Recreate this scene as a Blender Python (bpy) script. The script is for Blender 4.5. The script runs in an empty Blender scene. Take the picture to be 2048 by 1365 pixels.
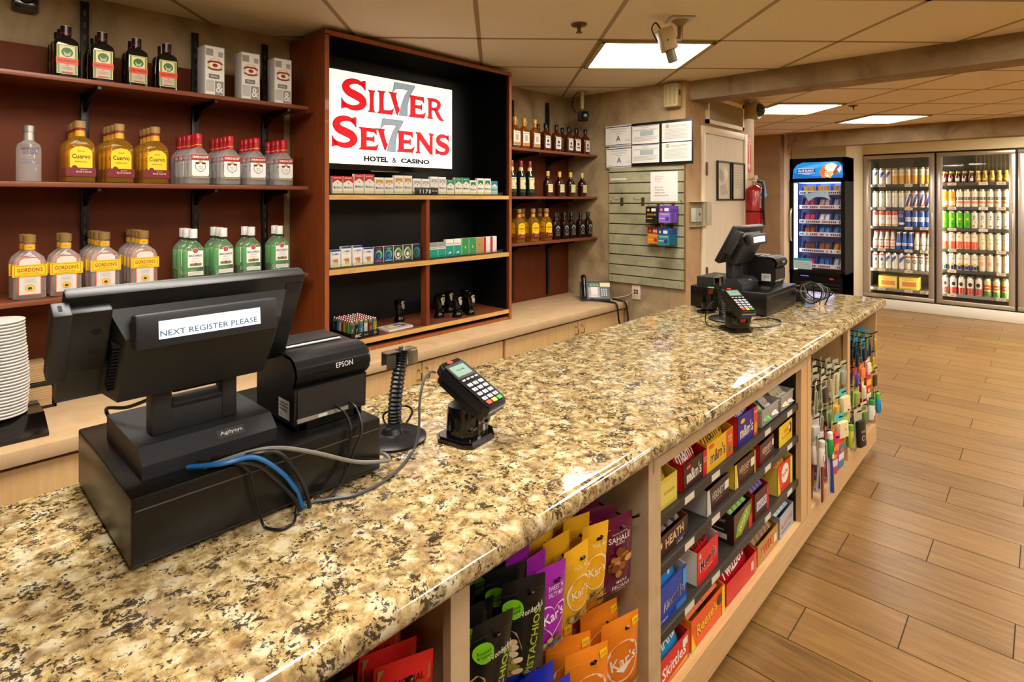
import bpy, bmesh, math, random
from mathutils import Matrix, Vector
R = random.Random(7)
PI = math.pi
SC = bpy.context.scene
COL = SC.collection

# ---------------------------------------------------------------- camera, exposure, world
YAW = 0.754059
F_PX = 1135.0
cd = bpy.data.cameras.new('camera')
cam = bpy.data.objects.new('camera', cd); COL.objects.link(cam)
cam.location = (0, 0, 1.52)
cam.rotation_euler = (PI / 2, 0, YAW - PI / 2)
cd.sensor_width = 36.0
cd.lens = F_PX / 2048 * 36.0
cd.shift_y = -285.5 / 2048
cd.clip_start = 0.02
SC.camera = cam
SC.view_settings.view_transform = 'Standard'
SC.view_settings.look = 'None'
SC.view_settings.gamma = 1.0
SC.view_settings.use_curve_mapping = False
SC.view_settings.exposure = 0.0
w = bpy.data.worlds.new('world'); SC.world = w
w.use_nodes = True
w.node_tree.nodes['Background'].inputs[0].default_value = (1.0, 0.9, 0.78, 1)
w.node_tree.nodes['Background'].inputs[1].default_value = 0.05
CY = SC.cycles
CY.max_bounces = 10; CY.transmission_bounces = 8; CY.transparent_max_bounces = 16
CY.diffuse_bounces = 5; CY.glossy_bounces = 4
CY.caustics_reflective = False; CY.caustics_refractive = False
CY.sample_clamp_indirect = 4.0
LAMP = 24.0           # strength of the ceiling light panels

# ---------------------------------------------------------------- materials
def lin(c):
    return c / 12.92 if c <= 0.04045 else ((c + 0.055) / 1.055) ** 2.4
def rgb(h):
    if isinstance(h, str):
        h = h.lstrip('#')
        return tuple(lin(int(h[i:i + 2], 16) / 255) for i in (0, 2, 4)) + (1,)
    return tuple(h) + (1,) if len(h) == 3 else tuple(h)
MATS = {}
def mat(h, rough=0.5, metal=0.0, coat=0.0, emit=0.0, trans=0.0, ior=1.45, spec=0.5, alpha=1.0):
    k = (h, rough, metal, coat, emit, trans, ior, spec, alpha)
    if k in MATS: return MATS[k]
    m = bpy.data.materials.new('paint_%d' % len(MATS)); m.use_nodes = True
    b = m.node_tree.nodes['Principled BSDF']
    c = rgb(h)
    b.inputs['Base Color'].default_value = c
    b.inputs['Roughness'].default_value = rough
    b.inputs['Metallic'].default_value = metal
    b.inputs['Coat Weight'].default_value = coat
    b.inputs['Coat Roughness'].default_value = 0.08
    b.inputs['Specular IOR Level'].default_value = spec
    b.inputs['IOR'].default_value = ior
    if trans: b.inputs['Transmission Weight'].default_value = trans
    if alpha < 1: b.inputs['Alpha'].default_value = alpha
    if emit:
        b.inputs['Emission Color'].default_value = c
        b.inputs['Emission Strength'].default_value = emit
    m.diffuse_color = c
    MATS[k] = m
    return m
class G:                                     # tiny node-graph helper
    def __init__(s, name):
        s.m = bpy.data.materials.new(name); s.m.use_nodes = True
        s.t = s.m.node_tree; s.b = s.t.nodes['Principled BSDF']; s.o = s.t.nodes['Material Output']
    def n(s, kind, **kw):
        nd = s.t.nodes.new(kind)
        for k, v in kw.items():
            if k.startswith('i_'):
                key = k[2:].replace('_', ' ')
                nd.inputs[int(key) if key.isdigit() else key].default_value = v
            else: setattr(nd, k, v)
        return nd
    def l(s, a, b): s.t.links.new(a, b)
    def ramp(s, fac, stops, interp='LINEAR'):
        r = s.n('ShaderNodeValToRGB'); e = r.color_ramp; e.interpolation = interp
        while len(e.elements) < len(stops): e.elements.new(0.5)
        for q, (p, c) in zip(e.elements, stops): q.position = p; q.color = rgb(c)
        s.l(fac, r.inputs[0]); return r.outputs[0]
    def noise(s, vec, scale, detail=4, rough=0.55, dist=0.0):
        q = s.n('ShaderNodeTexNoise', i_Scale=scale, i_Detail=detail, i_Roughness=rough, i_Distortion=dist)
        if vec is not None: s.l(vec, q.inputs['Vector'])
        return q.outputs['Fac']
    def mix(s, fac, a, b, mode='MIX'):
        q = s.n('ShaderNodeMix', data_type='RGBA', blend_type=mode)
        for i, x in ((0, fac), (6, a), (7, b)):
            if isinstance(x, (int, float)): q.inputs[i].default_value = x
            elif isinstance(x, (str, tuple)): q.inputs[i].default_value = rgb(x)
            else: s.l(x, q.inputs[i])
        return q.outputs[2]
    def obj(s, scale=(1, 1, 1)):
        tc = s.n('ShaderNodeTexCoord'); mp = s.n('ShaderNodeMapping'); mp.inputs['Scale'].default_value = scale
        s.l(tc.outputs['Object'], mp.inputs['Vector']); return mp.outputs[0]
    def geo(s, scale=(1, 1, 1)):
        tc = s.n('ShaderNodeNewGeometry'); mp = s.n('ShaderNodeMapping'); mp.inputs['Scale'].default_value = scale
        s.l(tc.outputs['Position'], mp.inputs['Vector']); return mp.outputs[0]
    def bump(s, h, strength=0.2, dist=0.01):
        q = s.n('ShaderNodeBump', i_Strength=strength, i_Distance=dist); s.l(h, q.inputs['Height'])
        s.l(q.outputs[0], s.b.inputs['Normal'])
    def color(s, c): s.l(c, s.b.inputs['Base Color'])
    def rough(s, v): s.b.inputs['Roughness'].default_value = v

def wood(name, dark, light, scale=(3, 40, 3), rough=0.45, coat=0.1, big=2.0):
    g = G(name); v = g.obj(scale)
    a = g.noise(v, 2.2, 6, 0.6, 0.4); c = g.ramp(a, [(0.3, dark), (0.7, light)])
    b = g.noise(g.obj((1, 1, 1)), big, 2)
    g.color(g.mix(g.ramp(b, [(0.35, '#000000'), (0.75, '#202020')]), c, light))
    g.rough(rough); g.b.inputs['Coat Weight'].default_value = coat
    g.bump(a, 0.06, 0.002); g.b.inputs['Specular IOR Level'].default_value = 0.3; return g.m
def stucco(name, a, b, c, scale=3.0, bump=0.25):
    g = G(name); v = g.geo()
    n1 = g.noise(v, scale, 6, 0.6, 0.6); n2 = g.noise(v, 90, 3, 0.6)
    k = g.ramp(n1, [(0.28, a), (0.5, b), (0.74, c)])
    g.color(g.mix(g.ramp(n2, [(0.35, '#000000'), (0.7, '#404040')]), k, c))
    g.rough(0.75); g.bump(n2, bump, 0.004); return g.m

def make_granite():
    g = G('granite'); v = g.geo()
    d = g.n('ShaderNodeTexNoise', i_Scale=40.0, i_Detail=3.0); g.l(v, d.inputs['Vector'])
    wv = g.n('ShaderNodeVectorMath', operation='MULTIPLY_ADD'); g.l(d.outputs['Color'], wv.inputs[0])
    wv.inputs[1].default_value = (0.022, 0.022, 0.022); g.l(v, wv.inputs[2]); u = wv.outputs[0]
    n1 = g.noise(u, 42, 6, 0.68, 0.15)
    base = g.ramp(n1, [(0.32, '#554431'), (0.41, '#86704a'), (0.50, '#a99263'), (0.58, '#bfad84'), (0.70, '#cfc5aa')])
    n2 = g.noise(u, 12, 3, 0.55, 0.2)
    c = g.mix(g.ramp(n2, [(0.36, '#b0b0b0'), (0.46, '#000000')]), base, '#6a5443')
    vo = g.n('ShaderNodeTexVoronoi', i_Scale=26.0); g.l(u, vo.inputs['Vector'])
    vs = g.n('ShaderNodeSeparateColor'); g.l(vo.outputs['Color'], vs.inputs[0])
    vm = g.n('ShaderNodeMath', operation='GREATER_THAN', i_1=0.66); g.l(vs.outputs[0], vm.inputs[0])
    vb = g.ramp(vo.outputs['Distance'], [(0.30, '#e0e0e0'), (0.52, '#000000')])
    vx = g.mix(1.0, vb, vm.outputs[0], 'MULTIPLY')
    c = g.mix(vx, c, '#cbc0a2')
    c = g.mix(g.ramp(g.noise(u, 34, 3, 0.6, 0.2), [(0.58, '#000000'), (0.66, '#909090')]), c, '#a5793a')
    c = g.mix(g.ramp(g.noise(u, 27, 3, 0.6, 0.2), [(0.60, '#000000'), (0.66, '#909090')]), c, '#5b4a48')
    n3 = g.noise(u, 125, 4, 0.72, 0.2)
    n6 = g.noise(u, 24, 3, 0.6, 0.2)
    mlt = g.n('ShaderNodeMath', operation='MULTIPLY_ADD', i_1=0.70); g.l(n6, mlt.inputs[0]); g.l(n3, mlt.inputs[2])
    c = g.mix(g.ramp(mlt.outputs[0], [(0.905, '#000000'), (0.95, '#f4f4f4')]), c, '#1d1617')
    g.color(c); g.rough(0.08); g.b.inputs['Coat Weight'].default_value = 0.2; g.b.inputs['Coat Roughness'].default_value = 0.03
    return g.m
GRANITE = make_granite()
def make_plank():
    g = G('wood_tile'); oi = g.n('ShaderNodeObjectInfo'); tc = g.n('ShaderNodeTexCoord')
    ad = g.n('ShaderNodeVectorMath', operation='MULTIPLY_ADD'); cmb = g.n('ShaderNodeCombineXYZ')
    g.l(oi.outputs['Random'], cmb.inputs[0]); g.l(oi.outputs['Random'], cmb.inputs[1])
    g.l(cmb.outputs[0], ad.inputs[0]); ad.inputs[1].default_value = (37, 71, 1); g.l(tc.outputs['Object'], ad.inputs[2])
    mp = g.n('ShaderNodeMapping'); mp.inputs['Scale'].default_value = (26, 2.2, 1); g.l(ad.outputs[0], mp.inputs['Vector'])
    a = g.noise(mp.outputs[0], 1.6, 7, 0.65, 0.7)
    b = g.noise(mp.outputs[0], 0.35, 3, 0.5, 1.5)
    c = g.ramp(a, [(0.28, '#5e4322'), (0.5, '#805d30'), (0.75, '#a07a44')])
    c = g.mix(g.ramp(b, [(0.35, '#000000'), (0.7, '#707070')]), c, '#7a552c')
    c = g.mix(0.16, c, g.ramp(oi.outputs['Random'], [(0.0, '#5a3f20'), (1.0, '#b48c54')]))
    g.color(c); g.rough(0.34); g.bump(a, 0.05, 0.002); return g.m
PLANK = make_plank()
def make_tile():
    g = G('ceiling_tile_board'); v = g.geo()
    a = g.noise(v, 150, 3, 0.7); b = g.noise(v, 1.2, 2)
    c = g.ramp(a, [(0.3, '#dccdaf'), (0.55, '#ece1c8'), (0.75, '#f2e9d4')])
    g.color(g.mix(g.ramp(b, [(0.35, '#000000'), (0.7, '#383838')]), c, '#e4d6b6')); g.rough(0.9); g.bump(a, 0.25, 0.003); return g.m
TILE = make_tile()
STUCCO = stucco('tan_stucco', '#725d3e', '#a28b66', '#bda883', 3.6)
BEAMST = stucco('beam_stucco', '#6b573c', '#8d7655', '#a58e6a', 4.0)
MAPLE = wood('maple_veneer', '#c9a06a', '#d9b27c', (30, 30, 2.2), 0.4)
MAPLEH = wood('maple_veneer_flat', '#c9a06a', '#dab580', (2.2, 30, 30), 0.4)
LAM = stucco('counter_laminate', '#bd9a70', '#c9a87e', '#d2b28a', 9.0, 0.02)
MAPLE_EDGE = wood('maple_edge', '#c08d4c', '#d9ad69', (4, 40, 40), 0.4)
CHERRY = wood('cherry_veneer', '#6b3016', '#86421f', (40, 40, 2.5), 0.4, 0.15)
CHERRYH = wood('cherry_shelf', '#6d3822', '#80472d', (2.5, 40, 40), 0.42, 0.1)
CHERRY_EDGE = wood('cherry_edge', '#8a4a22', '#a45d2e', (30, 30, 3), 0.45)
PANELW = wood('red_brown_panel', '#622b11', '#6e3415', (6, 6, 2), 0.7, 0.0)
BEIGE = stucco('unit_laminate', '#b59973', '#c0a57f', '#c9b08b', 12.0, 0.03)
BLACK = mat('#0b0b0c', 0.35)
BLACKP = mat('#131314', 0.42)
GLOSSB = mat('#070708', 0.12, coat=0.3)
CHARCOAL = mat('#2c2c30', 0.45)
STEEL = mat('#b5b0a8', 0.28, metal=1.0)
CHROME = mat('#cfcfcf', 0.12, metal=1.0)
WHITE = mat('#e8e6e0', 0.5)
PAPER = mat('#ece9e2', 0.7)

def arch_glass(tint=(1, 1, 1), k=1.0):
    g = G('window_glass'); tr = g.n('ShaderNodeBsdfTransparent'); gl = g.n('ShaderNodeBsdfGlossy')
    tr.inputs[0].default_value = tint + (1,); gl.inputs['Roughness'].default_value = 0.02
    lw = g.n('ShaderNodeLayerWeight', i_Blend=0.5); pw = g.n('ShaderNodeMath', operation='POWER', i_1=4.0); g.l(lw.outputs['Facing'], pw.inputs[0])
    mu = g.n('ShaderNodeMath', operation='MULTIPLY_ADD', i_1=0.75 * k, i_2=0.035 * k); g.l(pw.outputs[0], mu.inputs[0])
    ms = g.n('ShaderNodeMixShader'); g.l(mu.outputs[0], ms.inputs[0])
    g.l(tr.outputs[0], ms.inputs[1]); g.l(gl.outputs[0], ms.inputs[2]); g.l(ms.outputs[0], g.o.inputs[0])
    return g.m
def bottle_glass(tint, body, k=.22, rim=.62):
    g = G('bottle_glass'); tr = g.n('ShaderNodeBsdfTransparent'); tr.inputs[0].default_value = tint + (1,)
    g.b.inputs['Base Color'].default_value = rgb(body); g.rough(.06); g.b.inputs['Coat Weight'].default_value = .8
    lw = g.n('ShaderNodeLayerWeight', i_Blend=0.5); pw = g.n('ShaderNodeMath', operation='POWER', i_1=2.5); g.l(lw.outputs['Facing'], pw.inputs[0])
    mu = g.n('ShaderNodeMath', operation='MULTIPLY_ADD', i_1=rim, i_2=k); g.l(pw.outputs[0], mu.inputs[0])
    ms = g.n('ShaderNodeMixShader'); g.l(mu.outputs[0], ms.inputs[0]); g.l(tr.outputs[0], ms.inputs[1]); g.l(g.b.outputs[0], ms.inputs[2]); g.l(ms.outputs[0], g.o.inputs[0])
    return g.m
PANE = arch_glass()
CLEARP = arch_glass((0.93, 0.95, 0.95), 1.4)

# ---------------------------------------------------------------- mesh building
FRONT = Matrix(((1, 0, 0, 0), (0, 0, -1, 0), (0, 1, 0, 0), (0, 0, 0, 1)))     # label plane: u=+X v=+Z normal=-Y
TXT = {}
def text_geo(s, shear=0.0):
    k = (s, shear)
    if k in TXT: return TXT[k]
    cu = bpy.data.curves.new('lettering', 'FONT'); cu.body = s.lstrip('*') if len(s) > 1 else s; cu.resolution_u = 2; cu.shear = shear
    cu.offset = 0.048 if s[:2] == '**' else 0.014 if s[0] == '*' and len(s) > 1 else 0.005
    o = bpy.data.objects.new('lettering', cu)
    me = o.to_mesh()
    vs = [(v.co.x, v.co.y) for v in me.vertices]; fs = [tuple(p.vertices) for p in me.polygons]
    o.to_mesh_clear(); bpy.data.objects.remove(o); bpy.data.curves.remove(cu)
    if not vs: vs = [(0, 0), (.01, 0), (0, .01)]; fs = [(0, 1, 2)]
    x0 = min(v[0] for v in vs); x1 = max(v[0] for v in vs); y0 = min(v[1] for v in vs); y1 = max(v[1] for v in vs)
    TXT[k] = ([(v[0] - (x0 + x1) / 2, v[1] - (y0 + y1) / 2) for v in vs], fs, x1 - x0, y1 - y0)
    return TXT[k]

class MB:
    def __init__(s): s.v = []; s.f = []; s.mi = []; s.mats = []; s.sm = []
    def m(s, mt):
        if mt not in s.mats: s.mats.append(mt)
        return s.mats.index(mt)
    def add(s, vs, fs, mt, M=None, smooth=False):
        k = len(s.v); i = s.m(mt)
        s.v += [tuple(M @ Vector(v)) for v in vs] if M is not None else [tuple(v) for v in vs]
        for f in fs: s.f.append(tuple(k + q for q in f)); s.mi.append(i); s.sm.append(smooth)
        return s
    def box(s, x0, x1, y0, y1, z0, z1, mt, bev=0.0, M=None, seg=2):
        if bev <= 0:
            vs = [(x, y, z) for z in (z0, z1) for y in (y0, y1) for x in (x0, x1)]
            return s.add(vs, [(0, 2, 3, 1), (4, 5, 7, 6), (0, 1, 5, 4), (2, 6, 7, 3), (0, 4, 6, 2), (1, 3, 7, 5)], mt, M)
        bm = bmesh.new(); bmesh.ops.create_cube(bm, size=1)
        for v in bm.verts: v.co = Vector((x0 + (v.co.x + .5) * (x1 - x0), y0 + (v.co.y + .5) * (y1 - y0), z0 + (v.co.z + .5) * (z1 - z0)))
        bmesh.ops.bevel(bm, geom=bm.edges[:], offset=bev, segments=seg, affect='EDGES', profile=0.5)
        return s.bm(bm, mt, M, True)
    def bm(s, bm, mt, M=None, smooth=True):
        bm.verts.index_update()
        s.add([v.co.copy() for v in bm.verts], [tuple(v.index for v in f.verts) for f in bm.faces], mt, M, smooth); bm.free(); return s
    def prism(s, pts, d0, d1, mt, axis='y', M=None, smooth=False):
        # polygon pts (a,b) extruded along an axis: y -> (a,d,b), x -> (d,a,b), z -> (a,b,d)
        n = len(pts)
        P = {'y': lambda a, b, d: (a, d, b), 'x': lambda a, b, d: (d, a, b), 'z': lambda a, b, d: (a, b, d)}[axis]
        vs = [P(a, b, d0) for a, b in pts] + [P(a, b, d1) for a, b in pts]
        fs = [tuple(range(n))[::-1], tuple(range(n, 2 * n))] + [(i, (i + 1) % n, n + (i + 1) % n, n + i) for i in range(n)]
        if axis == 'y': fs = [f[::-1] for f in fs]
        return s.add(vs, fs, mt, M, smooth)
    def lathe(s, prof, mt, n=20, M=None, cap0=True, cap1=True, pw=2.0, smooth=True):
        # prof rows: (z, rx[, ry[, pw]])
        vs = []; fs = []
        for row in prof:
            z, rx = row[0], row[1]; ry = row[2] if len(row) > 2 else rx; p = row[3] if len(row) > 3 else pw
            for i in range(n):
                a = 2 * PI * (i + .5) / n; c, q = math.cos(a), math.sin(a)
                vs.append((rx * math.copysign(abs(c) ** (2 / p), c), ry * math.copysign(abs(q) ** (2 / p), q), z))
        for k in range(len(prof) - 1):
            for i in range(n): fs.append((k * n + i, k * n + (i + 1) % n, (k + 1) * n + (i + 1) % n, (k + 1) * n + i))
        if cap0: fs.append(tuple(range(n))[::-1])
        if cap1: fs.append(tuple(range((len(prof) - 1) * n, len(prof) * n)))
        return s.add(vs, fs, mt, M, smooth)
    def tube(s, pts, r, mt, n=8, M=None, closed=False):
        pts = [Vector(p) for p in pts]; vs = []; fs = []
        for i, p in enumerate(pts):
            t = (pts[min(i + 1, len(pts) - 1)] - pts[max(i - 1, 0)]).normalized()
            if i == 0: u = t.orthogonal().normalized()
            else: u = (u - t * u.dot(t)).normalized()
            q = t.cross(u); rr = r[i] if isinstance(r, (list, tuple)) else r
            for j in range(n):
                a = 2 * PI * j / n; vs.append(p + (u * math.cos(a) + q * math.sin(a)) * rr)
        for i in range(len(pts) - 1):
            for j in range(n): fs.append((i * n + j, i * n + (j + 1) % n, (i + 1) * n + (j + 1) % n, (i + 1) * n + j))
        fs += [tuple(range(n))[::-1], tuple(range((len(pts) - 1) * n, len(pts) * n))]
        return s.add(vs, fs, mt, M, True)
    def card(s, items, M=FRONT, bend=0.0, gap=0.0003, off0=0.0002, curve=None):
        # flat print in a plane: ('r',x0,y0,x1,y1,c) ('e',cx,cy,rx,ry,c) ('p',pts,c) ('t',text,cx,cy,h,c[,w[,rot[,shear]]])
        for k, it in enumerate(items):
            w_ = off0 + k * gap; t = it[0]; rough = 0.45
            if t == 'r':
                x0, y0, x1, y1, c = it[1:6]; q = 8 if bend else 1
                vs = []; fs = []
                for i in range(q + 1): x = x0 + (x1 - x0) * i / q; vs += [(x, y0), (x, y1)]
                fs = [(2 * i, 2 * i + 2, 2 * i + 3, 2 * i + 1) for i in range(q)]
            elif t == 'e':
                cx, cy, rx, ry, c = it[1:6]; q = 18
                vs = [(cx + rx * math.cos(2 * PI * i / q), cy + ry * math.sin(2 * PI * i / q)) for i in range(q)]; fs = [tuple(range(q))]
            elif t == 'p':
                vs, c = it[1], it[2]; fs = [tuple(range(len(vs)))]
            else:
                tx, cx, cy, h, c = it[1:6]; wd = it[6] if len(it) > 6 else None; rot = it[7] if len(it) > 7 else 0; sh = it[8] if len(it) > 8 else 0
                tv, fs, tw, th = text_geo(tx, sh); sy = h / th; sx = (wd / tw) if wd else sy
                co, si = math.cos(rot), math.sin(rot)
                vs = [(cx + x * sx * co - y * sy * si, cy + x * sx * si + y * sy * co) for x, y in tv]
            mt = c if not isinstance(c, str) else mat(c, rough)
            if bend and t in 'ep':
                pol = list(vs); st = bend * .22; xa = min(v[0] for v in pol); xb = max(v[0] for v in pol); vs = []; fs = []
                nq = max(1, int(math.ceil((xb - xa) / st)))
                for i in range(nq):
                    lo_, hi_ = xa + (xb - xa) * i / nq, xa + (xb - xa) * (i + 1) / nq; q = pol
                    for sg, lim in ((1, lo_), (-1, hi_)):
                        o_ = []
                        for j in range(len(q)):
                            p0, p1 = q[j - 1], q[j]; da = (p0[0] - lim) * sg; db = (p1[0] - lim) * sg
                            if da * db < 0:
                                tt = da / (da - db); o_.append((lim, p0[1] + (p1[1] - p0[1]) * tt))
                            if db >= 0: o_.append(p1)
                        q = o_
                        if len(q) < 3: break
                    if len(q) >= 3: fs.append(tuple(range(len(vs), len(vs) + len(q)))); vs += q
            if bend:
                P = [(math.sin(x / bend) * (bend + w_), y, math.cos(x / bend) * (bend + w_) - bend) for x, y in vs]
            elif curve: P = [(x, y, w_ + curve(x, y)) for x, y in vs]
            else: P = [(x, y, w_) for x, y in vs]
            s.add(P, fs, mt, M)
        return s
    def mesh(s, name, sharp=0.7):
        me = bpy.data.meshes.new(name); me.from_pydata(s.v, [], s.f)
        for mt in s.mats: me.materials.append(mt)
        me.polygons.foreach_set('material_index', s.mi); me.polygons.foreach_set('use_smooth', s.sm)
        me.update()
        if any(s.sm): me.set_sharp_from_angle(angle=sharp)
        return me
    def obj(s, name, parent=None, label=None, cat=None, group=None, loc=None, rz=0.0, kind=None):
        return obj(name, s.mesh(name), parent, label, cat, group, loc, rz, kind)

def obj(name, me, parent=None, label=None, cat=None, group=None, loc=None, rz=0.0, kind=None):
    o = bpy.data.objects.new(name, me); COL.objects.link(o)
    if parent: o.parent = parent
    if loc: o.location = loc
    if rz: o.rotation_euler = (0, 0, rz)
    if label: o['label'] = label
    if cat: o['category'] = cat
    if group: o['group'] = group
    if kind: o['kind'] = kind
    return o
def thing(name, label, cat, group=None, loc=(0, 0, 0), rz=0.0):
    return obj(name, None, None, label, cat, group, loc, rz)
KIDS = {}
def dup(root, label=None, group=None, loc=None, rz=None):
    r = root.copy(); COL.objects.link(r)
    if loc is not None: r.location = loc
    if rz is not None: r.rotation_euler = (0, 0, rz)
    if label: r['label'] = label
    if group: r['group'] = group
    ch = KIDS.get(root.name)
    if ch is None: ch = KIDS[root.name] = list(root.children)
    for c in ch:
        c2 = c.copy(); COL.objects.link(c2); c2.parent = r
        for g in c.children:
            g2 = g.copy(); COL.objects.link(g2); g2.parent = c2
    return r
def struct(name, mb, label=None, parent=None, cat=None):
    return mb.obj(name, parent, label, cat, kind=None if parent else 'structure')
ORD = ['first', 'second', 'third', 'fourth', 'fifth', 'sixth', 'seventh', 'eighth', 'ninth', 'tenth', 'eleventh', 'twelfth',
       'thirteenth', 'fourteenth', 'fifteenth', 'sixteenth', 'seventeenth', 'eighteenth', 'nineteenth', 'twentieth']
def smooth_path(pts, k=6):
    P = [Vector(p) for p in pts]; out = []
    for i in range(len(P) - 1):
        a = P[max(i - 1, 0)]; b = P[i]; c = P[i + 1]; d = P[min(i + 2, len(P) - 1)]
        for j in range(k):
            t = j / k
            out.append(0.5 * ((2 * b) + (c - a) * t + (2 * a - 5 * b + 4 * c - d) * t * t + (3 * b - 3 * c + d - a) * t ** 3))
    out.append(P[-1]); return out
def rotm(loc=(0, 0, 0), rz=0, rx=0, ry=0):
    return Matrix.Translation(loc) @ Matrix.Rotation(rz, 4, 'Z') @ Matrix.Rotation(ry, 4, 'Y') @ Matrix.Rotation(rx, 4, 'X')
# ================================================================ structure
ZC = 2.36
XW, YB, YD = 3.78, 2.91, 1.86       # slat wall face, back wall face, door wall face
XE = 5.08                           # end of the door wall
XF = 9.24                           # cooler front
# floor: a grout slab and every visible plank as its own piece
fl = MB().box(-1.4, 9.6, -2.6, 3.4, -0.06, -0.004, mat('#3a2c20', 0.8))
floor = fl.obj('floor', None, 'brown wood look plank tile floor with dark grout lines', 'floor', kind='structure')
PW, PL = 0.2105, 0.85
pm = MB().box(0.002, PW - 0.002, 0.002, PL - 0.002, -0.004, 0.0, PLANK).mesh('floor_plank')
for r in range(-6, 36):
    x = 2.075 + PW * r
    y0 = 0.647 - 0.285 * (r % 3)
    for k in range(-4, 5):
        y = y0 + PL * k
        if y > 3.2 or y + PL < -2.3: continue
        if x < 1.3 and y > 0.9: continue
        if x + PW > 9.3: continue
        if y > 0.95 and x < 3.6: continue
        if y > 1.95 and x < 5.0: continue
        obj('floor_plank', pm, floor, loc=(x, y, 0))
# ceiling: slab, grid bars and every tile as its own piece
S2 = math.sqrt(0.5)
def pq(p, q, z): return ((p + q) * S2, (p - q) * S2, z)
RX0, RX1, RY0, RY1 = -1.3, 9.24, -2.5, 3.3
ceil = struct('ceiling', MB().box(-1.4, 10.6, -2.6, 3.4, ZC + 0.03, ZC + 0.1, mat('#4a3c28', 0.9)), 'suspended tile ceiling of tan boards in thin bars set diagonally', cat='ceiling')
def clip(poly):
    for ax, v, sg in ((0, RX0, 1), (0, RX1, -1), (1, RY0, 1), (1, RY1, -1)):
        out = []
        for i in range(len(poly)):
            a, b = poly[i - 1], poly[i]; da = (a[ax] - v) * sg; db = (b[ax] - v) * sg
            if da * db < 0:
                t = da / (da - db); out.append((a[0] + (b[0] - a[0]) * t, a[1] + (b[1] - a[1]) * t))
            if db >= 0: out.append(b)
        poly = out
        if len(poly) < 3: return None
    return poly
GS, P0, Q0 = 0.64, 2.98, 0.56
LIGHTS = {(0, 0): 'square ceiling light panel behind the box camera', (3, 3): 'ceiling light panel beyond the beam beside the dome camera', (4, 5): 'ceiling light panel beyond the beam in front of the coolers'}
ADDED_LIGHTS = [(-4, 2), (-3, -2), (-3, -3), (-2, 3), (-2, 1), (0, 5), (-5, -1), (-2, 5), (1, 6), (2, 7), (4, 8), (-6, 1), (3, 9), (3, 8), (1, 7), (2, 9)]  # unseen panels added to brighten the shelves, bays and far floor
full = [(-GS / 2 + .006, -GS / 2 + .006), (GS / 2 - .006, -GS / 2 + .006), (GS / 2 - .006, GS / 2 - .006), (-GS / 2 + .006, GS / 2 - .006)]
tile_me = MB().prism([((a + b) * S2, (a - b) * S2) for a, b in full][::-1], 0.0, 0.016, TILE, 'z').mesh('ceiling_tile')
BAR = mat('#a08a62', 0.5)
for i in range(-10, 9):
    for j in range(-9, 11):
        p, q = P0 + GS * i + GS / 2, Q0 + GS * j + GS / 2
        x, y, _ = pq(p, q, 0)
        if (i, j) in LIGHTS or (i, j) in ADDED_LIGHTS: continue
        if x < -1.6 or x > 9.5 or y < -2.8 or y > 3.5: continue
        if y > 2.95 + GS and x < 5.0: continue
        cs = [(x + (a + b) * S2, y + (a - b) * S2) for a, b in full]
        c = clip(cs)
        if not c: continue
        if len(c) == 4 and all(RX0 < u[0] < RX1 and RY0 < u[1] < RY1 for u in cs): obj('ceiling_tile', tile_me, ceil, loc=(x, y, ZC))
        else: MB().prism(c[::-1], ZC, ZC + 0.016, TILE, 'z').obj('ceiling_tile', ceil)
for k in range(-11, 12):
    for ax in (0, 1):
        v = (P0 if ax == 0 else Q0) + GS * k
        h = 0.010
        cs = [pq(v - h, -9, 0), pq(v + h, -9, 0), pq(v + h, 9, 0), pq(v - h, 9, 0)] if ax == 0 else [pq(-2, v - h, 0), pq(12, v - h, 0), pq(12, v + h, 0), pq(-2, v + h, 0)]
        c = clip([(a, b) for a, b, _ in cs])
        if c: MB().prism(c[::-1], ZC - 0.002, ZC + 0.004, BAR, 'z').obj('ceiling_bar', ceil)
LENS = mat('#fff8ec', 0.5, emit=LAMP)
def light_panel(i, j, label):
    p, q = P0 + GS * i + GS / 2, Q0 + GS * j + GS / 2
    t = thing('ceiling_light', label, 'light', 'ceiling light panels', pq(p, q, ZC), PI / 4)
    h = GS / 2 - .012; m = MB()
    for a in (-1, 1):
        m.box(min(a * h, a * (h - .024)), max(a * h, a * (h - .024)), -h, h, -0.012, 0.02, mat('#b59a5e', .4))
        m.box(-h, h, min(a * h, a * (h - .024)), max(a * h, a * (h - .024)), -0.012, 0.02, mat('#b59a5e', .4))
    m.obj('frame', t)
    MB().box(-h + .024, h - .024, -h + .024, h - .024, 0.0, 0.015, LENS).obj('diffuser', t)
for (i, j), lb in LIGHTS.items(): light_panel(i, j, lb)
for k, (i, j) in enumerate(ADDED_LIGHTS): light_panel(i, j, 'added ceiling light panel out of view to brighten the shop, %s of sixteen' % ORD[k])
# walls
struct('wall_back', MB().box(-1.4, XW, YB, YB + .12, 0, ZC + .05, STUCCO), 'tan stucco back wall behind the bottle shelves', cat='wall')
struct('wall_right', MB().box(XW, XW + .12, YD + .12, YB + .12, 0, ZC + .05, STUCCO), 'tan stucco side wall carrying the slatted board', cat='wall')
dw = MB()
OR = stucco('ochre_wall', '#a2815a', '#b3926a', '#bd9e76', 4, .1)
dw.box(XW, XE, YD, YD + .12, 0, ZC + .05, OR)
dw.box(XE - .12, XE, YD + .12, 3.3, 0, ZC + .05, OR)
struct('wall_door', dw, 'ochre wall around the pale door beside the slat board', cat='wall')
BRN = stucco('brown_wall', '#8a6c4c', '#997957', '#a58562', 4, .05)
a = MB(); a.box(XE, 7.8, 3.2, 3.3, 0, ZC + .05, BRN); a.box(7.8, 7.95, 2.52, 3.3, 0, ZC + .05, BRN); a.box(7.95, XF + .1, 2.52, 2.7, 0, ZC + .05, mat('#d9bd92', .7))
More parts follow.
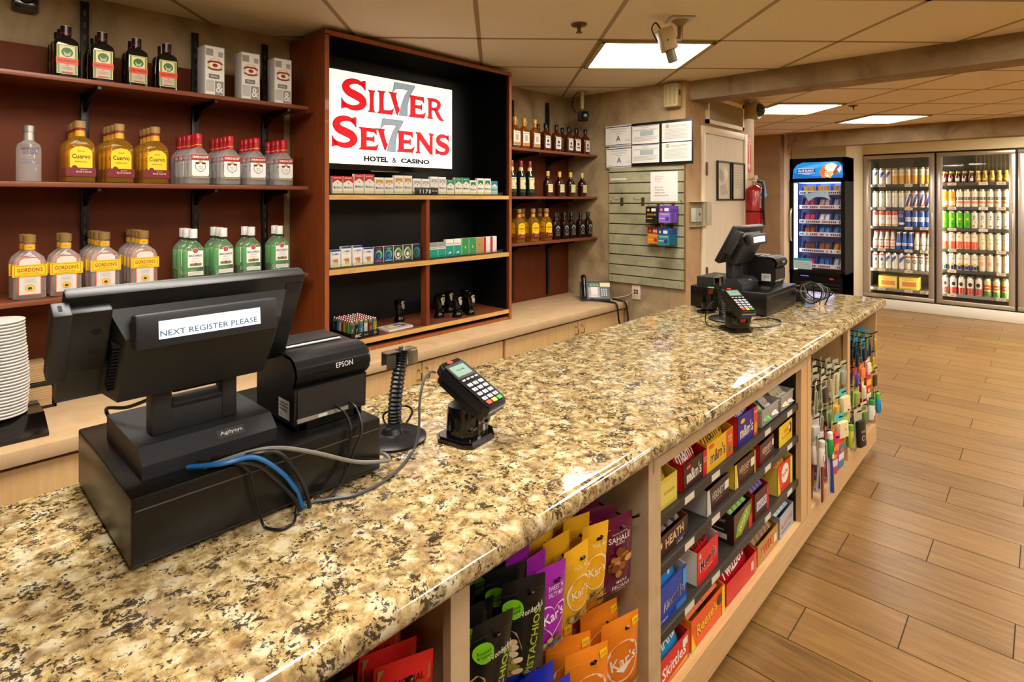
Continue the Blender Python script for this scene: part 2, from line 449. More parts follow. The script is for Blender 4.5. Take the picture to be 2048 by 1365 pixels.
struct('wall_far', a, 'plain brown wall left of the ice cream freezer', cat='wall')
struct('wall_front', MB().box(-1.4, 10.5, -2.62, -2.5, 0, ZC + .05, STUCCO), 'tan stucco wall behind the viewer', cat='wall')
struct('wall_left', MB().box(-1.42, -1.3, -2.5, 2.91, 0, ZC + .05, STUCCO), 'tan stucco wall at the till end of the shop', cat='wall')
# beams
struct('trim_3', MB().box(3.84, 4.06, -2.5, YD, 2.225, ZC + .02, BEAMST), 'tan stucco beam across the ceiling ending over the door', cat='beam')
struct('trim_4', MB().box(7.8, 7.98, -2.5, 2.44, 2.165, ZC + .02, BEAMST, .012), 'far tan stucco beam in front of the cooler wall', cat='beam')
struct('trim_5', MB().box(8.62, XF - .02, 1.865, 1.99, 0, ZC + .02, mat('#d8cdb4', .55), .006), 'white column between the black freezer and the coolers', cat='column')
# white cooler wall: header, curb, column, strips between doors
CW = mat('#ddd0a8', .5)
cw = MB()
cw.box(XF - .03, XF + .06, -2.5, 2.52, 2.125, ZC + .02, CW)
cw.box(XF - .03, XF + .06, 1.866, 2.52, 0, 2.125, CW)
struct('wall_cooler', cw, 'cream panel wall around the beer coolers', cat='wall')
struct('baseboard_cooler', MB().box(XF - .05, XF + .1, -2.5, 1.87, 0, 0.135, mat('#e2dccb', .5), .008), 'white curb under the beer cooler doors', cat='curb')
for px, z1, z0 in ((-1.3, 2.12, 0.735),):
    MB().box(-1.3, 1.345, YB - .014, YB, 0.735, 2.122, PANELW, .002).obj('wall_panel', None, 'dark red wood backing panel behind the long bottle shelves', 'panel')
    MB().box(2.69, XW - .01, YB - .014, YB, 0.735, 1.925, PANELW, .002).obj('wall_panel', None, 'red wood backing panel behind the short corner shelves', 'panel')
# ================================================================ back counter, cabinets, tall display, shelves
ZB = 0.735
t = thing('back_counter', 'low maple back counter with pale laminate worktop under the bottle shelves', 'counter')
MB().box(-1.25, XW - .004, 2.33, YB - .006, ZB - .05, ZB, LAM, .004).obj('worktop', t)
m = MB(); m.box(-1.25, XW - .02, 2.40, YB - .006, 0.08, ZB - .062, mat('#3a2616', .7)); m.box(-1.25, XW - .02, 2.45, YB - .006, 0, .08, mat('#1c1612', .7))
m.box(XW - .03, XW - .012, 2.36, YB - .006, 0, ZB - .05, MAPLE)
m.obj('carcass', t)
def cab_door(x0, x1, hx):
    d = MB().box(x0 + .003, x1 - .003, 2.355, 2.40, 0.09, ZB - .066, MAPLE, .002).obj('cabinet_door', t)
    MB().tube(smooth_path([(hx, 2.355, .637), (hx, 2.33, .632), (hx, 2.325, .612), (hx, 2.33, .59), (hx, 2.355, .585)], 4), .004, mat('#c39a4c', .3, 1.0), 6).obj('handle', d)
for x0, x1, hx in ((2.447, 3.175, 3.142), (3.175, 3.745, 3.208), (1.215, 1.826, 1.80), (1.826, 2.43, 1.852), (0.0, 0.6, .57), (0.6, 1.205, .63), (-1.2, -.6, -.63), (-.6, 0, -.57)):
    cab_door(x0, x1, hx)

# tall cherry display cabinet
XL, XR, YC = 1.376, 2.665, 2.53
t = thing('display_cabinet', 'tall cherry wood display cabinet with black lined shelves for cigarettes', 'cabinet')
ZT = 2.318
m = MB(); m.box(XL, XL + .02, YC, YB - .015, ZB, ZT, CHERRY); m.obj('side_panel', t)
m = MB(); m.box(XR, XR + .02, YC, YB - .015, ZB, ZT, CHERRY); m.obj('side_panel', t)
MB().box(XL, XR + .02, YC, YB - .015, ZT, ZT + .018, CHERRYH).obj('top_panel', t)
MB().box(XL - .001, XL + .021, YC - .004, YC, ZB, ZT, CHERRY_EDGE).obj('edge_strip', t)
MB().box(XR - .001, XR + .021, YC - .004, YC, ZB, ZT, CHERRY_EDGE).obj('edge_strip', t)
MB().box(XL, XR + .02, YC - .004, YC, ZT - .005, ZT + .018, CHERRY_EDGE).obj('edge_strip', t)
LIN = mat('#050506', 0.45); LIN2 = mat('#0b0c10', 0.3)
m = MB(); m.box(XL + .02, XR, YB - .04, YB - .025, ZB, ZT, LIN); m.box(XL + .02, XL + .026, YC + .02, YB - .04, ZB + .04, ZT, LIN)
m.box(XR - .006, XR, YC + .02, YB - .04, ZB + .04, ZT, LIN); m.box(XL + .02, XR, YC + .01, YB - .04, ZT - .006, ZT, LIN2)
m.obj('black_lining', t)
for z0, z1, y0 in ((1.514, 1.537, YC), (1.145, 1.171, YC), (0.778, 0.802, YC)):
    s = MB().box(XL + .026, XR - .006, y0 + .004, YB - .04, z0, z1, CHERRYH).obj('shelf', t)
    MB().box(XL + .022, XR - .004, y0 - .003, y0 + .006, z0, z1, MAPLE_EDGE).obj('maple_edge', s)
m = MB(); m.box(1.997, 2.02, YC + .006, YC + .055, 1.171, 1.514, CHERRY); m.obj('divider', t)
m = MB(); m.box(1.997, 2.02, YC + .006, YC + .055, 0.802, 1.145, CHERRY); m.obj('divider', t)
MB().box(XL, XR + .02, YC + .004, YC + .03, ZB, ZB + .018, CHERRY_EDGE).obj('base_rail', t)
MB().box(XL + .02, XR, YC + .05, YC + .06, ZB + .002, .778, LIN).obj('plinth', t)

# ---- screen with the hotel sign
t = thing('wall_screen', 'white lit flat screen with red and silver hotel casino sign', 'screen', loc=(1.405, 2.60, 1.697))
TW, TH = 0.836, 0.474
MB().box(-.012, TW + .012, 0.004, .045, -.03, TH + .012, GLOSSB, .004).obj('housing', t)
EM = mat('#fff8ee', .6, emit=0.80)
MB().box(0, TW, 0.0, .006, 0, TH, EM).obj('screen_panel', t)
SG = MB()
RED = mat('#dd0419', .6, emit=0.55); GRY = mat('#8b98a3', .6, emit=0.75); INK = mat('#140e10', .6)
def rib(pts):
    P = [Vector((a, b, 0)) for a, b, _ in smooth_path([(a, b, 0) for a, b, c in pts], 5)]
    W = []
    for i in range(len(pts) - 1):
        for j in range(5): W.append(pts[i][2] + (pts[i + 1][2] - pts[i][2]) * j / 5)
    W.append(pts[-1][2]); L_ = []; R_ = []
    for i, p in enumerate(P):
        d = (P[min(i + 1, len(P) - 1)] - P[max(i - 1, 0)]).normalized(); nrm = Vector((-d.y, d.x, 0))
        L_.append(tuple((p + nrm * W[i] / 2)[:2])); R_.append(tuple((p - nrm * W[i] / 2)[:2]))
    return [[L_[i], L_[i + 1], R_[i + 1], R_[i]] for i in range(len(P) - 1)]
GL = {
 'I': [[(0, 0), (.34, 0), (.27, .1), (.25, .5), (.27, .9), (.34, 1), (0, 1), (.07, .9), (.09, .5), (.07, .1)]],
 'L': [[(0, 0), (.64, 0), (.72, .3), (.62, .21), (.5, .17), (.28, .16), (.26, .5), (.28, .9), (.36, 1), (0, 1), (.08, .9), (.1, .5), (.08, .1)]],
 'E': [[(0, 0), (.66, 0), (.73, .3), (.6, .18), (.29, .15), (.28, .43), (.5, .43), (.57, .34), (.57, .68), (.5, .58), (.28, .58), (.29, .85), (.56, .83), (.66, .7), (.65, 1), (0, 1), (.08, .9), (.09, .5), (.08, .1)]],
 'R': [[(0, 0), (.32, 0), (.25, .1), (.24, .5), (.25, .95), (.3, 1), (0, 1), (.07, .9), (.08, .5), (.07, .1)]] + rib([(.2, .93, .15), (.42, .93, .15), (.6, .84, .18), (.62, .68, .19), (.5, .52, .15), (.22, .48, .14)]) + [[(.34, .5), (.54, .5), (.74, .14), (.92, -.05), (.66, -.03), (.54, .1)]],
 'V': [[(0, 1), (.55, 1), (.47, .88), (.62, .42), (.72, .3), (.58, .0), (.5, .08), (.14, .9)]],
 'N': [[(0, 0), (.26, 0), (.19, .1), (.2, .66), (.7, -.02), (.82, -.02), (.82, .9), (.9, 1), (.62, 1), (.69, .9), (.68, .38), (.24, 1), (0, 1), (.09, .88), (.09, .1)]],
 'S': rib([(.74, .80, .05), (.62, .90, .13), (.42, .93, .16), (.22, .86, .2), (.14, .71, .24), (.24, .57, .26), (.44, .49, .27), (.64, .40, .27), (.72, .26, .23), (.6, .11, .19), (.38, .06, .16), (.16, .12, .13), (.06, .22, .05)]) + [[(.7, .98), (.8, 1.0), (.8, .66), (.7, .78), (.6, .86)], [(0, -.02), (.06, .02), (.2, .06), (.12, .18), (.0, .36)]],
 '7': [[(.08, 1.0), (.98, 1.0), (.98, .95), (.76, .66), (.66, .36), (.64, 0), (.28, 0), (.38, .32), (.52, .62), (.68, .82), (.34, .83), (.14, .80), (0, .68)]],
}
def put(ch, u0, u1, v0, v1, c, off, grow=0.0):
    polys = GL[ch]; xs = [p[0] for q in polys for p in q]; ys = [p[1] for q in polys for p in q]
    x0, x1, y0, y1 = min(xs), max(xs), min(ys), max(ys)
    def f(p): return ((u0 + (p[0] - x0) / (x1 - x0) * (u1 - u0)) * TW, (1 - v1 + (p[1] - y0) / (y1 - y0) * (v1 - v0)) * TH)
    out = []
    for q in polys:
        Q = [f(p) for p in q]
        if grow:                                   # outline: every edge as a thin quad
            for i in range(len(Q)):
                a, b = Vector(Q[i - 1]), Vector(Q[i]); d = b - a
                if d.length < 1e-6: continue
                if ch in 'SR' and len(q) == 4 and i in (0, 2): continue
                d.normalize(); n = Vector((-d.y, d.x)) * grow; e = d * grow
                out.append([tuple(a - n - e), tuple(b - n + e), tuple(b + n + e), tuple(a + n - e)])
        else: out.append(Q)
    SG.card([('p', q, c) for q in out], gap=0.0, off0=off)
rows = [('S', .118, .294, .07, .415), ('I', .304, .359, .165, .41), ('L', .372, .500, .155, .41), ('V', .455, .545, .15, .41), ('E', .615, .762, .15, .405), ('R', .772, .929, .145, .41)], \
       [('S', .056, .228, .485, .83), ('E', .237, .382, .59, .835), ('V', .362, .452, .585, .83), ('E', .52, .667, .585, .83), ('N', .672, .836, .58, .835), ('S', .848, .975, .575, .835)]
for rw in rows:
    for ch, a, b, c, d in rw:
        put(ch, a, b, c, d, RED, .0008); put(ch, a, b, c, d, INK, .0011, .0009)
for a, b, c, d in ((.487, .668, .03, .405), (.396, .572, .465, .835)):
    put('7', a, b, c, d, GRY, .0014); put('7', a, b, c, d, INK, .0017, .0009)
SG.card([('t', '**HOTEL', .366 * TW, .068 * TH, .062 * TH, INK, .181 * TW), ('t', '*&', .503 * TW, .068 * TH, .062 * TH, INK, .034 * TW), ('t', '**CASINO', .674 * TW, .068 * TH, .056 * TH, INK, .242 * TW)], off0=.0008)
SG.obj('sign_print', t)
m = MB(); m.box(.28, .46, .01, .05, -.034, -.026, CHROME, .003); m.obj('chin_strip', t)

# ---- long bottle shelves (left) and corner shelves (right) on slotted black standards
LEFTZ = [(1.967, 'top'), (1.579, 'middle'), (1.158, 'lower')]
RIGHTZ = [(1.866, 'top'), (1.533, 'middle'), (1.212, 'lower')]
YS = 2.61
def bracket(x, z):
    return MB().prism([(YB - .014, z - .10), (YB - .014, z - .02), (YB - .29, z - .02), (YB - .29, z - .032), (YB - .10, z - .055)], x - .006, x + .006, BLACK, 'x').box(x - .018, x + .018, YB - .2, YB - .15, z - .021, z - .0185, mat('#2a2a2a', .4))
for z, nm in LEFTZ:
    o = MB().box(-1.25, 1.334, YS, YB - .016, z - .018, z, CHERRYH, .0015).obj('wall_shelf', None, 'long dark red wooden bottle shelf, %s of three left of the cabinet' % nm, 'shelf', 'long bottle shelves')
    for x in (-.4, .499, .916, 1.24): bracket(x, z).obj('bracket', o)
for z, nm in RIGHTZ:
    o = MB().box(2.70, XW - .002, YS, YB - .016, z - .018, z, CHERRYH, .0015).obj('wall_shelf', None, 'short dark red wooden bottle shelf in the corner, %s of three' % nm, 'shelf', 'corner bottle shelves')
    for x in (3.077, 3.49): bracket(x, z).obj('bracket', o)
for x, z0, z1, lb in ((.499, .9, 2.33, 'slotted black metal shelf standard behind the tequila and liqueur flasks'), (.916, .9, 2.29, 'slotted black metal shelf standard behind the silver boxes'), (1.24, .9, 2.30, 'slotted black metal shelf standard beside the cherry cabinet'),
                      (3.49, .76, 2.28, 'slotted black metal shelf standard of the corner shelves, nearer the slat board'), (3.077, .76, 2.25, 'slotted black metal shelf standard of the corner shelves, nearer the cabinet')):
    m = MB().box(x - .014, x + .014, YB - .030, YB - .0145, z0, z1, BLACK, .001)
    for k in range(int((z1 - z0) / .05)): m.box(x - .004, x + .004, YB - .0308, YB - .030, z0 + .02 + k * .05, z0 + .045 + k * .05, mat('#3c3833', .6))
    m.obj('shelf_standard', None, lb, 'shelf standard', 'black shelf standards')

# ================================================================ bottles
def glass(h, r=.03, ior=1.18, tr=.80): return mat(h, r, trans=tr, ior=ior, coat=.6)
CLEAR = bottle_glass((.95, .95, .95), '#dcd8d4', .21)
def bottle(name, prof, gm, parts, n=20):
    # parts: list of (part name, MB)
    root = MB().lathe(prof, gm, n).obj(name)
    for pn, mb in parts: mb.obj(pn, root)
    return root
def lab(y, z, items, bend=0.0, off0=.0002):
    return MB().card(items, Matrix.Translation((0, -y, z)) @ FRONT, bend, off0=off0)
def cap(z0, z1, r, c, rough=.4, metal=0.0, extra=None):
    m = MB().lathe([(z0, r), (z1 - .002, r), (z1, r * .9)], mat(c, rough, metal), 14)
    if extra: m.lathe([(extra[0], extra[2]), (extra[1], extra[2])], mat(extra[3], .45), 14)
    return m
def R4(w, h, c, x=0, y=0): return ('r', x - w / 2, y - h / 2, x + w / 2, y + h / 2, c)

B = {}
# dark herbal liqueur flask: square shoulders
prof = [(0, .034, .019, 4), (.004, .038, .022, 5), (.125, .038, .022, 5), (.14, .035, .021, 4), (.149, .024, .019, 3), (.153, .016, .016, 2), (.185, .0145, .0145, 2)]
B['jg'] = bottle('liqueur_bottle', prof, mat('#06090a', .06, coat=.6), [
    ('label', lab(.0224, .068, [R4(.062, .108, '#d9d08a'), R4(.058, .104, '#6f8a3c'), R4(.046, .100, '#d8c98a'), R4(.046, .05, '#b9a892', 0, -.026), ('e', 0, .026, .021, .021, '#e9dfa0'), ('e', 0, .026, .018, .018, '#3f6a28'), ('p', [(-.008, .012), (.008, .012), (.012, .030), (.004, .022), (-.004, .022), (-.012, .030)], '#a9b49a'), R4(.066, .022, '#d9431f', 0, -.006), ('t', 'J\u00e4germeister', 0, -.006, .013, '#3a1008', .058), ('t', '56', 0, -.022, .006, '#d9431f'), R4(.03, .001, '#6d6258', 0, -.03), R4(.03, .001, '#6d6258', 0, -.036), R4(.034, .003, '#c93a22', 0, -.048)])),
    ('cap', cap(.172, .196, .0165, '#b49a6a', .35, 0, None).lathe([(.158, .0165), (.1935, .0170)], mat('#1a0a08', .3), 14).lathe([(.163, .0172), (.169, .0172)], mat('#6a1018', .35), 14))])
# gold tequila flask
prof = [(0, .040, .022, 4), (.004, .045, .026, 5), (.135, .045, .026, 5), (.150, .041, .025, 4), (.166, .028, .021, 3), (.175, .016, .016, 2), (.205, .0145, .0145, 2)]
TEQ = bottle_glass((.97, .85, .50), '#c89a38', .17)
B['cu'] = bottle('tequila_bottle', prof, TEQ, [
    ('label', lab(.0266, .0, [('p', [(-.034, .056), (.034, .056), (.034, .112), (.030, .124), (.018, .133), (0, .137), (-.018, .133), (-.030, .124), (-.034, .112)], '#f4c417'), ('t', 'Jose', 0, .118, .010, '#2a1a08', .02), ('t', '*Cuervo', 0, .099, .017, '#2a1a08', .056), ('t', 'ESPECIAL', 0, .079, .005, '#6a3a10', .038), R4(.090, .033, '#6e1620', 0, .040), ('e', -.020, .056, .009, .009, '#6e1620'), ('t', 'BLUE AGAVE', .008, .041, .006, '#e8d6b8', .046), ('t', 'MADE WITH', .008, .049, .003, '#e8d6b8', .02)])),
    ('collar', MB().lathe([(.176, .0168), (.206, .0155)], mat('#d9a02c', .3), 14).lathe([(.198, .0172), (.206, .0172)], mat('#8a2a22', .4), 14)),
    ('cap', cap(.207, .234, .0185, '#9a7a44', .4))])
# clear vodka flask with red cap
prof = [(0, .034, .018, 3), (.006, .041, .024, 4), (.11, .041, .024, 4), (.13, .038, .023, 3.5), (.150, .024, .018, 2.5), (.160, .0145, .0145, 2), (.195, .0135, .0135, 2)]
B['sm'] = bottle('vodka_flask', prof, CLEAR, [
    ('label', lab(.0246, .0, [R4(.072, .022, '#a3161f', 0, .118), R4(.074, .001, '#d8c49a', 0, .129), ('t', '*SMIRNOFF', 0, .118, .011, '#f4efe6', .064), ('p', [(-.034, .104), (.034, .104), (.034, .044), (.03, .036), (-.03, .036), (-.034, .044)], '#e9e8e4'), ('p', [(-.02, .096), (.02, .096), (.02, .07), (.01, .058), (0, .054), (-.01, .058), (-.02, .07)], '#4a4650'), ('p', [(-.018, .094), (.018, .094), (.018, .071), (.009, .060), (0, .057), (-.009, .060), (-.018, .071)], '#f2f0ec'), ('e', 0, .098, .009, .006, '#c9a04a'), ('e', -.012, .091, .008, .004, '#5a1a24'), ('e', .012, .091, .008, .004, '#5a1a24'), ('t', 'No21', 0, .077, .006, '#2a2a30'), ('t', 'VODKA', 0, .067, .004, '#2a2a30'), R4(.066, .007, '#9a8a68', 0, .030)])),
    ('cap', cap(.194, .220, .0165, '#b3121c', .35).lathe([(.160, .0152), (.194, .0148)], mat('#b8161e', .4), 14).lathe([(.170, .0155), (.173, .0155)], mat('#d8b070', .4), 14))])
# gin flask
prof = [(0, .042, .024, 3.5), (.006, .047, .028, 4.5), (.13, .047, .028, 4.5), (.15, .041, .026, 3.5), (.166, .024, .02, 2.5), (.172, .0165, .0165, 2), (.205, .0155, .0155, 2)]
B['go'] = bottle('gin_bottle', prof, bottle_glass((.95, .93, .92), '#dccfc8', .25), [
    ('label', lab(.0287, .0, [('p', [(-.032, .018), (.032, .018), (.032, .14), (.02, .152), (-.02, .152), (-.032, .14)], '#d8622a'), ('p', [(-.029, .021), (.029, .021), (.029, .139), (.018, .149), (-.018, .149), (-.029, .139)], '#d9d0c6'), R4(.036, .06, '#cfc8c0', 0, .055), ('e', 0, .043, .013, .012, '#d98a2a'), ('e', 0, .043, .0105, .0095, '#f0c23a'), ('e', 0, .042, .006, .005, '#3a4030'), R4(.024, .001, '#8a8078', 0, .066), R4(.024, .001, '#8a8078', 0, .072), R4(.096, .042, '#f2b91c', 0, .105), R4(.084, .034, '#3a1a10', 0, .105), R4(.082, .032, '#f6c52a', 0, .105), ('t', "*GORDON'S", 0, .108, .014, '#7a1414', .07), ('t', 'LONDON DRY GIN', 0, .095, .004, '#5a2a14', .046)])),
    ('neck_band', MB().lathe([(.178, .0172), (.196, .0172)], mat('#eeb224', .4), 14).card([('t', 'GORDON', 0, .187, .005, '#7a1414', .014)], Matrix.Translation((0, -.0172, 0)) @ FRONT, .0172)),
    ('cap', cap(.203, .231, .0190, '#8a6a3c', .4))])
# white rum flask: clear glass, green reflection of the back label tinted in
prof = [(0, .036, .022, 4), (.005, .040, .026, 5), (.135, .040, .026, 5), (.152, .036, .024, 4), (.170, .022, .018, 2.5), (.178, .0145, .0145, 2), (.205, .0138, .0138, 2)]
GREEN_REFLECT = bottle_glass((.80, .95, .80), '#a8d0a4', .20)
B['ba'] = bottle('rum_flask', prof, GREEN_REFLECT, [
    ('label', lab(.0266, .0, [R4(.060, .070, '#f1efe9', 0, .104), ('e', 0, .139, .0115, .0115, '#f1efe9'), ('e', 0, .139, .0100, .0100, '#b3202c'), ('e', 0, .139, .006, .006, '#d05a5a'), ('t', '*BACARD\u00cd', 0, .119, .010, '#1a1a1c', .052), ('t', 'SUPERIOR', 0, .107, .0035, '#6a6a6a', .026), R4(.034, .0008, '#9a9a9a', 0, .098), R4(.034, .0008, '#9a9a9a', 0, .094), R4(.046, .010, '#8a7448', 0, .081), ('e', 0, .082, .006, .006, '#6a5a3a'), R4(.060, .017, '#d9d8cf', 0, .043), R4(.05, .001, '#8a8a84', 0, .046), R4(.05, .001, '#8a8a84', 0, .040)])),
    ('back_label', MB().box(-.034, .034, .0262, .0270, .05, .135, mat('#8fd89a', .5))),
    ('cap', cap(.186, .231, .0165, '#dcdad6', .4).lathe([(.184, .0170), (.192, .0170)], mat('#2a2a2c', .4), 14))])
# clear vodka round shouldered bottle, single
prof = [(0, .030, .030), (.004, .036, .036), (.118, .036, .036), (.136, .032, .032), (.146, .018, .018), (.152, .0145, .0145), (.18, .0140, .0140)]
B['ab'] = bottle('vodka_bottle', prof, CLEAR, [
    ('lettering', MB().card([('t', 'ABSOLUT', 0, .118, .010, '#27347a', .058), ('t', 'VODKA', 0, .104, .010, '#27347a', .042), R4(.05, .0012, '#6b78a0', 0, .08), R4(.046, .0012, '#6b78a0', 0, .074), R4(.05, .0012, '#6b78a0', 0, .068)], Matrix.Translation((0, -.036, 0)) @ FRONT, .036)),
    ('cap', cap(.180, .204, .0175, '#b9b9b6', .3, .8).lathe([(.15, .0155), (.18, .0150)], mat('#c9c3b8', .3, .6), 14))])
# spiced rum flask
prof = [(0, .034, .02, 3.5), (.005, .039, .024, 4), (.115, .039, .024, 4), (.135, .035, .023, 3.5), (.152, .02, .017, 2.5), (.16, .0130, .0130, 2), (.19, .0125, .0125, 2)]
B['cm'] = bottle('spiced_rum_bottle', prof, bottle_glass((.8, .45, .14), '#a8641c', .3), [
    ('label', lab(.0246, .0, [R4(.066, .098, '#ece6d6', 0, .070), R4(.06, .018, '#c9843a', 0, .034), R4(.05, .003, '#8a2a1a', 0, .108), R4(.03, .04, '#b8ab92', 0, .075), R4(.05, .004, '#7a3a1a', 0, .026)])),
    ('cap', cap(.188, .217, .0155, '#c9a24e', .35).lathe([(.160, .0140), (.188, .0136)], mat('#c08a3a', .35), 14))])
# bourbon flask with black cap
prof = [(0, .033, .019, 4), (.005, .037, .023, 5), (.115, .037, .023, 5), (.132, .034, .022, 4), (.146, .02, .017, 2.5), (.153, .0130, .0130, 2), (.18, .0125, .0125, 2)]
AMB = bottle_glass((.55, .22, .06), '#6a2c0c', .4)
B['jb'] = bottle('bourbon_bottle', prof, AMB, [
    ('label', lab(.0236, .0, [('p', [(-.029, .030), (-.024, .022), (.024, .022), (.029, .030), (.029, .112), (-.029, .112)], '#ece8de'), ('t', 'JIM BEAM', 0, .100, .009, '#2a2420', .046), ('e', 0, .074, .012, .012, '#7a2a26'), ('e', 0, .074, .008, .009, '#3a2620'), R4(.036, .012, '#5a5650', 0, .048), R4(.04, .002, '#8a847a', 0, .036)])),
    ('cap', cap(.166, .203, .0155, '#121214', .3))])
# green whiskey bottle
prof = [(0, .030, .030), (.004, .035, .035), (.13, .035, .035), (.155, .030, .030), (.175, .0175, .0175), (.195, .0145, .0145), (.225, .0140, .0140)]
B['jm'] = bottle('whiskey_bottle', prof, mat('#0b1a0e', .06, coat=.5), [
    ('label', MB().card([('r', -.030, .052, .030, .132, '#e9dfae'), ('t', 'JAMESON', 0, .120, .010, '#2f4a2a', .052), R4(.012, .02, '#a8472a', .010, .088), R4(.04, .002, '#8a7a4a', 0, .066), ('r', -.030, .030, .030, .048, '#22382a')], Matrix.Translation((0, -.035, 0)) @ FRONT, .035)),
    ('neck_label', MB().lathe([(.18, .0182), (.205, .0155)], mat('#d8c680', .45), 14)),
    ('cap', cap(.206, .250, .0162, '#8a1a20', .35))])
# cognac bottle
prof = [(0, .030, .022, 3), (.004, .035, .026, 3.5), (.085, .037, .027, 3.5), (.11, .034, .026, 3), (.132, .018, .016, 2.2), (.140, .0125, .0125, 2), (.165, .0120, .0120, 2)]
B['he'] = bottle('cognac_bottle', prof, mat('#2a0f06', .06, coat=.6), [
    ('label', lab(.0276, .0, [R4(.052, .060, '#e2d69e', 0, .062), R4(.040, .036, '#5a5632', 0, .062), R4(.036, .032, '#e2d69e', 0, .062), ('t', 'Hennessy', 0, .066, .007, '#4a3a1a', .03), ('t', 'VS', 0, .055, .006, '#4a3a1a')])),
    ('cap', cap(.150, .188, .0140, '#cfa048', .35))])
# black label whiskey flask
prof = [(0, .032, .02, 4.5), (.005, .036, .024, 6), (.115, .036, .024, 6), (.13, .033, .023, 4), (.142, .02, .018, 2.5), (.15, .0130, .0130, 2), (.178, .0125, .0125, 2)]
B['jd'] = bottle('black_label_bottle', prof, bottle_glass((.4, .14, .05), '#2e1206', .5), [
    ('label', lab(.0246, .0, [R4(.058, .086, '#101012', 0, .068), ('p', [(-.022, .088), (0, .104), (.022, .088), (.022, .082), (0, .097), (-.022, .082)], '#d8d6cf'), ('t', "JACK DANIEL'S", 0, .079, .005, '#d8d6cf', .046), ('t', 'No.7', 0, .066, .008, '#d8d6cf'), R4(.04, .014, '#8d8b86', 0, .047), R4(.034, .010, '#101012', 0, .047), ('t', 'WHISKEY', 0, .034, .006, '#d8d6cf', .04)])),
    ('cap', cap(.165, .200, .0152, '#0e0e10', .3))])
USED = set()
ROWN = ['front', 'second', 'third', 'fourth', 'fifth', 'sixth']
def line(key, xs, depths, y0, z, desc, group, where, pitch=.052, jit=.0):
    for c, (x, nd) in enumerate(zip(xs, depths)):
        for k in range(nd):
            lb = '%s, %s column, %s row%s' % (desc, ORD[c], ROWN[k], where)
            p = (x + R.uniform(-.003, .003) + (k > 0) * jit * R.uniform(-1, 1), y0 + pitch * k, z)
            rz = R.uniform(-.05, .05)
            if key not in USED:
                USED.add(key); o = B[key]; o.location = p; o.rotation_euler = (0, 0, rz); o['label'] = lb; o['group'] = group; o['category'] = 'bottle'
            else: dup(B[key], lb, group, p, rz)
zt, zm, zl = [q[0] for q in LEFTZ]; rt, rm, rl = [q[0] for q in RIGHTZ]
line('jg', [.405, .516, .629, .739], [3, 3, 2, 2], 2.662, zt, 'dark herbal liqueur flask with green framed label', 'dark liqueur flasks on the top shelf', '', .062, .006)
line('ab', [.298], [1], 2.672, zm, 'single clear vodka bottle with blue lettering and silver cap', 'single vodka bottle', '')
line('cu', [.449, .571, .694], [4, 4, 4], 2.662, zm, 'gold tequila flask with yellow arch label', 'tequila flasks on the long middle shelf', ' on the long shelf', .058, .004)
line('sm', [.857, .991, 1.106, 1.232], [5, 5, 4, 4], 2.662, zm, 'clear vodka flask with red cap', 'red capped vodka flasks', ' on the middle shelf', .052, .003)
line('go', [.298, .405, .520, .655], [2, 2, 4, 4], 2.660, zl, 'clear gin flask with yellow band label', 'gin flasks on the lower shelf', '', .064, .002)
line('ba', [.835, .961, 1.082, 1.213], [3, 3, 2, 2], 2.662, zl, 'rum flask with green label reflection tinted in, white cap', 'white rum flasks on the lower shelf', '', .062, .003)
line('cm', [2.864, 2.956, 3.074], [2, 2, 2], 2.665, rt, 'amber spiced rum flask with gold cap', 'spiced rum flasks on the corner shelf', '', .09, .03)
line('jb', [3.195, 3.319, 3.471, 3.567, 3.686], [2, 2, 2, 2, 2], 2.665, rt, 'bourbon flask with white label and black cap', 'bourbon flasks on the corner shelf', '', .07, .03)
line('jm', [2.838, 2.933, 3.023], [1, 1, 1], 2.67, rm, 'tall green whiskey bottle with red capsule', 'green whiskey bottles', ' on the corner shelf')
line('he', [3.225, 3.361, 3.50, 3.652], [1, 1, 1, 1], 2.668, rm, 'brown cognac bottle with cream label and gold cap', 'cognac bottles', '')
B['cu2'] = dup(B['cu']); 
line('cu2', [2.909, 3.055, 3.202], [2, 2, 2], 2.665, rl, 'gold tequila flask with yellow arch label', 'tequila flasks on the corner shelf', ' in the corner', .085, .03)
line('jd', [3.315, 3.422, 3.509, 3.630, 3.726], [2, 2, 2, 1, 1], 2.668, rl, 'black labelled whiskey flask with black cap', 'black labelled whiskey flasks', '', .075, .012)
# silver gift boxes on the top shelf
bx = MB().box(-.041, .041, -.041, .041, 0, .213, mat('#b9b6b0', .3), .001).obj('gift_box')
MB().card([R4(.076, .205, '#dedbd5', 0, .107), R4(.03, .03, '#8f8c86', -.022, .185), R4(.02, .022, '#9a9791', .024, .18), R4(.036, .06, '#8a8782', .018, .034), R4(.034, .05, '#b2afa9', -.02, .04), ('e', 0, .135, .030, .026, '#d9b35a'), ('e', 0, .135, .026, .022, '#ece2cc'), ('p', [(-.032, .142), (-.016, .150), (.016, .150), (.032, .142), (.03, .134), (.014, .142), (-.014, .142), (-.03, .134)], '#8a2420'), ('p', [(-.03, .122), (-.014, .116), (.014, .116), (.03, .122), (.03, .115), (.012, .109), (-.012, .109), (-.03, .115)], '#8a2420'), ('e', 0, .13, .011, .008, '#8a2420'), R4(.044, .018, '#6f6c66', -.004, .082), ('t', 'Chivas', -.004, .082, .008, '#e0ddd6', .03), ('t', '&', .018, .034, .042, '#e4e2dc', .03)],
          Matrix.Translation((0, -.0412, 0)) @ FRONT).obj('front_print', bx)
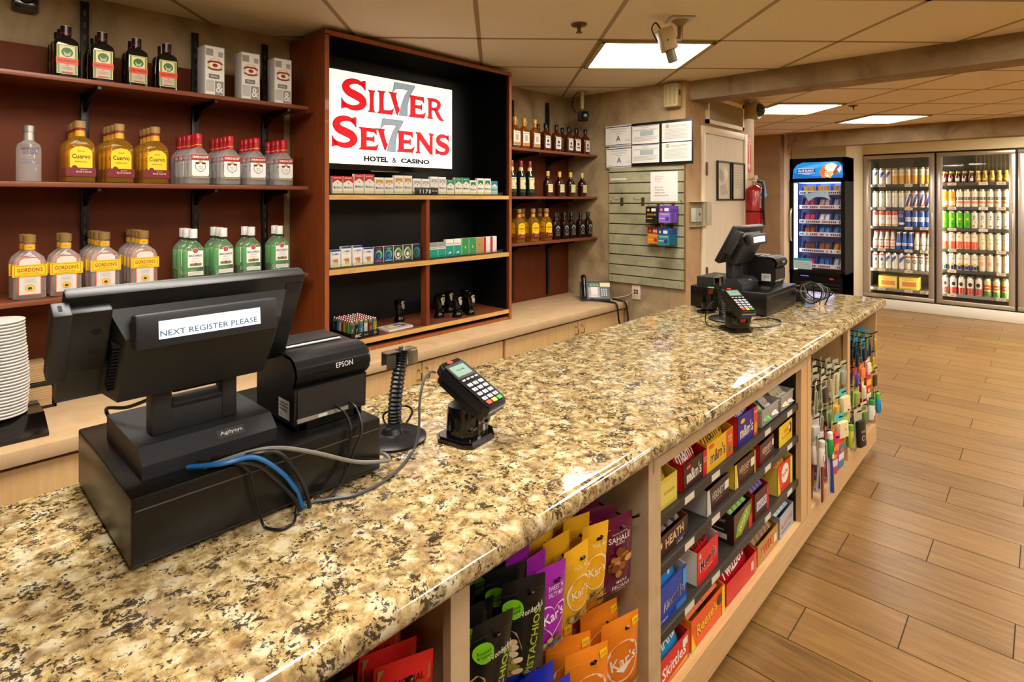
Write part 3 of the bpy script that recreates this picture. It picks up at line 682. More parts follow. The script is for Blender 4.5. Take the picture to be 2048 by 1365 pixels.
for k, x in enumerate((.911, 1.066, 1.217)):
    lb = 'silver whisky gift box with red crest, %s of three on the top shelf' % ORD[k]
    if k == 0: bx.location = (x, 2.668, zt); bx['label'] = lb; bx['group'] = 'silver gift boxes'; bx['category'] = 'box'; bx.rotation_euler = (0, 0, .04)
    else: dup(bx, lb, None, (x, 2.668, zt), -.02 * k)
# ================================================================ service counter with granite top and display bays
ZG = 0.915
t = thing('service_counter', 'long service counter with glossy speckled granite top and open display bays', 'counter')
CX0, CX1 = -1.25, 4.02
# bullnose granite slab; front edge rounded profile (Y,Z)
def slab(x0, x1):
    pts = [(1.50, .866), (1.50, .908), (1.493, ZG)]
    n = 10
    for i in range(n + 1):
        a = PI / 2 + PI * i / n
        pts.append((.722 + .026 * math.cos(a), .8895 + .0255 * math.sin(a)))
    pts += [(.735, .866)]
    return pts
P = slab(0, 0)
m = MB()
# front nose runs round the far end too: main prism plus end cap strip
m.prism([(a, b) for a, b in P], CX0, CX1 + .01, GRANITE, 'x', smooth=True)
e = [(-.0, .864)]
for i in range(11):
    a = -PI / 2 + PI * i / 10
    e.append((.022 * math.cos(a), .8895 + .0255 * math.sin(a)))
e.append((0, ZG))
m.prism([(CX1 + .01 + a, b) for a, b in e], .722, 1.50, GRANITE, 'y', smooth=True)
top = m.obj('granite_top', t)
YFACE, YBK = .745, 1.12
UZ = .866
STI = [(-1.25, -.02), (.639, .683), (1.307, 1.37), (2.561, 2.701), (3.329, 3.381), (4.0, 4.02)]
m = MB()
m.box(CX0, 4.02, YFACE, YFACE + .02, .835, UZ, BEIGE)
m.box(1.333, 2.644, YFACE - .001, YFACE + .019, .806, .837, BEIGE)
m.obj('top_rail', t)
m = MB(); m.box(CX0, 4.02, YFACE, YFACE + .022, .055, .16, MAPLEH); m.obj('bottom_rail', t)
MB().box(CX0, 4.0, YFACE + .06, 1.4, 0, .055, mat('#2b2119', .7)).obj('toe_kick', t)
MB().box(CX0, 4.02, YFACE + .022, YBK, .14, .158, BEIGE).obj('bay_floor', t)
for a, b in STI[1:]:
    z0 = .16
    m = MB().box(a, b, YFACE - .0005, YFACE + .02, z0, .835, MAPLE if a > 2 else BEIGE)
    if b - a > .1: m.box(2.643, 2.645, YFACE - .0012, YFACE, z0, .866, mat('#6f5231', .7))
    elif abs(a - 1.307) < .01: m.box(1.332, 1.334, YFACE - .0012, YFACE, .80, .866, mat('#6f5231', .7))
    m.obj('stile', t)
for a, b in ((.655, .683), (1.307, 1.325), (1.352, 1.37), (2.561, 2.58), (2.68, 2.701), (3.34, 3.381), (4.0, 4.02), (-.02, 0)):
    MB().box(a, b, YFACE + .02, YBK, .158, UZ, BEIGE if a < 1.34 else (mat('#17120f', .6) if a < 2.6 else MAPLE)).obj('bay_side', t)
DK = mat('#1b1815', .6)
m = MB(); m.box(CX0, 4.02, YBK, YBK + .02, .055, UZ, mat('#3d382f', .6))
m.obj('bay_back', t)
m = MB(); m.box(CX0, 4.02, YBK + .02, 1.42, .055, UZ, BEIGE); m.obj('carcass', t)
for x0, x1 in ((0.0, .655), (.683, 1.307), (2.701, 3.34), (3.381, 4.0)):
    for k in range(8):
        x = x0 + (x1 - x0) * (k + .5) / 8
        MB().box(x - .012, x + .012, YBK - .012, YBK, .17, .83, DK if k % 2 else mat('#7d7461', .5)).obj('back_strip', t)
SHF = mat('#2f2a25', .5)
BAYZ = [(.655, 'top'), (.520, 'second'), (.335, 'third')]
for z, nm in BAYZ:
    m = MB().box(1.37, 2.561, .766, YBK, z - .012, z, SHF); m.box(1.37, 2.561, .755, .766, z - .022, z + .004, mat('#3b352e', .45), .002)
    m.obj('bay_shelf', t)
    for x in (1.74, 2.2, 2.45, 1.56): MB().box(x - .03, x + .03, .7545, .756, z - .018, z + .002, mat('#d8d2bd', .6)).obj('price_tag', t)

# ---- open candy boxes: tapering display cartons with a low cut front, packs inside
BOXN = {}
def carton(x0, x1, z, hf, hb, dp, cfront, cside, items, label, inner='#8a6a42', y0=.772, cback=None, side_items=None, packs=None, slope=.5):
    wd = x1 - x0; th = .0022
    t = thing('candy_box', label, 'box', 'candy boxes on the counter shelves', ((x0 + x1) / 2, y0, z + .0008), R.uniform(-.02, .02))
    h = wd / 2; kf = mat(cfront, .38); ks = mat(cside, .38); ki = mat(inner, .6)
    m = MB(); m.box(-h, h, 0, th, 0, hf, kf); m.card(items, Matrix.Translation((0, 0, 0)) @ FRONT); m.obj('front_panel', t)
    for sx in (-1, 1):
        pts = [(th, 0), (th, hf), (dp * slope * .5, hf + (hb - hf) * .25), (dp * slope, hb * .97), (dp, hb), (dp, 0)]
        if sx < 0: pts = [(th, 0), (th, hf), (dp * .72, hf * 1.02), (dp, hf + (hb - hf) * .45), (dp, 0)]
        a, b = (-h, -h + th) if sx < 0 else (h - th, h)
        m = MB().prism(pts, a, b, ks, 'x')
        if side_items and sx < 0: m.card(side_items, Matrix(((0, 0, -1, -h), (-1, 0, 0, dp / 2), (0, 1, 0, 0), (0, 0, 0, 1))))
        m.obj('side_panel', t)
    m = MB(); m.box(-h, h, dp - th, dp, 0, hb, mat(cback or cside, .4)); m.box(-h + th, h - th, th, dp - th, 0, th, ki); m.obj('back_panel', t)
    if packs: fill(x0, x1, y0, z, hf, hb, dp, packs, label)
    return t
PACKM = {}
def pack_mesh(kind, w, l, th, c, items):
    k = (kind, w, l)
    if k in PACKM: return PACKM[k]
    m = MB(); nx, ny = 6, 8; vs = []; fs = []
    def hgt(u, v): return th * max(0, (1 - abs(2 * u - 1) ** 3)) * max(0, (1 - abs(2 * v - 1) ** 5))
    for s in (1, -1):
        k0 = len(vs)
        for j in range(ny + 1):
            for i in range(nx + 1):
                u, v = i / nx, j / ny
                vs.append(((u - .5) * w * (1 if 0 < v < 1 else .98), s * -hgt(u, v) / 2, (v - .5) * l))
        for j in range(ny):
            for i in range(nx):
                a = k0 + j * (nx + 1) + i; f = (a, a + 1, a + nx + 2, a + nx + 1); fs.append(f if s > 0 else f[::-1])
    m.add(vs, fs, mat(c, .34, coat=.12, spec=.35), None, True)
    def crv(x, y): return hgt(x / w + .5, y / l + .5) / 2
    if items: m.card(items, FRONT, curve=crv, gap=.0004, off0=.0006)
    PACKM[k] = m.mesh('candy_pack')
    return PACKM[k]
def fill(x0, x1, y0, z, hf, hb, dp, packs, label):
    kind, n, c, txt, tc, lean, desc = packs
    w = (x1 - x0) - .02
    for k in range(n):
        u = (k + .5) / n
        if lean == 'bars':      # bars lying front to back on a slope
            ww = w / n
            me = pack_mesh(kind, ww * .98, dp * .86, .020, c, [('t', '*' + txt, 0, 0, ww * .42, tc, dp * .6, PI / 2)])
            o = obj('candy_pack', me)
            o.matrix_world = Matrix.Translation((x0 + .01 + w * u, y0 + dp * .50, z + hf * 1.02 + .022)) @ Matrix.Rotation(-PI / 2 + .42, 4, 'X') 
        else:                   # bags standing behind each other, leaning back
            l_ = min(dp * .92, hf * 1.75)
            me = pack_mesh(kind, w * .93, l_, .018, c, [('t', '*' + txt, 0, .0, l_ * .32, tc, w * .80, .06)])
            o = obj('candy_pack', me)
            o.matrix_world = Matrix.Translation((x0 + .01 + w / 2, y0 + .044 + (dp - .085) * k / max(n - 1, 1) * .9, z + hf * 1.02)) @ Matrix.Rotation(-.45 + .05 * k, 4, 'X')
        o['label'] = '%s, %s from %s' % (desc, ORD[k], 'left' if lean == 'bars' else 'front'); o['category'] = 'candy'; o['group'] = desc
z1, z2, z3, z4 = .655, .520, .335, .160
def V(w, h): return ('r', -w / 2 + .004, .004, w / 2 - .004, h - .004)
# top shelf
carton(1.40, 1.515, z1, .082, .115, .15, '#d9c04a', '#c9ac3a', [('r', -.05, .01, .05, .07, '#e3cf62'), ('t', 'DRY ROASTED', .012, .04, .008, '#8a6a1a', .06)], 'yellow open carton of gold snack bags at the stile end', '#b9a050', packs=('yb', 4, '#e0c22e', 'NUTS', '#6a5210', 'bags', 'gold foil snack bag in the yellow carton'))
carton(1.555, 1.712, z1, .080, .130, .16, '#3a1c12', '#c2121c', [('t', "*m&m's", -.008, .040, .040, '#e9e2d4', .100, .04), ('t', "*m&m's", -.007, .041, .036, '#3a1c12', .092, .04), ('t', "*m&m's", -.008, .040, .034, '#e9e2d4', .092, .04), ('r', .052, .0, .0785, .08, '#c8202a'), ('t', '*SHARE', .065, .056, .006, '#f0d8c8', .02), ('t', '*SIZE', .065, .047, .006, '#f0d8c8', .02), ('e', -.05, .068, .016, .006, '#c8202a'), ('t', 'milk chocolate', -.05, .068, .004, '#f0e4d4', .024)], 'brown and red open candy carton with white letters on the top shelf', '#7a4a2a', packs=('mm', 4, '#b3161e', "m&m's", '#f0e9da', 'bags', 'red chocolate candy bag in the brown carton'), side_items=[('t', '*SHARE', 0, .072, .020, '#f0d0c4', .07), ('t', '*SIZE', 0, .045, .020, '#f0d0c4', .052)])
carton(1.713, 1.918, z1, .090, .150, .16, '#f0bb18', '#e0a018', [('t', "*m&m's", -.02, .042, .044, '#f4ead0', .118, .03), ('t', "*m&m's", -.02, .042, .041, '#4a2412', .114, .03), ('r', .048, .0, .102, .088, '#e2582a'), ('t', '*SHARE', .076, .066, .009, '#f4e0c8', .032), ('t', '*SIZE', .076, .053, .009, '#f4e0c8', .024), ('e', .074, .024, .012, .011, '#3f8a2a'), ('e', -.07, .078, .018, .007, '#e2582a')], 'yellow open candy carton with brown letters on the top shelf', '#c98a2a', packs=('my', 4, '#e8b020', "m&m's", '#4a2412', 'bags', 'yellow peanut candy bag in the yellow carton'))
carton(1.965, 2.137, z1, .105, .150, .17, '#35208a', '#d2302a', [('t', "*m&m's", -.012, .046, .044, '#efe6d4', .116, .03), ('t', "*m&m's", -.012, .046, .041, '#4a2412', .112, .03), ('t', "*m&m's", -.013, .047, .039, '#f2ead8', .110, .03), ('r', .048, 0, .086, .103, '#d8452a'), ('t', '*SHARE', .067, .086, .008, '#f4e0c8', .026), ('e', -.05, .084, .02, .008, '#f0c020'), ('e', .066, .03, .014, .02, '#e8963a')], 'purple and red open candy carton on the top shelf', '#6a3a2a', packs=('mp', 4, '#3d2f96', "m&m's", '#f2ead8', 'bags', 'purple caramel candy bag in the purple carton'))
# grey plastic bins
def bin_(x0, x1, z, dp, h, label, cs, slat=True):
    t = thing('plastic_bin', label, 'bin', 'grey bins on the top candy shelf', ((x0 + x1) / 2, .774, z + .0008), 0)
    w = (x1 - x0) / 2; k = mat('#b4b0a4', .4)
    m = MB()
    fl_ = .008
    m.prism([(-w + fl_, 0), (w - fl_, 0), (w, h), (-w, h)], 0, .003, k)
    for q in range(6): m.box(-w + .004, w - .004, -.001, 0, h * (.1 + .15 * q), h * (.1 + .15 * q) + .004, mat('#98948a', .45))
    m.obj('front_panel', t)
    for s in (-1, 1): MB().prism([(s * (w - fl_), 0), (s * (w - fl_ + .003), 0), (s * (w + .003), h), (s * w, h)], .003, dp, k).obj('side_panel', t)
    MB().box(-w, w, dp - .003, dp, 0, h, k).box(-w + fl_, w - fl_, 0, dp, 0, .003, k).obj('back_panel', t)
    MB().box(-w - .003, w + .003, -.003, .003, h - .004, h + .002, k).obj('rim', t)
    for q, (c, tx, tc, ds) in enumerate(cs):
        me = pack_mesh('gum' + c + str(q), .05, .085, .012, c, [('t', tx, 0, .012, .016, tc, .038)])
        o = obj('gum_pack', me); o.matrix_world = Matrix.Translation((x0 + .03 + (x1 - x0 - .06) * (q + .5) / len(cs), .80 + .05 * (q % 2), z + h * .74)) @ Matrix.Rotation(.5 * (q % 2) - .2, 4, 'Z') @ Matrix.Rotation(-1.0, 4, 'X')
        o['label'] = ds; o['category'] = 'gum'
bin_(2.19, 2.375, z1, .20, .062, 'grey plastic bin of green and blue packs on the top shelf', [('#4fae3a', 'MINT', '#f4f4ec', 'green gum pack lying in the nearer grey bin'), ('#2a78c2', 'ICE', '#f4f4ec', 'blue gum pack lying in the nearer grey bin'), ('#d8d4c8', 'GUM', '#8a4a2a', 'white gum pack lying in the nearer grey bin')])
bin_(2.40, 2.553, z1, .20, .062, 'grey plastic bin of teal and cream packs at the shelf end', [('#e0cfa0', 'GUM', '#8a5a2a', 'cream gum pack lying in the farther grey bin'), ('#9cc9bd', 'ICE', '#b3202c', 'teal gum pack with red patch in the farther grey bin'), ('#d8d4c8', 'MINT', '#3a7a6a', 'white gum pack lying in the farther grey bin')])
# second shelf
carton(1.40, 1.585, z2, .062, .10, .17, '#3a1d12', '#8a4a20', [('t', '*HEATH', .01, .036, .026, '#e6c89a', .11, .05), ('r', .02, .012, .075, .018, '#3a50a0'), ('t', '2 BARS', .04, .008, .007, '#e6d6b4', .04), ('e', -.075, .04, .01, .01, '#c98a3a'), ('t', '18', -.075, .04, .010, '#f4e8d0')], 'brown open toffee bar carton with orange flap on the second shelf', '#5a341c', cback='#c8662a', packs=('he', 4, '#4a2414', '2 BARS', '#e8cfa4', 'bars', 'brown toffee bar in the second shelf carton'))
carton(1.712, 1.888, z2, .080, .10, .18, '#3b1d16', '#b9b4ac', [('r', -.088, 0, -.070, .08, '#c9c5bd'), ('p', [(-.07, 0), (-.058, .0), (-.07, .075)], '#e4e0d8'), ('t', "*HERSHEY'S", 0, .048, .026, '#c9bfb4', .10), ('t', 'MILK CHOCOLATE', 0, .028, .004, '#c9bfb4', .05), ('r', .05, .035, .082, .062, '#e6e2da')], 'brown chocolate bar carton with silver side on the second shelf', '#2a1610', packs=('hs', 5, '#40201a', 'CHOC', '#c9bfb4', 'bars', 'dark chocolate bar in the silver sided carton'))
carton(1.935, 2.115, z2, .083, .10, .18, '#472216', '#e6be22', [('r', -.09, 0, -.074, .083, '#edc92e'), ('p', [(-.074, 0), (-.06, 0), (-.074, .08)], '#f0dfa0'), ('t', "*HERSHEY'S", 0, .052, .026, '#cdb49a', .10), ('t', 'WITH ALMONDS', 0, .032, .004, '#f0c93a', .05), ('r', .05, .035, .08, .064, '#e6e2da'), ('r', .082, 0, .09, .083, '#edc92e')], 'brown chocolate bar carton with yellow side on the second shelf', '#2a1610', packs=('hy', 5, '#40201a', 'CHOC', '#e0bb50', 'bars', 'dark chocolate bar in the yellow sided carton'))
carton(2.165, 2.318, z2, .080, .10, .18, '#4a2018', '#b81822', [('t', "*HERSHEY'S", 0, .048, .024, '#d2b8a4', .10), ('r', -.02, .026, .04, .030, '#d2b8a4'), ('r', .056, .04, .074, .064, '#e6e2da')], 'brown chocolate bar carton with red side on the second shelf', '#2a1610', packs=('hr', 5, '#3c1a14', 'CHOC', '#d2b8a4', 'bars', 'dark chocolate bar in the red sided carton'))
carton(2.38, 2.535, z2, .082, .115, .18, '#f0cc1e', '#3a1c12', [('t', 'Mr. GOODBAR', 0, .03, .012, '#a8401a', .09), ('r', -.02, .045, .03, .058, '#d88a1a'), ('e', .052, .05, .014, .022, '#6a3a1a'), ('r', .03, .046, .048, .062, '#f4efe0')], 'yellow peanut bar carton at the far end of the second shelf', '#6a4a1a', packs=('gb', 4, '#5a2c16', 'BAR', '#f0cc1e', 'bars', 'brown peanut bar in the yellow carton'))
# third shelf
carton(1.405, 1.575, z3, .105, .13, .15, '#1a3fa8', '#e0dcd4', [('t', '*Almond Joy', .012, .045, .034, '#f4f0e6', .13, .10), ('t', '*Almond Joy', .012, .045, .031, '#4a2818', .124, .10), ('r', .02, .0, .082, .018, '#2f7fd8'), ('r', .06, .05, .083, .10, '#3a9ae0'), ('t', '2 PIECES', -.05, .012, .006, '#f0ece0', .04)], 'blue coconut almond candy carton on the third shelf', '#cfc8ba', packs=('aj', 3, '#2d86d6', 'Joy', '#f4f0e6', 'bags', 'blue almond candy bag in the blue carton'))
carton(1.645, 1.80, z3, .100, .145, .15, '#d8201e', '#dcd8d0', [('t', '*Mounds', 0, .055, .032, '#f4ece0', .12, .08), ('t', '*Mounds', 0, .055, .028, '#2a1410', .114, .08), ('e', -.06, .085, .008, .008, '#f0b0a0'), ('t', 'Dark Chocolate', 0, .03, .005, '#f4ece0', .06)], 'red coconut candy carton with torn white flaps on the third shelf', '#d8d2c6', packs=('mo', 3, '#c41a1e', 'unds', '#1e0f0c', 'bags', 'red coconut candy bag in the red carton'))
carton(1.925, 2.092, z3, .100, .125, .17, '#5c3118', '#2e1a12', [('p', [(-.07, .02), (-.02, .012), (.06, .05), (.075, .085), (.02, .088), (-.05, .06)], '#7fae2c'), ('t', 'WHAT', 0, .052, .022, '#f0e8c8', .09, .5), ('r', .05, .0, .083, .05, '#c8382a')], 'dark brown 24 count candy bar carton on the third shelf', '#3a2014', packs=('wc', 4, '#6aa02c', 'CRISP', '#2a1408', 'bars', 'green striped candy bar in the 24 count carton'), side_items=[('t', '*24', -.03, .078, .026, '#e8e2d6'), ('t', 'COUNT', .035, .072, .010, '#e8e2d6', .04), ('r', -.04, .012, .06, .03, '#cfc8bc'), ('r', -.05, .04, .05, .045, '#a89c8c')])
carton(2.12, 2.255, z3, .098, .13, .16, '#4a2214', '#b81a22', [('r', -.05, .03, .045, .062, '#e8e4dc'), ('t', '*SNICKERS', -.002, .046, .024, '#2340a0', .086, .05), ('r', .045, .0, .067, .09, '#c2282a')], 'brown peanut bar carton with red side on the third shelf', '#3a2014', packs=('sn', 4, '#3d2a8a', 'NICK', '#e8e4dc', 'bars', 'blue and brown peanut bar in the brown carton'), side_items=[('t', '*KING', 0, .075, .014, '#f0d8c8', .04), ('t', '*SIZE', 0, .055, .014, '#f0d8c8', .04)])
carton(2.36, 2.535, z3, .112, .15, .16, '#e0401e', '#e3cf54', [('e', .0, .066, .044, .038, '#f6f0e2'), ('t', '*PayDay', 0, .066, .024, '#d8301a', .08, .15), ('p', [(-.087, .0), (-.055, 0), (-.087, .11)], '#e3cf54'), ('r', .06, .0, .087, .11, '#e9d766')], 'orange and yellow king size candy carton at the far end of the third shelf', '#b9963a', packs=('pd', 3, '#d9a93a', 'BAR', '#c8301a', 'bags', 'tan candy bag in the orange carton'), side_items=[('t', '*KING', 0, .07, .018, '#8a7a2a', .06), ('t', '*SIZE', 0, .045, .018, '#8a7a2a', .06)])
# bay floor row
carton(1.405, 1.585, z4, .080, .115, .14, '#d2241e', '#c41e1a', [('t', '*Skittles', 0, .04, .034, '#f4efe4', .14, .05), ('p', [(-.08, .004), (.08, .004), (.08, .016)], '#f0b020'), ('r', .05, .05, .08, .072, '#eae6de')], 'red fruit candy carton on the bay floor', '#5a2a1a', y0=.7695, packs=('sk', 3, '#2f8fc8', 'SHARE', '#f4efe4', 'bags', 'blue and red fruit candy bag in the bay floor carton'))
carton(1.603, 1.840, z4, .090, .12, .17, '#ec5a14', '#ec8a18', [('t', "*Reese's", -.01, .05, .040, '#4a1c0c', .15, .08), ('t', "*Reese's", -.01, .051, .036, '#f6d21c', .146, .08), ('p', [(-.118, .0), (-.09, 0), (-.118, .06)], '#f4cf1c'), ('e', .08, .06, .022, .016, '#5a2a14'), ('r', .095, .0, .117, .09, '#f2c81c')], 'orange and yellow peanut butter cup carton on the bay floor', '#c8861a', y0=.7695, packs=('re', 4, '#e9641c', "Reese's", '#f6d21c', 'bars', 'orange peanut butter cup pack in the orange carton'))
carton(1.862, 2.123, z4, .072, .15, .19, '#d51922', '#c8151c', [('r', .08, .02, .128, .05, '#e6d6cc'), ('r', .10, .0, .129, .072, '#e0603a')], 'large red liquorice carton on the bay floor', '#5a3a22', y0=.7695, packs=('tw', 3, '#b0101c', 'Twizzlers', '#f2eee6', 'bags', 'red liquorice bag in the large red carton'))
carton(2.140, 2.352, z4, .075, .125, .17, '#c08a3a', '#a8742a', [('t', '*TWIX', -.02, .038, .046, '#f4ece0', .13, .06), ('t', '*TWIX', -.02, .039, .042, '#c81e22', .126, .06), ('r', .06, .02, .09, .05, '#ece4d4')], 'gold caramel cookie bar carton on the bay floor', '#7a5a2a', y0=.7695, packs=('tx', 5, '#8a5a20', 'TWIX', '#d8282a', 'bars', 'gold cookie bar in the gold carton'))
carton(2.375, 2.545, z4, .085, .11, .18, '#aeb4bc', '#8d96a2', [('t', 'MUSKETEERS', 0, .04, .020, '#c83038', .13, .08), ('r', -.07, .012, .05, .018, '#4a60a0')], 'silver nougat bar carton at the far end of the bay floor', '#6a7078', y0=.7695, packs=('mu', 4, '#b9c0ca', 'MUSK', '#c8283a', 'bars', 'silver and red nougat bar in the silver carton'))
# ================================================================ tills, printers, card terminals, cables on the granite
DG = mat('#26262a', .48); DG2 = mat('#35353a', .45); DK1 = mat('#161618', .42)
def cash_drawer(x, y, label):
    t = thing('cash_drawer', label, 'cash drawer', 'black cash drawers', (x, y, ZG + .0006))
    m = MB(); m.box(0, .47, 0, .41, .006, .12, mat('#0d0c0c', .30), .004)
    m.obj('case', t)
    m = MB(); m.box(.006, .464, -.0012, .002, .0965, .0985, mat('#4a4744', .4)); m.box(.006, .464, -.0008, .002, .010, .0112, mat('#3a3734', .4)); m.obj('seam', t)
    for a in (.03, .44):
        for b in (.03, .38): MB().lathe([(0, .012), (.007, .012)], BLACK, 10, Matrix.Translation((a, b, 0))).obj('foot', t)
    return t
cash_drawer(.245, 1.07, 'black cash drawer under the nearer till')
cash_drawer(2.985, 1.03, 'black cash drawer under the farther till')
LCD = mat('#cfe2f4', .5, emit=.75)
def till(x, y, z, label, text=True):
    # local frame: drawer corner origin, customer side is -Y
    t = thing('till', label, 'till', 'till terminals', (x, y, z))
    m = MB()
    m.prism([(.052, 0), (.049, .026), (.078, .050), (.30, .050), (.30, 0)], .028, .260, DG, 'x')
    m.obj('base', t)
    b = t.children[0]
    pl = MB(); Mp = Matrix.Translation((.178, .0635, .0380)) @ Matrix.Rotation(-.879, 4, 'X') @ FRONT
    pl.card([R4(.052, .020, '#0e0e10'), R4(.050, .018, '#3a3a3e'), ('t', 'Agilysys', 0, 0, .009, '#d9d6cf', .040)], Mp); pl.obj('name_plate', b)
    m = MB()
    m.box(.058, .092, .112, .150, .050, .146, DG, .004); m.box(.179, .208, .112, .150, .050, .146, DG, .004); m.box(.09, .181, .114, .148, .050, .100, DG, .002)
    m.prism([(.114, .092), (.108, .100), (.13, .108), (.148, .108), (.148, .092)], .092, .179, DG2, 'x')
    m.obj('neck', t)
    MB().tube([(.094, .118, .134), (.177, .118, .134)], .013, DK1, 14).obj('hinge', t)
    MM = Matrix.Translation((.117, .08, .235)) @ Matrix.Rotation(math.radians(27.9), 4, 'X')
    m = MB(); m.box(-.196, .196, 0, .026, -.107, .107, DK1, .005, MM); m.box(-.194, .194, .018, .030, -.105, .105, DG2, .003, MM)
    mo = m.obj('monitor', t)
    MB().box(-.18, .18, .0301, .0306, -.095, .095, mat('#0a1420', .15, coat=.3), 0, MM).obj('screen', mo)
    m = MB()
    v = [(-.138, 0, -.095), (.160, 0, -.095), (.160, 0, .075), (-.138, 0, .075), (-.118, -.046, -.088), (.128, -.046, -.088), (.140, -.040, .040), (-.118, -.040, .040)]
    m.add(v, [(4, 5, 6, 7), (0, 1, 5, 4), (1, 2, 6, 5), (2, 3, 7, 6), (3, 0, 4, 7), (0, 3, 2, 1)], DK1, MM)
    h = m.obj('rear_housing', t)
    vm = MB()
    for k in range(14):
        f = k / 13; vm.box(-.1365 + .004, -.121, -.034, -.012, -.07 + f * .09, -.0675 + f * .09, mat('#050505', .7), 0, MM)
    vm.obj('vent_slots', h)
    
    for q_ in ((-.09, .06, -.0415, -.040, .044, .046, mat('#3a3a3d', .5)), (.158, .190, -.0012, 0, .062, .090, mat('#1d1d20', .5)), (.158, .190, -.0012, 0, -.06, -.02, mat('#1d1d20', .5))): MB().box(*q_, 0, MM).obj('cover_plate', h)
    m = MB(); m.box(-.210, -.136, -.022, .0, -.030, .092, DK1, .004, MM); m.box(-.214, -.190, -.032, .004, -.034, .098, DG, .003, MM); m.box(-.206, -.201, -.020, -.006, .0975, .0985, mat('#030303', .8), 0, MM)
    cr = m.obj('card_reader', t)
    m = MB()
    for zz in (.052, .012): m.lathe([(0, .007), (.0006, .0065)], mat('#020202', .7), 12, MM @ Matrix.Translation((-.155, -.022, zz)) @ Matrix.Rotation(PI / 2, 4, 'X'))
    m.obj('screw_hole', cr)
    MD = Matrix.Translation((.121, -.006, .266)) @ Matrix.Rotation(-.10, 4, 'X')
    m = MB(); m.box(-.116, .116, 0, .030, -.029, .029, DG, .005, MD); m.box(-.04, .04, .02, .06, -.02, .02, DK1, 0, MD)
    d = m.obj('customer_display', t)
    m = MB(); m.card([R4(.166, .030, LCD)] + ([('t', 'NEXT REGISTER PLEASE', -.002, -.006, .0095, '#5a6a7c', .158)] if text else []), MD @ FRONT)
    m.obj('display_window', d)
    return t
till(.245, 1.07, ZG + .1212, 'nearer till seen from behind with customer display reading next register')
till(2.985, 1.115, ZG + .1212, 'farther till seen from behind beside the cable coil', False)
def printer(x, y, z, label):
    t = thing('receipt_printer', label, 'printer', 'black receipt printers', (x, y, z))
    sh = mat('#1a1a1d', .30, coat=.2)
    arc = [(.020 + .0, .092), (.006, .105), (.001, .120), (.004, .135), (.014, .148), (.03, .155)]
    m = MB(); m.prism([(.016, .016), (.012, .090)] + arc + [(.19, .158), (.195, .15), (.195, .016)], 0, .168, DK1, 'x'); m.box(.012, .156, .02, .19, .001, .016, BLACK)
    m.obj('case', t)
    m = MB()
    pts = arc + [(.06, .158), (.06, .150), (.03, .148), (.012, .13), (.010, .118), (.018, .096)]
    m.prism(pts, .0, .172, sh, 'x', smooth=True); c = m.obj('cover', t)
    MT = Matrix.Translation((.106, .0006, .126)) @ Matrix.Rotation(-.22, 4, 'X') @ FRONT
    MB().card([('t', 'EPSON', 0, 0, .011, '#d8d8d6', .040)], MT, off0=.0012).obj('lettering', c)
    m = MB(); m.box(.006, .162, .0105, .0125, .030, .090, mat('#1f1e1f', .5)); m.obj('rear_panel', t)
    m = MB(); m.box(.004, .120, .008, .0125, .022, .030, mat('#8e8a80', .4)); m.box(.05, .07, .0075, .0085, .023, .029, mat('#d8d6cc', .5)); m.obj('port_strip', t)
    m = MB(); m.card([R4(.05, .04, '#d9d7d0'), R4(.04, .002, '#5a5a5a', 0, .012), R4(.04, .002, '#5a5a5a', 0, .006), R4(.036, .002, '#5a5a5a', 0, -.001), ('t', 'CE', -.012, -.012, .006, '#3a3a3a')], Matrix(((0, 0, -1, 0), (-1, 0, 0, .06), (0, 1, 0, .042), (0, 0, 0, 1)))); m.obj('rating_sticker', t)
    m = MB(); m.box(.02, .15, .09, .10, .1585, .1605, mat('#b9b7ae', .4)); m.box(.01, .16, .11, .19, .157, .162, DK1, .002); m.obj('paper_slot', t)
    for a in (.02, .15): MB().box(a - .01, a + .01, .02, .04, 0, .014, BLACK).obj('foot', t)
    return t
printer(.541, 1.105, ZG + .1212, 'black receipt printer with white maker lettering beside the nearer till')
printer(3.281, 1.075, ZG + .1212, 'black receipt printer behind the farther till')
def gooseneck(x, y, label, rz=0):
    t = thing('scanner_stand', label, 'stand', 'bendy scanner stands', (x, y, ZG + .0006), rz)
    MB().lathe([(0, .083), (.006, .083), (.013, .07), (.018, .03), (.03, .024)], mat('#17161a', .3), 28).obj('base', t)
    m = MB(); pts = smooth_path([(.02, .02, .02), (.022, .024, .06), (.034, .03, .12), (.052, .04, .175), (.058, .042, .205)], 12)
    rr = [.0165 + (.0022 if i % 2 else -.0008) for i in range(len(pts))]
    m.tube(pts, rr, mat('#0e0e10', .35), 12); m.obj('bendy_neck', t)
    m = MB(); m.box(.005, .098, .030, .058, .203, .206, STEEL); m.box(.005, .098, .056, .0585, .170, .206, STEEL); m.box(.002, .030, .029, .031, .165, .200, STEEL); m.box(.070, .1, .029, .031, .165, .200, STEEL); m.lathe([(.206, .008), (.213, .008)], CHROME, 6, Matrix.Translation((.058, .044, 0)))
    m.obj('bracket', t)
    m = MB()
    m.tube(smooth_path([(.02, -.01, .02), (.06, .0, .05), (.055, .03, .06), (.0, .04, .05), (-.01, 0, .03), (.03, -.03, .016)], 8), .0028, BLACK, 6); m.obj('cable_loop', t)
    return t
gooseneck(.835, 1.195, 'black bendy scanner stand with round base beside the nearer cash drawer')
gooseneck(2.79, 1.16, 'black bendy scanner stand in front of the farther till', .15)
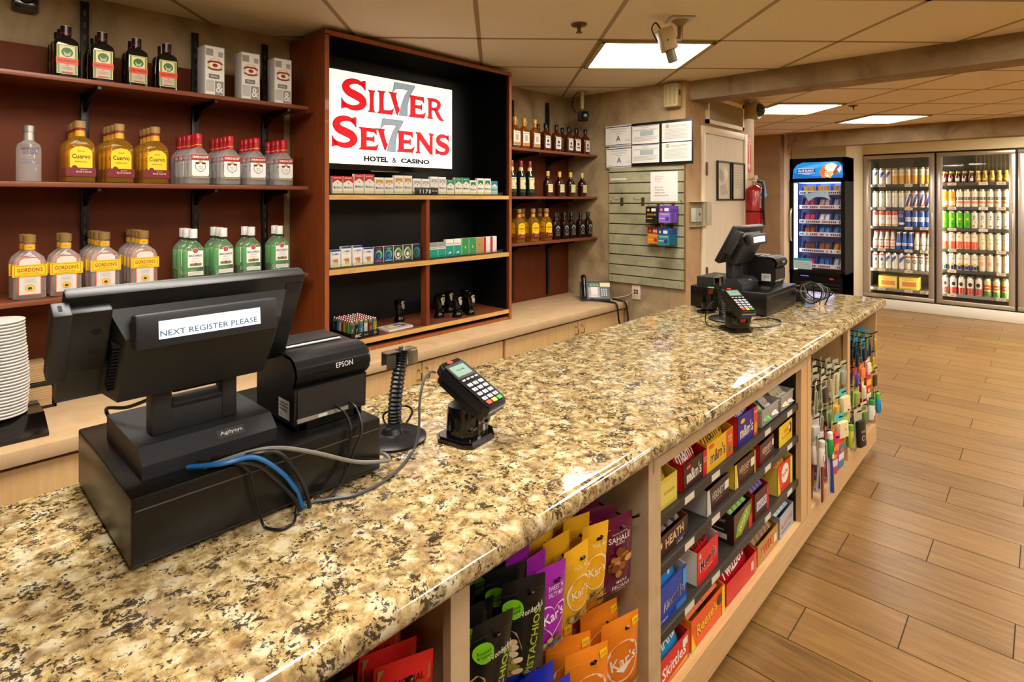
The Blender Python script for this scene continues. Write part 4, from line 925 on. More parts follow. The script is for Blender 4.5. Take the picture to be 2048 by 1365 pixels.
# standing barcode scanner at the farther till
t = thing('barcode_scanner', 'small black upright scanner with green and red lights at the farther drawer', 'scanner', None, (2.90, 1.31, ZG + .0006), -.5)
MB().lathe([(0, .055, .035), (.008, .055, .035), (.012, .04, .026)], GLOSSB, 24).obj('base', t)
m = MB(); m.box(-.026, .026, -.016, .016, .012, .135, GLOSSB, .008, Matrix.Rotation(.12, 4, 'Y')); m.obj('body', t)
m = MB(); m.box(-.018, .018, -.02, -.015, .132, .137, mat('#25b35a', .4, emit=1.0), 0, Matrix.Rotation(.12, 4, 'Y')); m.obj('green_light', t)
m = MB(); m.box(-.015, .015, -.019, -.0155, .10, .125, mat('#6a1010', .3, emit=.1), 0, Matrix.Rotation(.12, 4, 'Y')); m.obj('red_window', t)

def terminal(x, y, rz, label):
    t = thing('card_terminal', label, 'card terminal', 'card terminals', (x, y, ZG + .0006), rz)
    # base: pointed plate
    m = MB(); pts = [(-.068, -.035), (-.055, -.058), (.03, -.062), (.066, -.03), (.068, .03), (.05, .055), (-.05, .06), (-.068, .04)]
    m.prism(pts, 0, .010, GLOSSB, 'z'); m.prism([(a * .92, b * .92) for a, b in pts], .010, .014, GLOSSB, 'z'); m.obj('base', t)
    m = MB(); m.lathe([(.014, .052, .045, 3), (.06, .050, .044, 3), (.085, .048, .042, 3)], GLOSSB, 24)
    m.box(-.045, .045, -.046, .0, .03, .085, GLOSSB, .012); m.box(-.022, -.018, -.05, -.04, .04, .085, BLACK); m.box(.018, .022, -.05, -.04, .04, .085, BLACK)
    st = m.obj('stand', t)
    m = MB(); m.lathe([(0, .016, .009), (.0015, .015, .008)], mat('#d8281e', .35), 18, Matrix.Translation((.0, -.0462, .055)) @ Matrix.Rotation(PI / 2, 4, 'X')); m.obj('red_badge', st)
    TB = Matrix.Translation((-.005, -.012, .125)) @ Matrix.Rotation(math.radians(28), 4, 'X')
    # body: long axis local Y (+Y = screen end), keypad end -Y
    m = MB(); out = [(-.034, .088), (.034, .088), (.041, .07), (.0425, 0), (.041, -.075), (.034, -.088), (-.034, -.088), (-.041, -.075), (-.0425, 0), (-.041, .07)][::-1]
    m.prism(out, -.006, .018, BLACKP, 'z', TB); m.prism([(a * .95, b * .97) for a, b in out], .018, .023, GLOSSB, 'z', TB); m.prism([(a * .85, b * .9) for a, b in out], -.028, -.006, BLACKP, 'z', TB)
    bd = m.obj('body', t)
    SM = TB @ Matrix.Translation((0, 0, .0232))
    MB().card([R4(.070, .052, '#1c1d20', 0, .047), R4(.058, .036, '#6f8f80', 0, .046), ('t', 'WELCOME', 0, .048, .006, '#31463c', .03)], SM).obj('screen', bd)
    MB().card([('e', -.006, .080, .011, .005, '#d8281e')], SM).obj('red_badge', bd)
    for r_ in range(5):
        for c_ in range(4 if r_ == 0 else 3):
            if r_ == 0: w_, px = .012, -.0255 + c_ * .017
            else: w_, px = .017, -.022 + c_ * .022
            py = .012 - r_ * .0168 - (0 if r_ == 0 else .002)
            h_ = .006 if r_ == 0 else .011
            kc = '#b9bcc6' if r_ < 4 or True else ''
            q = MB().box(px - w_ / 2, px + w_ / 2, py - h_ / 2, py + h_ / 2, .0228, .0256, mat('#a9aebc', .4), .0012, TB, 1)
            if r_ > 0:
                lb_ = '123456789*0#'[(r_ - 1) * 3 + c_]
                q.card([('t', lb_, px, py, .006, '#23252c')], TB @ Matrix.Translation((0, 0, .0256)))
            q.obj('key', bd)
    for c_, cc in enumerate(('#d2352a', '#e0b62a', '#2fa04a')):
        px = -.022 + c_ * .022; MB().box(px - .0085, px + .0085, -.078, -.066, .0228, .026, mat(cc, .4), .0012, TB, 1).obj('key', bd)
    MB().box(-.034, .034, -.0895, -.086, .006, .010, mat('#9a9aa0', .3), 0, TB).obj('card_slot', bd)
    return t
terminal(.972, 1.068, .18, 'black card terminal on a stand nearest the viewer with cable')
terminal(2.605, 1.03, -.60, 'black card terminal on a stand in front of the farther till')

def cable(label, pts, r, c, name='cable', k=8, group='cables on the counter'):
    o = MB().tube(smooth_path(pts, k), r, mat(c, .35), 8).obj(name, None, label, 'cable', group); return o
G_ = ZG + .004
cable('grey cable from the nearer card terminal down to the granite', [(.922, 1.135, 1.075), (.893, 1.12, 1.085), (.865, 1.11, 1.07), (.846, 1.10, 1.03), (.836, 1.09, .975), (.822, 1.085, .935), (.80, 1.08, G_), (.742, 1.043, G_), (.677, 1.02, G_), (.62, 1.018, G_), (.585, 1.035, G_), (.55, 1.055, G_)], .0032, '#4a4a4e')
cable('thick grey cable running across the nearer drawer front', [(.36, 1.09, ZG + .126), (.43, 1.066, ZG + .138), (.483, 1.055, ZG + .132), (.552, 1.053, 1.016), (.642, 1.052, .968), (.713, 1.055, .944), (.732, 1.062, .94), (.733, 1.085, .945), (.725, 1.12, .94)], .0042, '#77746c')
cable('blue network cable hanging over the nearer drawer front', [(.34, 1.11, ZG + .127), (.381, 1.062, ZG + .135), (.434, 1.054, 1.046), (.481, 1.052, 1.004), (.512, 1.052, .958), (.524, 1.052, G_ + .003), (.53, 1.056, G_)], .0045, '#1766ad')
cable('black cable beside the blue network cable at the drawer front', [(.38, 1.11, ZG + .128), (.43, 1.062, ZG + .136), (.475, 1.049, 1.043), (.507, 1.045, 1.0), (.527, 1.045, .956), (.536, 1.045, G_ + .002), (.538, 1.052, G_)], .0042, '#0d0d0f')
cable('second black cable left of the blue network cable', [(.36, 1.12, ZG + .126), (.40, 1.062, ZG + .13), (.439, 1.052, 1.03), (.475, 1.05, .989), (.505, 1.048, .948), (.519, 1.048, G_), (.524, 1.055, G_)], .0035, '#141416')
cable('thin black cable looping onto the granite at the drawer', [(.35, 1.12, ZG + .125), (.40, 1.07, ZG + .128), (.423, 1.052, 1.025), (.431, 1.05, .99), (.439, 1.045, .95), (.447, 1.042, G_), (.462, 1.012, G_), (.486, 1.012, G_), (.506, 1.04, G_), (.512, 1.05, .95), (.50, 1.052, .99)], .0025, '#0d0d0f')
cable('black printer cable falling to the counter, left of two', [(.625, 1.11, 1.075), (.633, 1.085, 1.068), (.637, 1.062, 1.035), (.627, 1.057, .982), (.611, 1.054, .94), (.585, 1.052, G_), (.56, 1.05, G_)], .0028, '#111113')
cable('black printer cable falling to the counter, right of two', [(.66, 1.11, 1.075), (.664, 1.085, 1.066), (.662, 1.060, 1.03), (.643, 1.056, .994), (.622, 1.054, .955), (.598, 1.052, G_ + .005), (.57, 1.046, G_)], .0026, '#111113')
cable('thin black cable behind the nearer till base', [(.30, 1.40, ZG + .125), (.27, 1.36, 1.10), (.29, 1.28, 1.12), (.33, 1.22, 1.15), (.36, 1.19, 1.17)], .0035, '#0d0d0f')
for k in range(5):
    a = k * .025; ph = k * .7
    pts = [(3.465 + .010 * k, 1.06, ZG + .10)]
    for q in range(9):
        an = 2 * PI * q / 8 * 1.0 + ph
        pts.append((3.475 + .010 * k + .0006 * q, .965 - a * .35 + .06 * math.cos(an), ZG + .075 + (.062 - .006 * k) * math.sin(an)))
    pts.append((3.482 + .010 * k, 1.0 - a, ZG + .006))
    cable('looped %s cable beside the farther drawer, %s of five' % (['black', 'grey', 'black', 'grey', 'black'][k], ORD[k]), pts, .0035, ['#0f0f11', '#6d6a64', '#121214', '#55524e', '#0f0f11'][k])
t = thing('power_adapter', 'black power adapter block behind the looped cables of the farther till', 'adapter', None, (3.585, 1.07, ZG + .0008), .3)
MB().box(-.03, .03, -.05, .05, 0, .06, BLACKP, .006).obj('case', t); MB().box(-.02, .02, -.052, -.0495, .02, .04, DG2).obj('socket', t)
cable('black cable of the farther card terminal lying on the granite', [(2.60, 1.14, ZG + .12), (2.575, 1.16, ZG + .08), (2.58, 1.15, G_), (2.68, 1.0, G_), (2.80, .93, G_), (2.92, .94, G_), (2.95, 1.0, G_), (2.87, 1.05, G_)], .003, '#161618')
# ================================================================ things in the display cabinet
def PK(y): return ('r', -.0275, 0, .0275, y, '')
def pack_items(k, h):
    W = .0275; P = lambda x0, y0, x1, y1, c: ('r', x0, y0, x1, y1, c)
    top = lambda c: [('p', [(-W, h), (-W, h * .60), (0, h * .78), (W, h * .60), (W, h)], c)]
    mar = [('t', 'Marlboro', 0, h * .36, .0125, '#3a342c', .044), P(-W, 0, W, h * .18, '#e3d6a2'), ('e', 0, h * .60, .005, .005, '#b99a4a')]
    if k == 'red': return top('#b81c24') + [('t', 'MARLBORO', 0, h * .90, .006, '#e8d8d0', .04)] + mar
    if k == 'gold': return [('p', [(-W * .8, h * .86), (-W * .8, h * .60), (0, h * .72), (W * .8, h * .60), (W * .8, h * .86)], '#b8913a')] + mar
    if k == 'silver': return [('p', [(-W * .8, h * .86), (-W * .8, h * .60), (0, h * .72), (W * .8, h * .60), (W * .8, h * .86)], '#a5a6a8')] + mar
    if k == 'green': return top('#12845e') + [('t', 'MENTHOL', 0, h * .90, .006, '#d8ece0', .034)] + mar
    if k == 'wgreen': return [('p', [(-W * .75, h * .88), (-W * .75, h * .58), (0, h * .72), (W * .75, h * .58), (W * .75, h * .88)], '#1c7a3c')] + mar
    if k == 'teal': return top('#1a78a0') + [P(-W, 0, W, h * .6, '#8fb8ac')] + [('t', 'Marlboro', 0, h * .36, .0125, '#2a4a4a', .044)]
    camel = [('p', [(-.016, .034), (-.018, .038), (-.013, .040), (-.010, .034), (-.006, .040), (-.002, .043), (.001, .037), (.005, .042), (.009, .043), (.013, .036), (.014, .030), (.012, .012), (.0095, .012), (.009, .026), (.005, .026), (.0035, .012), (.001, .012), (.0, .026), (-.004, .026), (-.0055, .012), (-.008, .012), (-.008, .028), (-.012, .030)], '#b8782c')]
    if k in ('camel', 'camelb'):
        return [P(-W, h * .9, W, h, '#1c3f86'), P(-W, 0, W, h * .12, '#e8d9a0'), ('t', 'CAMEL', 0, h * .76, .011, '#2a4a8c', .044)] + ([('t', '99', 0, h * .62, .006, '#8a7a5a')] if k == 'camelb' else []) + camel
    if k in ('crushb', 'crushg', 'crushw', 'crushd'):
        c1, c2, c3 = {'crushb': ('#2a4aa8', '#5fc030', '#c02a6a'), 'crushg': ('#2a62c0', '#4aa83a', '#7ac0e8'), 'crushw': ('#d8d0c8', '#4a9a3a', '#8a8a8a'), 'crushd': ('#2a5a3a', '#2a6a9a', '#1c3a2a')}[k]
        return [P(-W, 0, W, h, '#16161c'), ('e', 0, h * .5, .024, .030, c1), ('e', .003, h * .52, .019, .024, c2), ('e', -.002, h * .46, .014, .018, '#16161c'), ('e', 0, h * .45, .010, .012, c1), ('t', 'CAMEL', 0, h * .88, .008, c3, .04), P(-W * .8, .008, W * .8, .014, c3)]
    if k == 'newp': return [P(-W, h * .0, W, h * .62, '#17917c'), ('t', 'Newport', 0, h * .74, .010, '#1a4a48', .044), ('p', [(-.012, .014), (.014, .020), (.004, .028)], '#e8f0ea')]
    if k == 'newg': return [P(-W, 0, W, h * .55, '#17917c'), P(-W, h * .72, W, h, '#8f9490'), ('t', 'Newport', 0, h * .64, .009, '#1a4a48', .044)]
    if k == 'grn': return [P(-W, 0, W, h, '#2f8f4e'), P(-W, h * .72, W, h * .73, '#206a38'), ('e', 0, h * .46, .006, .008, '#c9b46a')]
    if k == 'tan': return [P(-W, 0, W, h, '#a9854a'), ('e', 0, h * .5, .005, .006, '#7a5a2a')]
    if k == 'wred': return [P(-W, 0, -W * .3, h, '#b01c28'), ('t', 'P', .008, h * .7, .010, '#6a6a6a')]
PKM = {}
def cig(k, tall, x, z, label, group, y=2.556):
    h = .100 if tall else .086
    if (k, tall) not in PKM:
        m = MB().box(-.0275, .0275, 0, .023, 0, h, mat('#dfdad0', .4), .0012); m.card(pack_items(k, h), off0=.0003)
        PKM[(k, tall)] = m.mesh('cigarette_pack')
    obj('cigarette_pack', PKM[(k, tall)], None, label, 'cigarettes', group, (x, y + R.uniform(-.002, .002), z + .0075), R.uniform(-.03, .03))
row1 = [('red', 0), ('red', 0), ('red', 1), ('red', 1), ('gold', 0), ('gold', 0), ('gold', 1), ('gold', 1), ('silver', 0), ('silver', 0), ('silver', 1), ('silver', 1), ('green', 0), ('green', 1), ('green', 1), ('wgreen', 0), ('wgreen', 1), ('wgreen', 1), ('teal', 0)]
NM = {'red': 'white and red cigarette pack', 'gold': 'white and gold cigarette pack', 'silver': 'white and silver cigarette pack', 'green': 'cigarette pack with green top', 'wgreen': 'white cigarette pack with green chevron', 'teal': 'teal cigarette pack', 'camel': 'white cigarette pack with camel picture', 'camelb': 'tall white cigarette pack with camel picture', 'crushb': 'dark cigarette pack with blue green swirl', 'crushg': 'blue swirl cigarette pack', 'crushw': 'grey swirl cigarette pack', 'crushd': 'dark green swirl cigarette pack', 'newp': 'teal and white cigarette pack', 'newg': 'grey topped teal cigarette pack', 'grn': 'plain green cigarette pack', 'tan': 'tan cigarette pack', 'wred': 'white cigarette pack with red stripe'}
for i, (k, tl) in enumerate(row1):
    cig(k, tl, 1.457 + .0613 * i, 1.537, '%s, %s from the left on the top shelf' % (NM[k], ORD[i]), 'cigarette packs on the top cabinet shelf')
row2 = [('camel', 0), ('camelb', 1), ('camelb', 1), ('camel', 0), ('crushb', 0), ('crushg', 0), ('crushw', 0), ('crushw', 0), ('crushd', 0)]
for i, (k, tl) in enumerate(row2):
    cig(k, tl, 1.447 + .0620 * i, 1.171, '%s, %s from left in the left bay' % (NM[k], ORD[i]), 'cigarette packs in the left cabinet bay')
row3 = [('newg', 0), ('newg', 0), ('newp', 1), ('newp', 1), ('grn', 1), ('grn', 1), ('tan', 1), ('wred', 1), ('wred', 1)]
for i, (k, tl) in enumerate(row3):
    cig(k, tl, 2.063 + .0612 * i, 1.171, '%s, %s from left in the right bay' % (NM[k], ORD[i]), 'cigarette packs in the right cabinet bay')
for x0, x1, z, lb in ((1.42, 2.62, 1.537, 'long clear pusher tray under the top row of cigarette packs'), (1.405, 1.958, 1.171, 'clear pusher tray under the left bay cigarette packs'), (2.028, 2.62, 1.171, 'clear pusher tray under the right bay cigarette packs')):
    t = thing('pack_tray', lb, 'tray', 'clear cigarette trays')
    MB().box(x0, x1, 2.545, 2.80, z + .0008, z + .006, mat('#4a463c', .4)).obj('base', t)
    MB().box(x0, x1, 2.543, 2.545, z + .0008, z + .022, CLEARP).obj('front_lip', t)
t = thing('price_tag', 'black price tag with white figures on the top cabinet shelf edge', 'price tag', None, (1.92, 2.532, 1.5385))
MB().box(0, .158, 0, .006, 0, .042, BLACKP, .001).obj('plate', t)
MB().card([('t', '1', .030, .020, .022, '#ece8de'), ('t', '1', .052, .020, .022, '#ece8de'), ('r', .064, .009, .067, .012, '#ece8de'), ('t', '7', .076, .020, .022, '#ece8de'), ('t', '8', .097, .020, .022, '#ece8de'), ('t', 'Plus Tax', .132, .024, .008, '#ece8de', .038)]).obj('figures', t)
# lighters in their black tray
t = thing('lighter_tray', 'black cardboard tray holding rows of printed lighters in the cabinet', 'tray', None, (1.53, 2.556, .8028))
m = MB(); m.box(0, .168, 0, .20, 0, .003, BLACKP); m.box(0, .168, 0, .003, 0, .030, BLACKP); m.box(0, .168, .197, .20, 0, .030, BLACKP); m.box(0, .003, 0, .2, 0, .030, BLACKP); m.box(.165, .168, 0, .2, 0, .030, BLACKP); m.obj('tray_body', t)
MB().card([('t', 'BIC', .045, .015, .015, '#d8d6d0', .034, 0, .2), ('t', 'MAXI', .092, .014, .006, '#b8b6b0', .02), ('e', .145, .017, .007, .007, '#d8d6d0'), ('e', .145, .017, .005, .005, '#131314')]).obj('print', t)
LC = ['#2a4a52', '#b9b8a8', '#3a5a1e', '#1a1a1c', '#7a1a1c', '#4a8a2a', '#2a6a8a', '#8a8a20']
lm = []
for c in LC:
    m = MB().lathe([(0, .0102, .0055), (.068, .0102, .0055)], mat(c, .25, coat=.4), 12); m.card([('p', [(-.006, .02), (.002, .034), (-.002, .036), (.006, .05), (-.004, .042), (.0, .038)], '#d9c46a' if c != '#b9b8a8' else '#5a6a5a')], Matrix.Translation((0, -.0055, 0)) @ FRONT); lm.append(m.mesh('lighter'))
mt_ = MB().lathe([(.068, .0095, .0052), (.080, .0092, .005), (.086, .007, .004), (.088, .005, .003)], mat('#c9c2b4', .25, metal=.9), 10).box(-.008, .0, -.003, .003, .083, .089, mat('#a01a1a', .4)).mesh('metal_top')
n = 0
for j in range(9):
    for i in range(6):
        o = obj('lighter', lm[(i * 3 + j * 5 + (i * j) % 3) % 8], None, 'printed lighter, %s row from the front, %s from the left in the black tray' % (ORD[j], ORD[i]), 'lighter', 'lighters in the black tray', (1.53 + .0155 + .0274 * i, 2.556 + .014 + .0210 * j, .8062))
        obj('metal_top', mt_, o)
# magazine
t = thing('magazine', 'thin glossy magazine stack lying flat in the cabinet beside the lighters', 'magazine', None, (1.765, 2.560, .8028), .06)
MB().box(0, .165, 0, .105, 0, .009, mat('#e2ded6', .5)).obj('pages', t)
MB().box(-.001, .166, -.001, .106, .009, .0105, mat('#cfc6c0', .3)).card([('p', [(.01, .01), (.07, .02), (.05, .09), (.02, .08)], '#c9a23a'), ('p', [(.08, .02), (.15, .03), (.14, .08), (.09, .09)], '#6a3a5a'), ('r', .03, .04, .12, .055, '#e9dfd0')], Matrix.Translation((0, 0, .0105))).obj('cover', t)
# black boot shaped shot glasses
m = MB(); m.lathe([(0, .026), (.008, .027), (.018, .022), (.034, .0165), (.05, .019), (.075, .0255), (.090, .0265), (.100, .0255), (.100, .022), (.07, .019)], GLOSSB, 20)
sg0 = m.mesh('shot_glass')
pr = MB(); pr.card([('e', -.004, .088, .013, .009, '#b7a26a'), ('r', -.013, .070, .013, .079, '#a9adb2'), ('e', 0, .067, .011, .008, '#8d9096'), ('p', [(-.01, .09), (0, .083), (.01, .09)], '#2a2418')], Matrix.Translation((0, -.0262, 0)) @ FRONT, .0262)
pm_ = pr.mesh('crest_print')
for k, (x, y) in enumerate(((1.955, 2.735), (2.19, 2.66), (2.255, 2.73), (2.275, 2.592), (2.375, 2.585), (2.42, 2.66), (2.335, 2.735), (2.47, 2.74))):
    o = obj('shot_glass', sg0, None, 'black glossy shot glass with crest, %s from the left on the cabinet bottom shelf' % ORD[k], 'glass', 'black shot glasses', (x, y, .8028), R.uniform(-.1, .5)); o.scale = (1.14, 1.14, 1.28); obj('crest_print', pm_, o)

# ================================================================ left end of the back counter
t = thing('cup_dispenser', 'black sloping dispenser holding the white cup stack on the back counter', 'dispenser', None, (0, 0, ZB + .0008))
m = MB(); m.prism([(2.40, 0), (2.40, .012), (2.50, .055), (2.66, .055), (2.66, 0)], .02, .32, GLOSSB, 'x'); m.obj('plinth', t)
cm_ = MB().lathe([(0, .060), (.006, .0735), (.009, .0745), (.0105, .073), (.0105, .068)], mat('#e4e2de', .5), 28).mesh('paper_cup')
for k in range(30):
    obj('paper_cup', cm_, None, 'white paper cup, %s from the %s of the tall stack' % (ORD[k] if k < 15 else ORD[29 - k], 'bottom' if k < 15 else 'top'), 'cup', 'stacked white cups', (.208 + .006 * math.sin(k * .16) + R.uniform(-.001, .001), 2.55 + R.uniform(-.001, .001), ZB + .0565 + k * .0107))
t = thing('napkin_box', 'black box with brown napkins beside the white cup stack', 'box', None, (0, 0, ZB + .0008))
m = MB(); m.box(.26, .385, 2.72, 2.86, 0, .012, GLOSSB); m.box(.26, .268, 2.72, 2.86, 0, .15, GLOSSB); m.prism([(2.72, 0), (2.72, .09), (2.78, .155), (2.86, .155), (2.86, 0)], .377, .385, GLOSSB, 'x'); m.box(.26, .385, 2.85, 2.86, 0, .155, GLOSSB); m.box(.268, .377, 2.73, 2.85, .085, .095, GLOSSB); m.obj('case', t)
for k, (z, lb) in enumerate(((.013, 'stack of brown paper sleeves with green mark in the lower slot'), (.097, 'stack of brown napkins lying on top of the black box'))):
    s = thing('napkin_stack', lb, 'napkins', None, (0, 0, ZB + .0008))
    for q in range(8):
        MB().box(.272, .370 - (k * .012), 2.712 + k * .03 + R.uniform(-.002, .002), 2.84, z + q * .0085, z + q * .0085 + .0078, mat('#b59468', .8)).obj('napkin', s)
    if k == 0: MB().card([('p', [(.30, .03), (.315, .05), (.31, .03), (.325, .025), (.31, .018)], '#2f7a4a')], Matrix.Translation((0, 2.7085, 0)) @ FRONT).obj('green_mark', s)

# ================================================================ slat board wall: board, notices, hooks, packets
t = thing('slat_board', 'pale green slatted display board on the side wall above the phone', 'display board', None, (XW, 0, 0))
GRS = stucco('green_marble_laminate', '#868468', '#a09e7e', '#b2ab8a', 7, .02)
MB().box(-.006, -.0005, 1.862, 2.492, .868, 2.085, mat('#5a3a1c', .6)).obj('backing', t)
zs = [.868, .931, 1.009, 1.088, 1.166, 1.245, 1.324, 1.402, 1.482, 1.559, 1.638, 1.722, 1.80, 1.88, 1.96, 2.04, 2.085]
for a, b in zip(zs[:-1], zs[1:]): MB().box(-.018, -.006, 1.864, 2.490, a + .004, b - .004, GRS, .001, None, 1).obj('slat', t)
MB().box(-.019, -.0005, 1.858, 1.864, .868, 2.085, mat('#7a5a34', .6)).obj('edge_strip', t)
for y, z in ((2.46, .90), (1.90, .90), (1.885, 1.50), (2.47, 1.50)): MB().lathe([(0, .006), (.002, .005)], STEEL, 10, Matrix.Translation((-.0182, y, z)) @ Matrix.Rotation(-PI / 2, 4, 'Y')).obj('screw', t)
# wall-facing label plane: looks towards -X; u = -Y, v = Z
def WALLX(x, y, z, rot=0.0): return Matrix(((0, 0, -1, x), (-1, 0, 0, y), (0, 1, 0, z), (0, 0, 0, 1))) @ Matrix.Rotation(rot, 4, 'Z')
def lines(x0, x1, y, n, dy, c='#8d8a86', th=.0018):
    return [('r', x0, y - k * dy, x0 + (x1 - x0) * (1, .92, .97, .8, .95)[k % 5], y - k * dy + th, c) for k in range(n)]
def grade(y, z, rot, label):
    t = thing('grade_card', label, 'card', 'letter grade cards', (0, 0, 0)); M_ = WALLX(XW - .021, y, z, rot)
    MB().box(-.117, .117, -.078, .078, -.002, 0, PAPER, 0, M_).obj('card', t)
    MB().card([('r', -.114, .064, .114, .071, '#2a2f6c'), ('r', -.114, -.073, .114, -.068, '#2a2f6c'), ('t', 'SOUTHERN NEVADA HEALTH DISTRICT', 0, .050, .006, '#2a2a34', .15), ('r', -.06, .034, .06, .0355, '#9a98a0'), ('r', -.06, .028, .07, .0295, '#b0aeb4'), ('t', 'GRADE CARD', 0, .014, .005, '#3a3a44', .05), ('t', 'A', 0, -.022, .042, '#27357e', .040), ('r', -.10, -.058, -.07, -.056, '#a09ea6'), ('r', .06, -.034, .105, -.032, '#a09ea6'), ('r', .06, -.046, .105, -.044, '#a09ea6')], M_).obj('print', t)
grade(2.403, 2.005, 0, 'white letter A grade card with blue bars, upper of two beside the black frame')
grade(2.396, 1.836, .02, 'white letter A grade card with blue bars, lower of two beside the black frame')
t = thing('licence_frame', 'wide black frame with four licence papers above the green slat board', 'frame')
FX = XW - .022
MB().box(FX - .012, FX, 1.79, 2.28, 1.763, 2.083, mat('#17120e', .4), .002).obj('frame', t)
for (y, z, k) in ((2.160, 1.995, 0), (2.160, 1.852, 0), (1.912, 1.995, 1), (1.912, 1.852, 1)):
    M_ = WALLX(FX - .0122, y, z); it = [R4(.226 if k == 0 else .228, .136, '#e9e6df')]
    if k == 0: it += [('r', -.105, .062, .105, .066, '#33386e'), ('t', 'CLARK COUNTY', 0, .05, .006, '#55535a', .06), R4(.11, .036, '#a9b6b6', .01, .008)] + lines(-.1, .1, .036, 2, .007) + lines(-.1, .1, -.02, 4, .009)
    else: it += [('e', -.07, .045, .014, .014, '#6d6a66'), ('e', -.07, .045, .010, .010, '#e9e6df'), ('e', -.07, .045, .006, .006, '#8a8782')] + lines(-.045, .09, .046, 2, .008) + lines(-.09, .095, .02, 8, .0095, '#a9a6a0')
    MB().card(it, M_).obj('licence_paper', t)
t = thing('paper_notice', 'white printed notice with coloured lines taped to the green slat board', 'notice'); M_ = WALLX(XW - .0205, 2.018, 1.606)
MB().box(-.108, .108, -.108, .108, -.0012, 0, PAPER, 0, M_).obj('sheet', t)
MB().card([('t', 'CAPTN CLARK', -.035, .075, .008, '#9a958c', .075), ('t', 'MARLBORO', -.042, .057, .008, '#b0625a', .06), ('t', '73 STAR', -.048, .039, .008, '#b0625a', .045), ('t', 'BEST STAR', -.04, -.005, .008, '#75726c', .065), ('t', 'COORS STAR', -.036, -.025, .008, '#75726c', .072), ('t', 'EMPIRE STAR', -.032, -.045, .008, '#75726c', .08), ('t', 'BUDWEISER STAR', -.018, -.065, .008, '#75726c', .11)], M_).obj('print', t)
t = thing('shelf_strip', 'thin white label strip across the upper slats', 'label'); M_ = WALLX(XW - .0195, 2.403, 1.668)
MB().box(-.07, .07, -.007, .007, -.001, 0, PAPER, 0, M_).card([('t', 'NO CREDIT NO REFUNDS', 0, 0, .005, '#8a867e', .12)], M_).obj('strip', t)
def peg(y, z, ln, label, name='display_hook'):
    t = thing(name, label, 'hook', 'chrome hooks on the slat board', (XW - .018, y, z))
    MB().box(-.006, 0, -.012, .012, -.05, .012, mat('#5b4a34', .4, .5)).obj('back_plate', t)
    MB().tube(smooth_path([(0, 0, 0), (-ln * .5, 0, -.004), (-ln * .9, 0, -.002), (-ln, 0, .016)], 4), .0028, CHROME, 6).obj('prong', t)
peg(2.372, 1.515, .13, 'empty chrome hook on the slat board, farther from the notice'); peg(2.19, 1.515, .13, 'empty chrome hook on the slat board, nearer to the notice')
def packets(y, z, n, c1, c2, txt, tc, desc, w=.092, h=.118):
    peg(y, z + .012, .16, 'chrome hook carrying the %s packets' % desc)
    m = MB().box(-.012, 0, -w / 2, w / 2, -h, 0, mat(c1, .4), .001)
    M_ = WALLX(-.0122, 0, -h / 2)
    m.card([('r', -w / 2, -h / 2, w / 2, h * .12, c2), ('t', txt, 0, .0, .013, tc, w * .74), ('r', -w * .4, -h * .26, w * .1, -h * .22, tc), ('e', w * .22, -h * .26, .015, .015, c1), ('r', .0, h * .2, w * .36, h * .38, '#e9e6df'), ('e', -w * .26, h * .28, .010, .010, '#e0a03a')], M_)
    me = m.mesh('packet')
    for k in range(n):
        obj('packet', me, None, '%s packet hanging on the slat board, %s from the wall' % (desc, ORD[k]), 'packet', desc + ' packets', (XW - .030 - .026 * k, y, z), R.uniform(-.06, .06))
packets(2.062, 1.462, 4, '#17140f', '#1c1812', 'MAGNUM', '#d9b02a', 'black and gold')
packets(1.945, 1.466, 5, '#5a2f9c', '#8a6ac4', 'TROJAN', '#e0d4f0', 'purple')
packets(2.078, 1.308, 2, '#c8322a', '#e8962a', 'TROJAN', '#f2d29a', 'orange and red')
packets(1.955, 1.308, 5, '#173f7c', '#2f7f86', 'TROJAN', '#e4eef0', 'blue and teal')
# phone jack plate, white cord, phone with handset cord
t = thing('wall_jack', 'cream wall plate with four red and dark jacks under the slat board', 'jack plate'); M_ = WALLX(XW - .001, 2.257, .808)
MB().box(-.036, .036, -.054, .054, -.006, 0, mat('#dcd5bf', .4), .002, Matrix(((0, 0, 1, XW), (-1, 0, 0, 2.257), (0, 1, 0, .808), (0, 0, 0, 1)))).obj('plate', t)
for a in (-.010, .010):
    for b in (-.009, .010): MB().card([R4(.016, .016, '#a8362c', a, b), R4(.009, .009, '#3a1410', a, b)], WALLX(XW - .0065, 2.257, .812)).obj('jack', t)
cable('white phone cord running from the phone to the wall jack', [(3.74, 2.52, ZB + .005), (3.76, 2.47, ZB + .006), (3.765, 2.40, ZB + .02), (3.77, 2.33, .775), (3.774, 2.285, .805)], .003, '#d6cdb6', 'phone_cord', 6, 'phone cords')
t = thing('desk_phone', 'dark grey desk phone with paper key labels on the back counter', 'phone', None, (3.512, 2.575, ZB + .0008), math.radians(-48))
TM = Matrix.Translation((0, .0, .018)) @ Matrix.Rotation(math.radians(52), 4, 'X')
PG = mat('#3a3d44', .4)
m = MB(); m.prism([(0, 0), (0, .02), (.085, .132), (.12, .132), (.12, 0)], .0, .222, PG, 'x'); m.obj('body', t)
F2 = Matrix.Translation((0, .0005, .0205)) @ Matrix(((1, 0, 0, 0), (0, math.cos(math.radians(52.8)), -math.sin(math.radians(52.8)), 0), (0, math.sin(math.radians(52.8)), math.cos(math.radians(52.8)), 0), (0, 0, 0, 1)))
b = t.children[0]
MB().card([('r', .062, .104, .146, .136, '#20241f'), ('r', .068, .110, .141, .131, '#3f8a3a'), ('r', .074, .111, .084, .115, '#d8e6c8'), ('r', .100, .111, .110, .115, '#d8e6c8'), ('r', .126, .111, .136, .115, '#d8e6c8')], F2).obj('display', b)
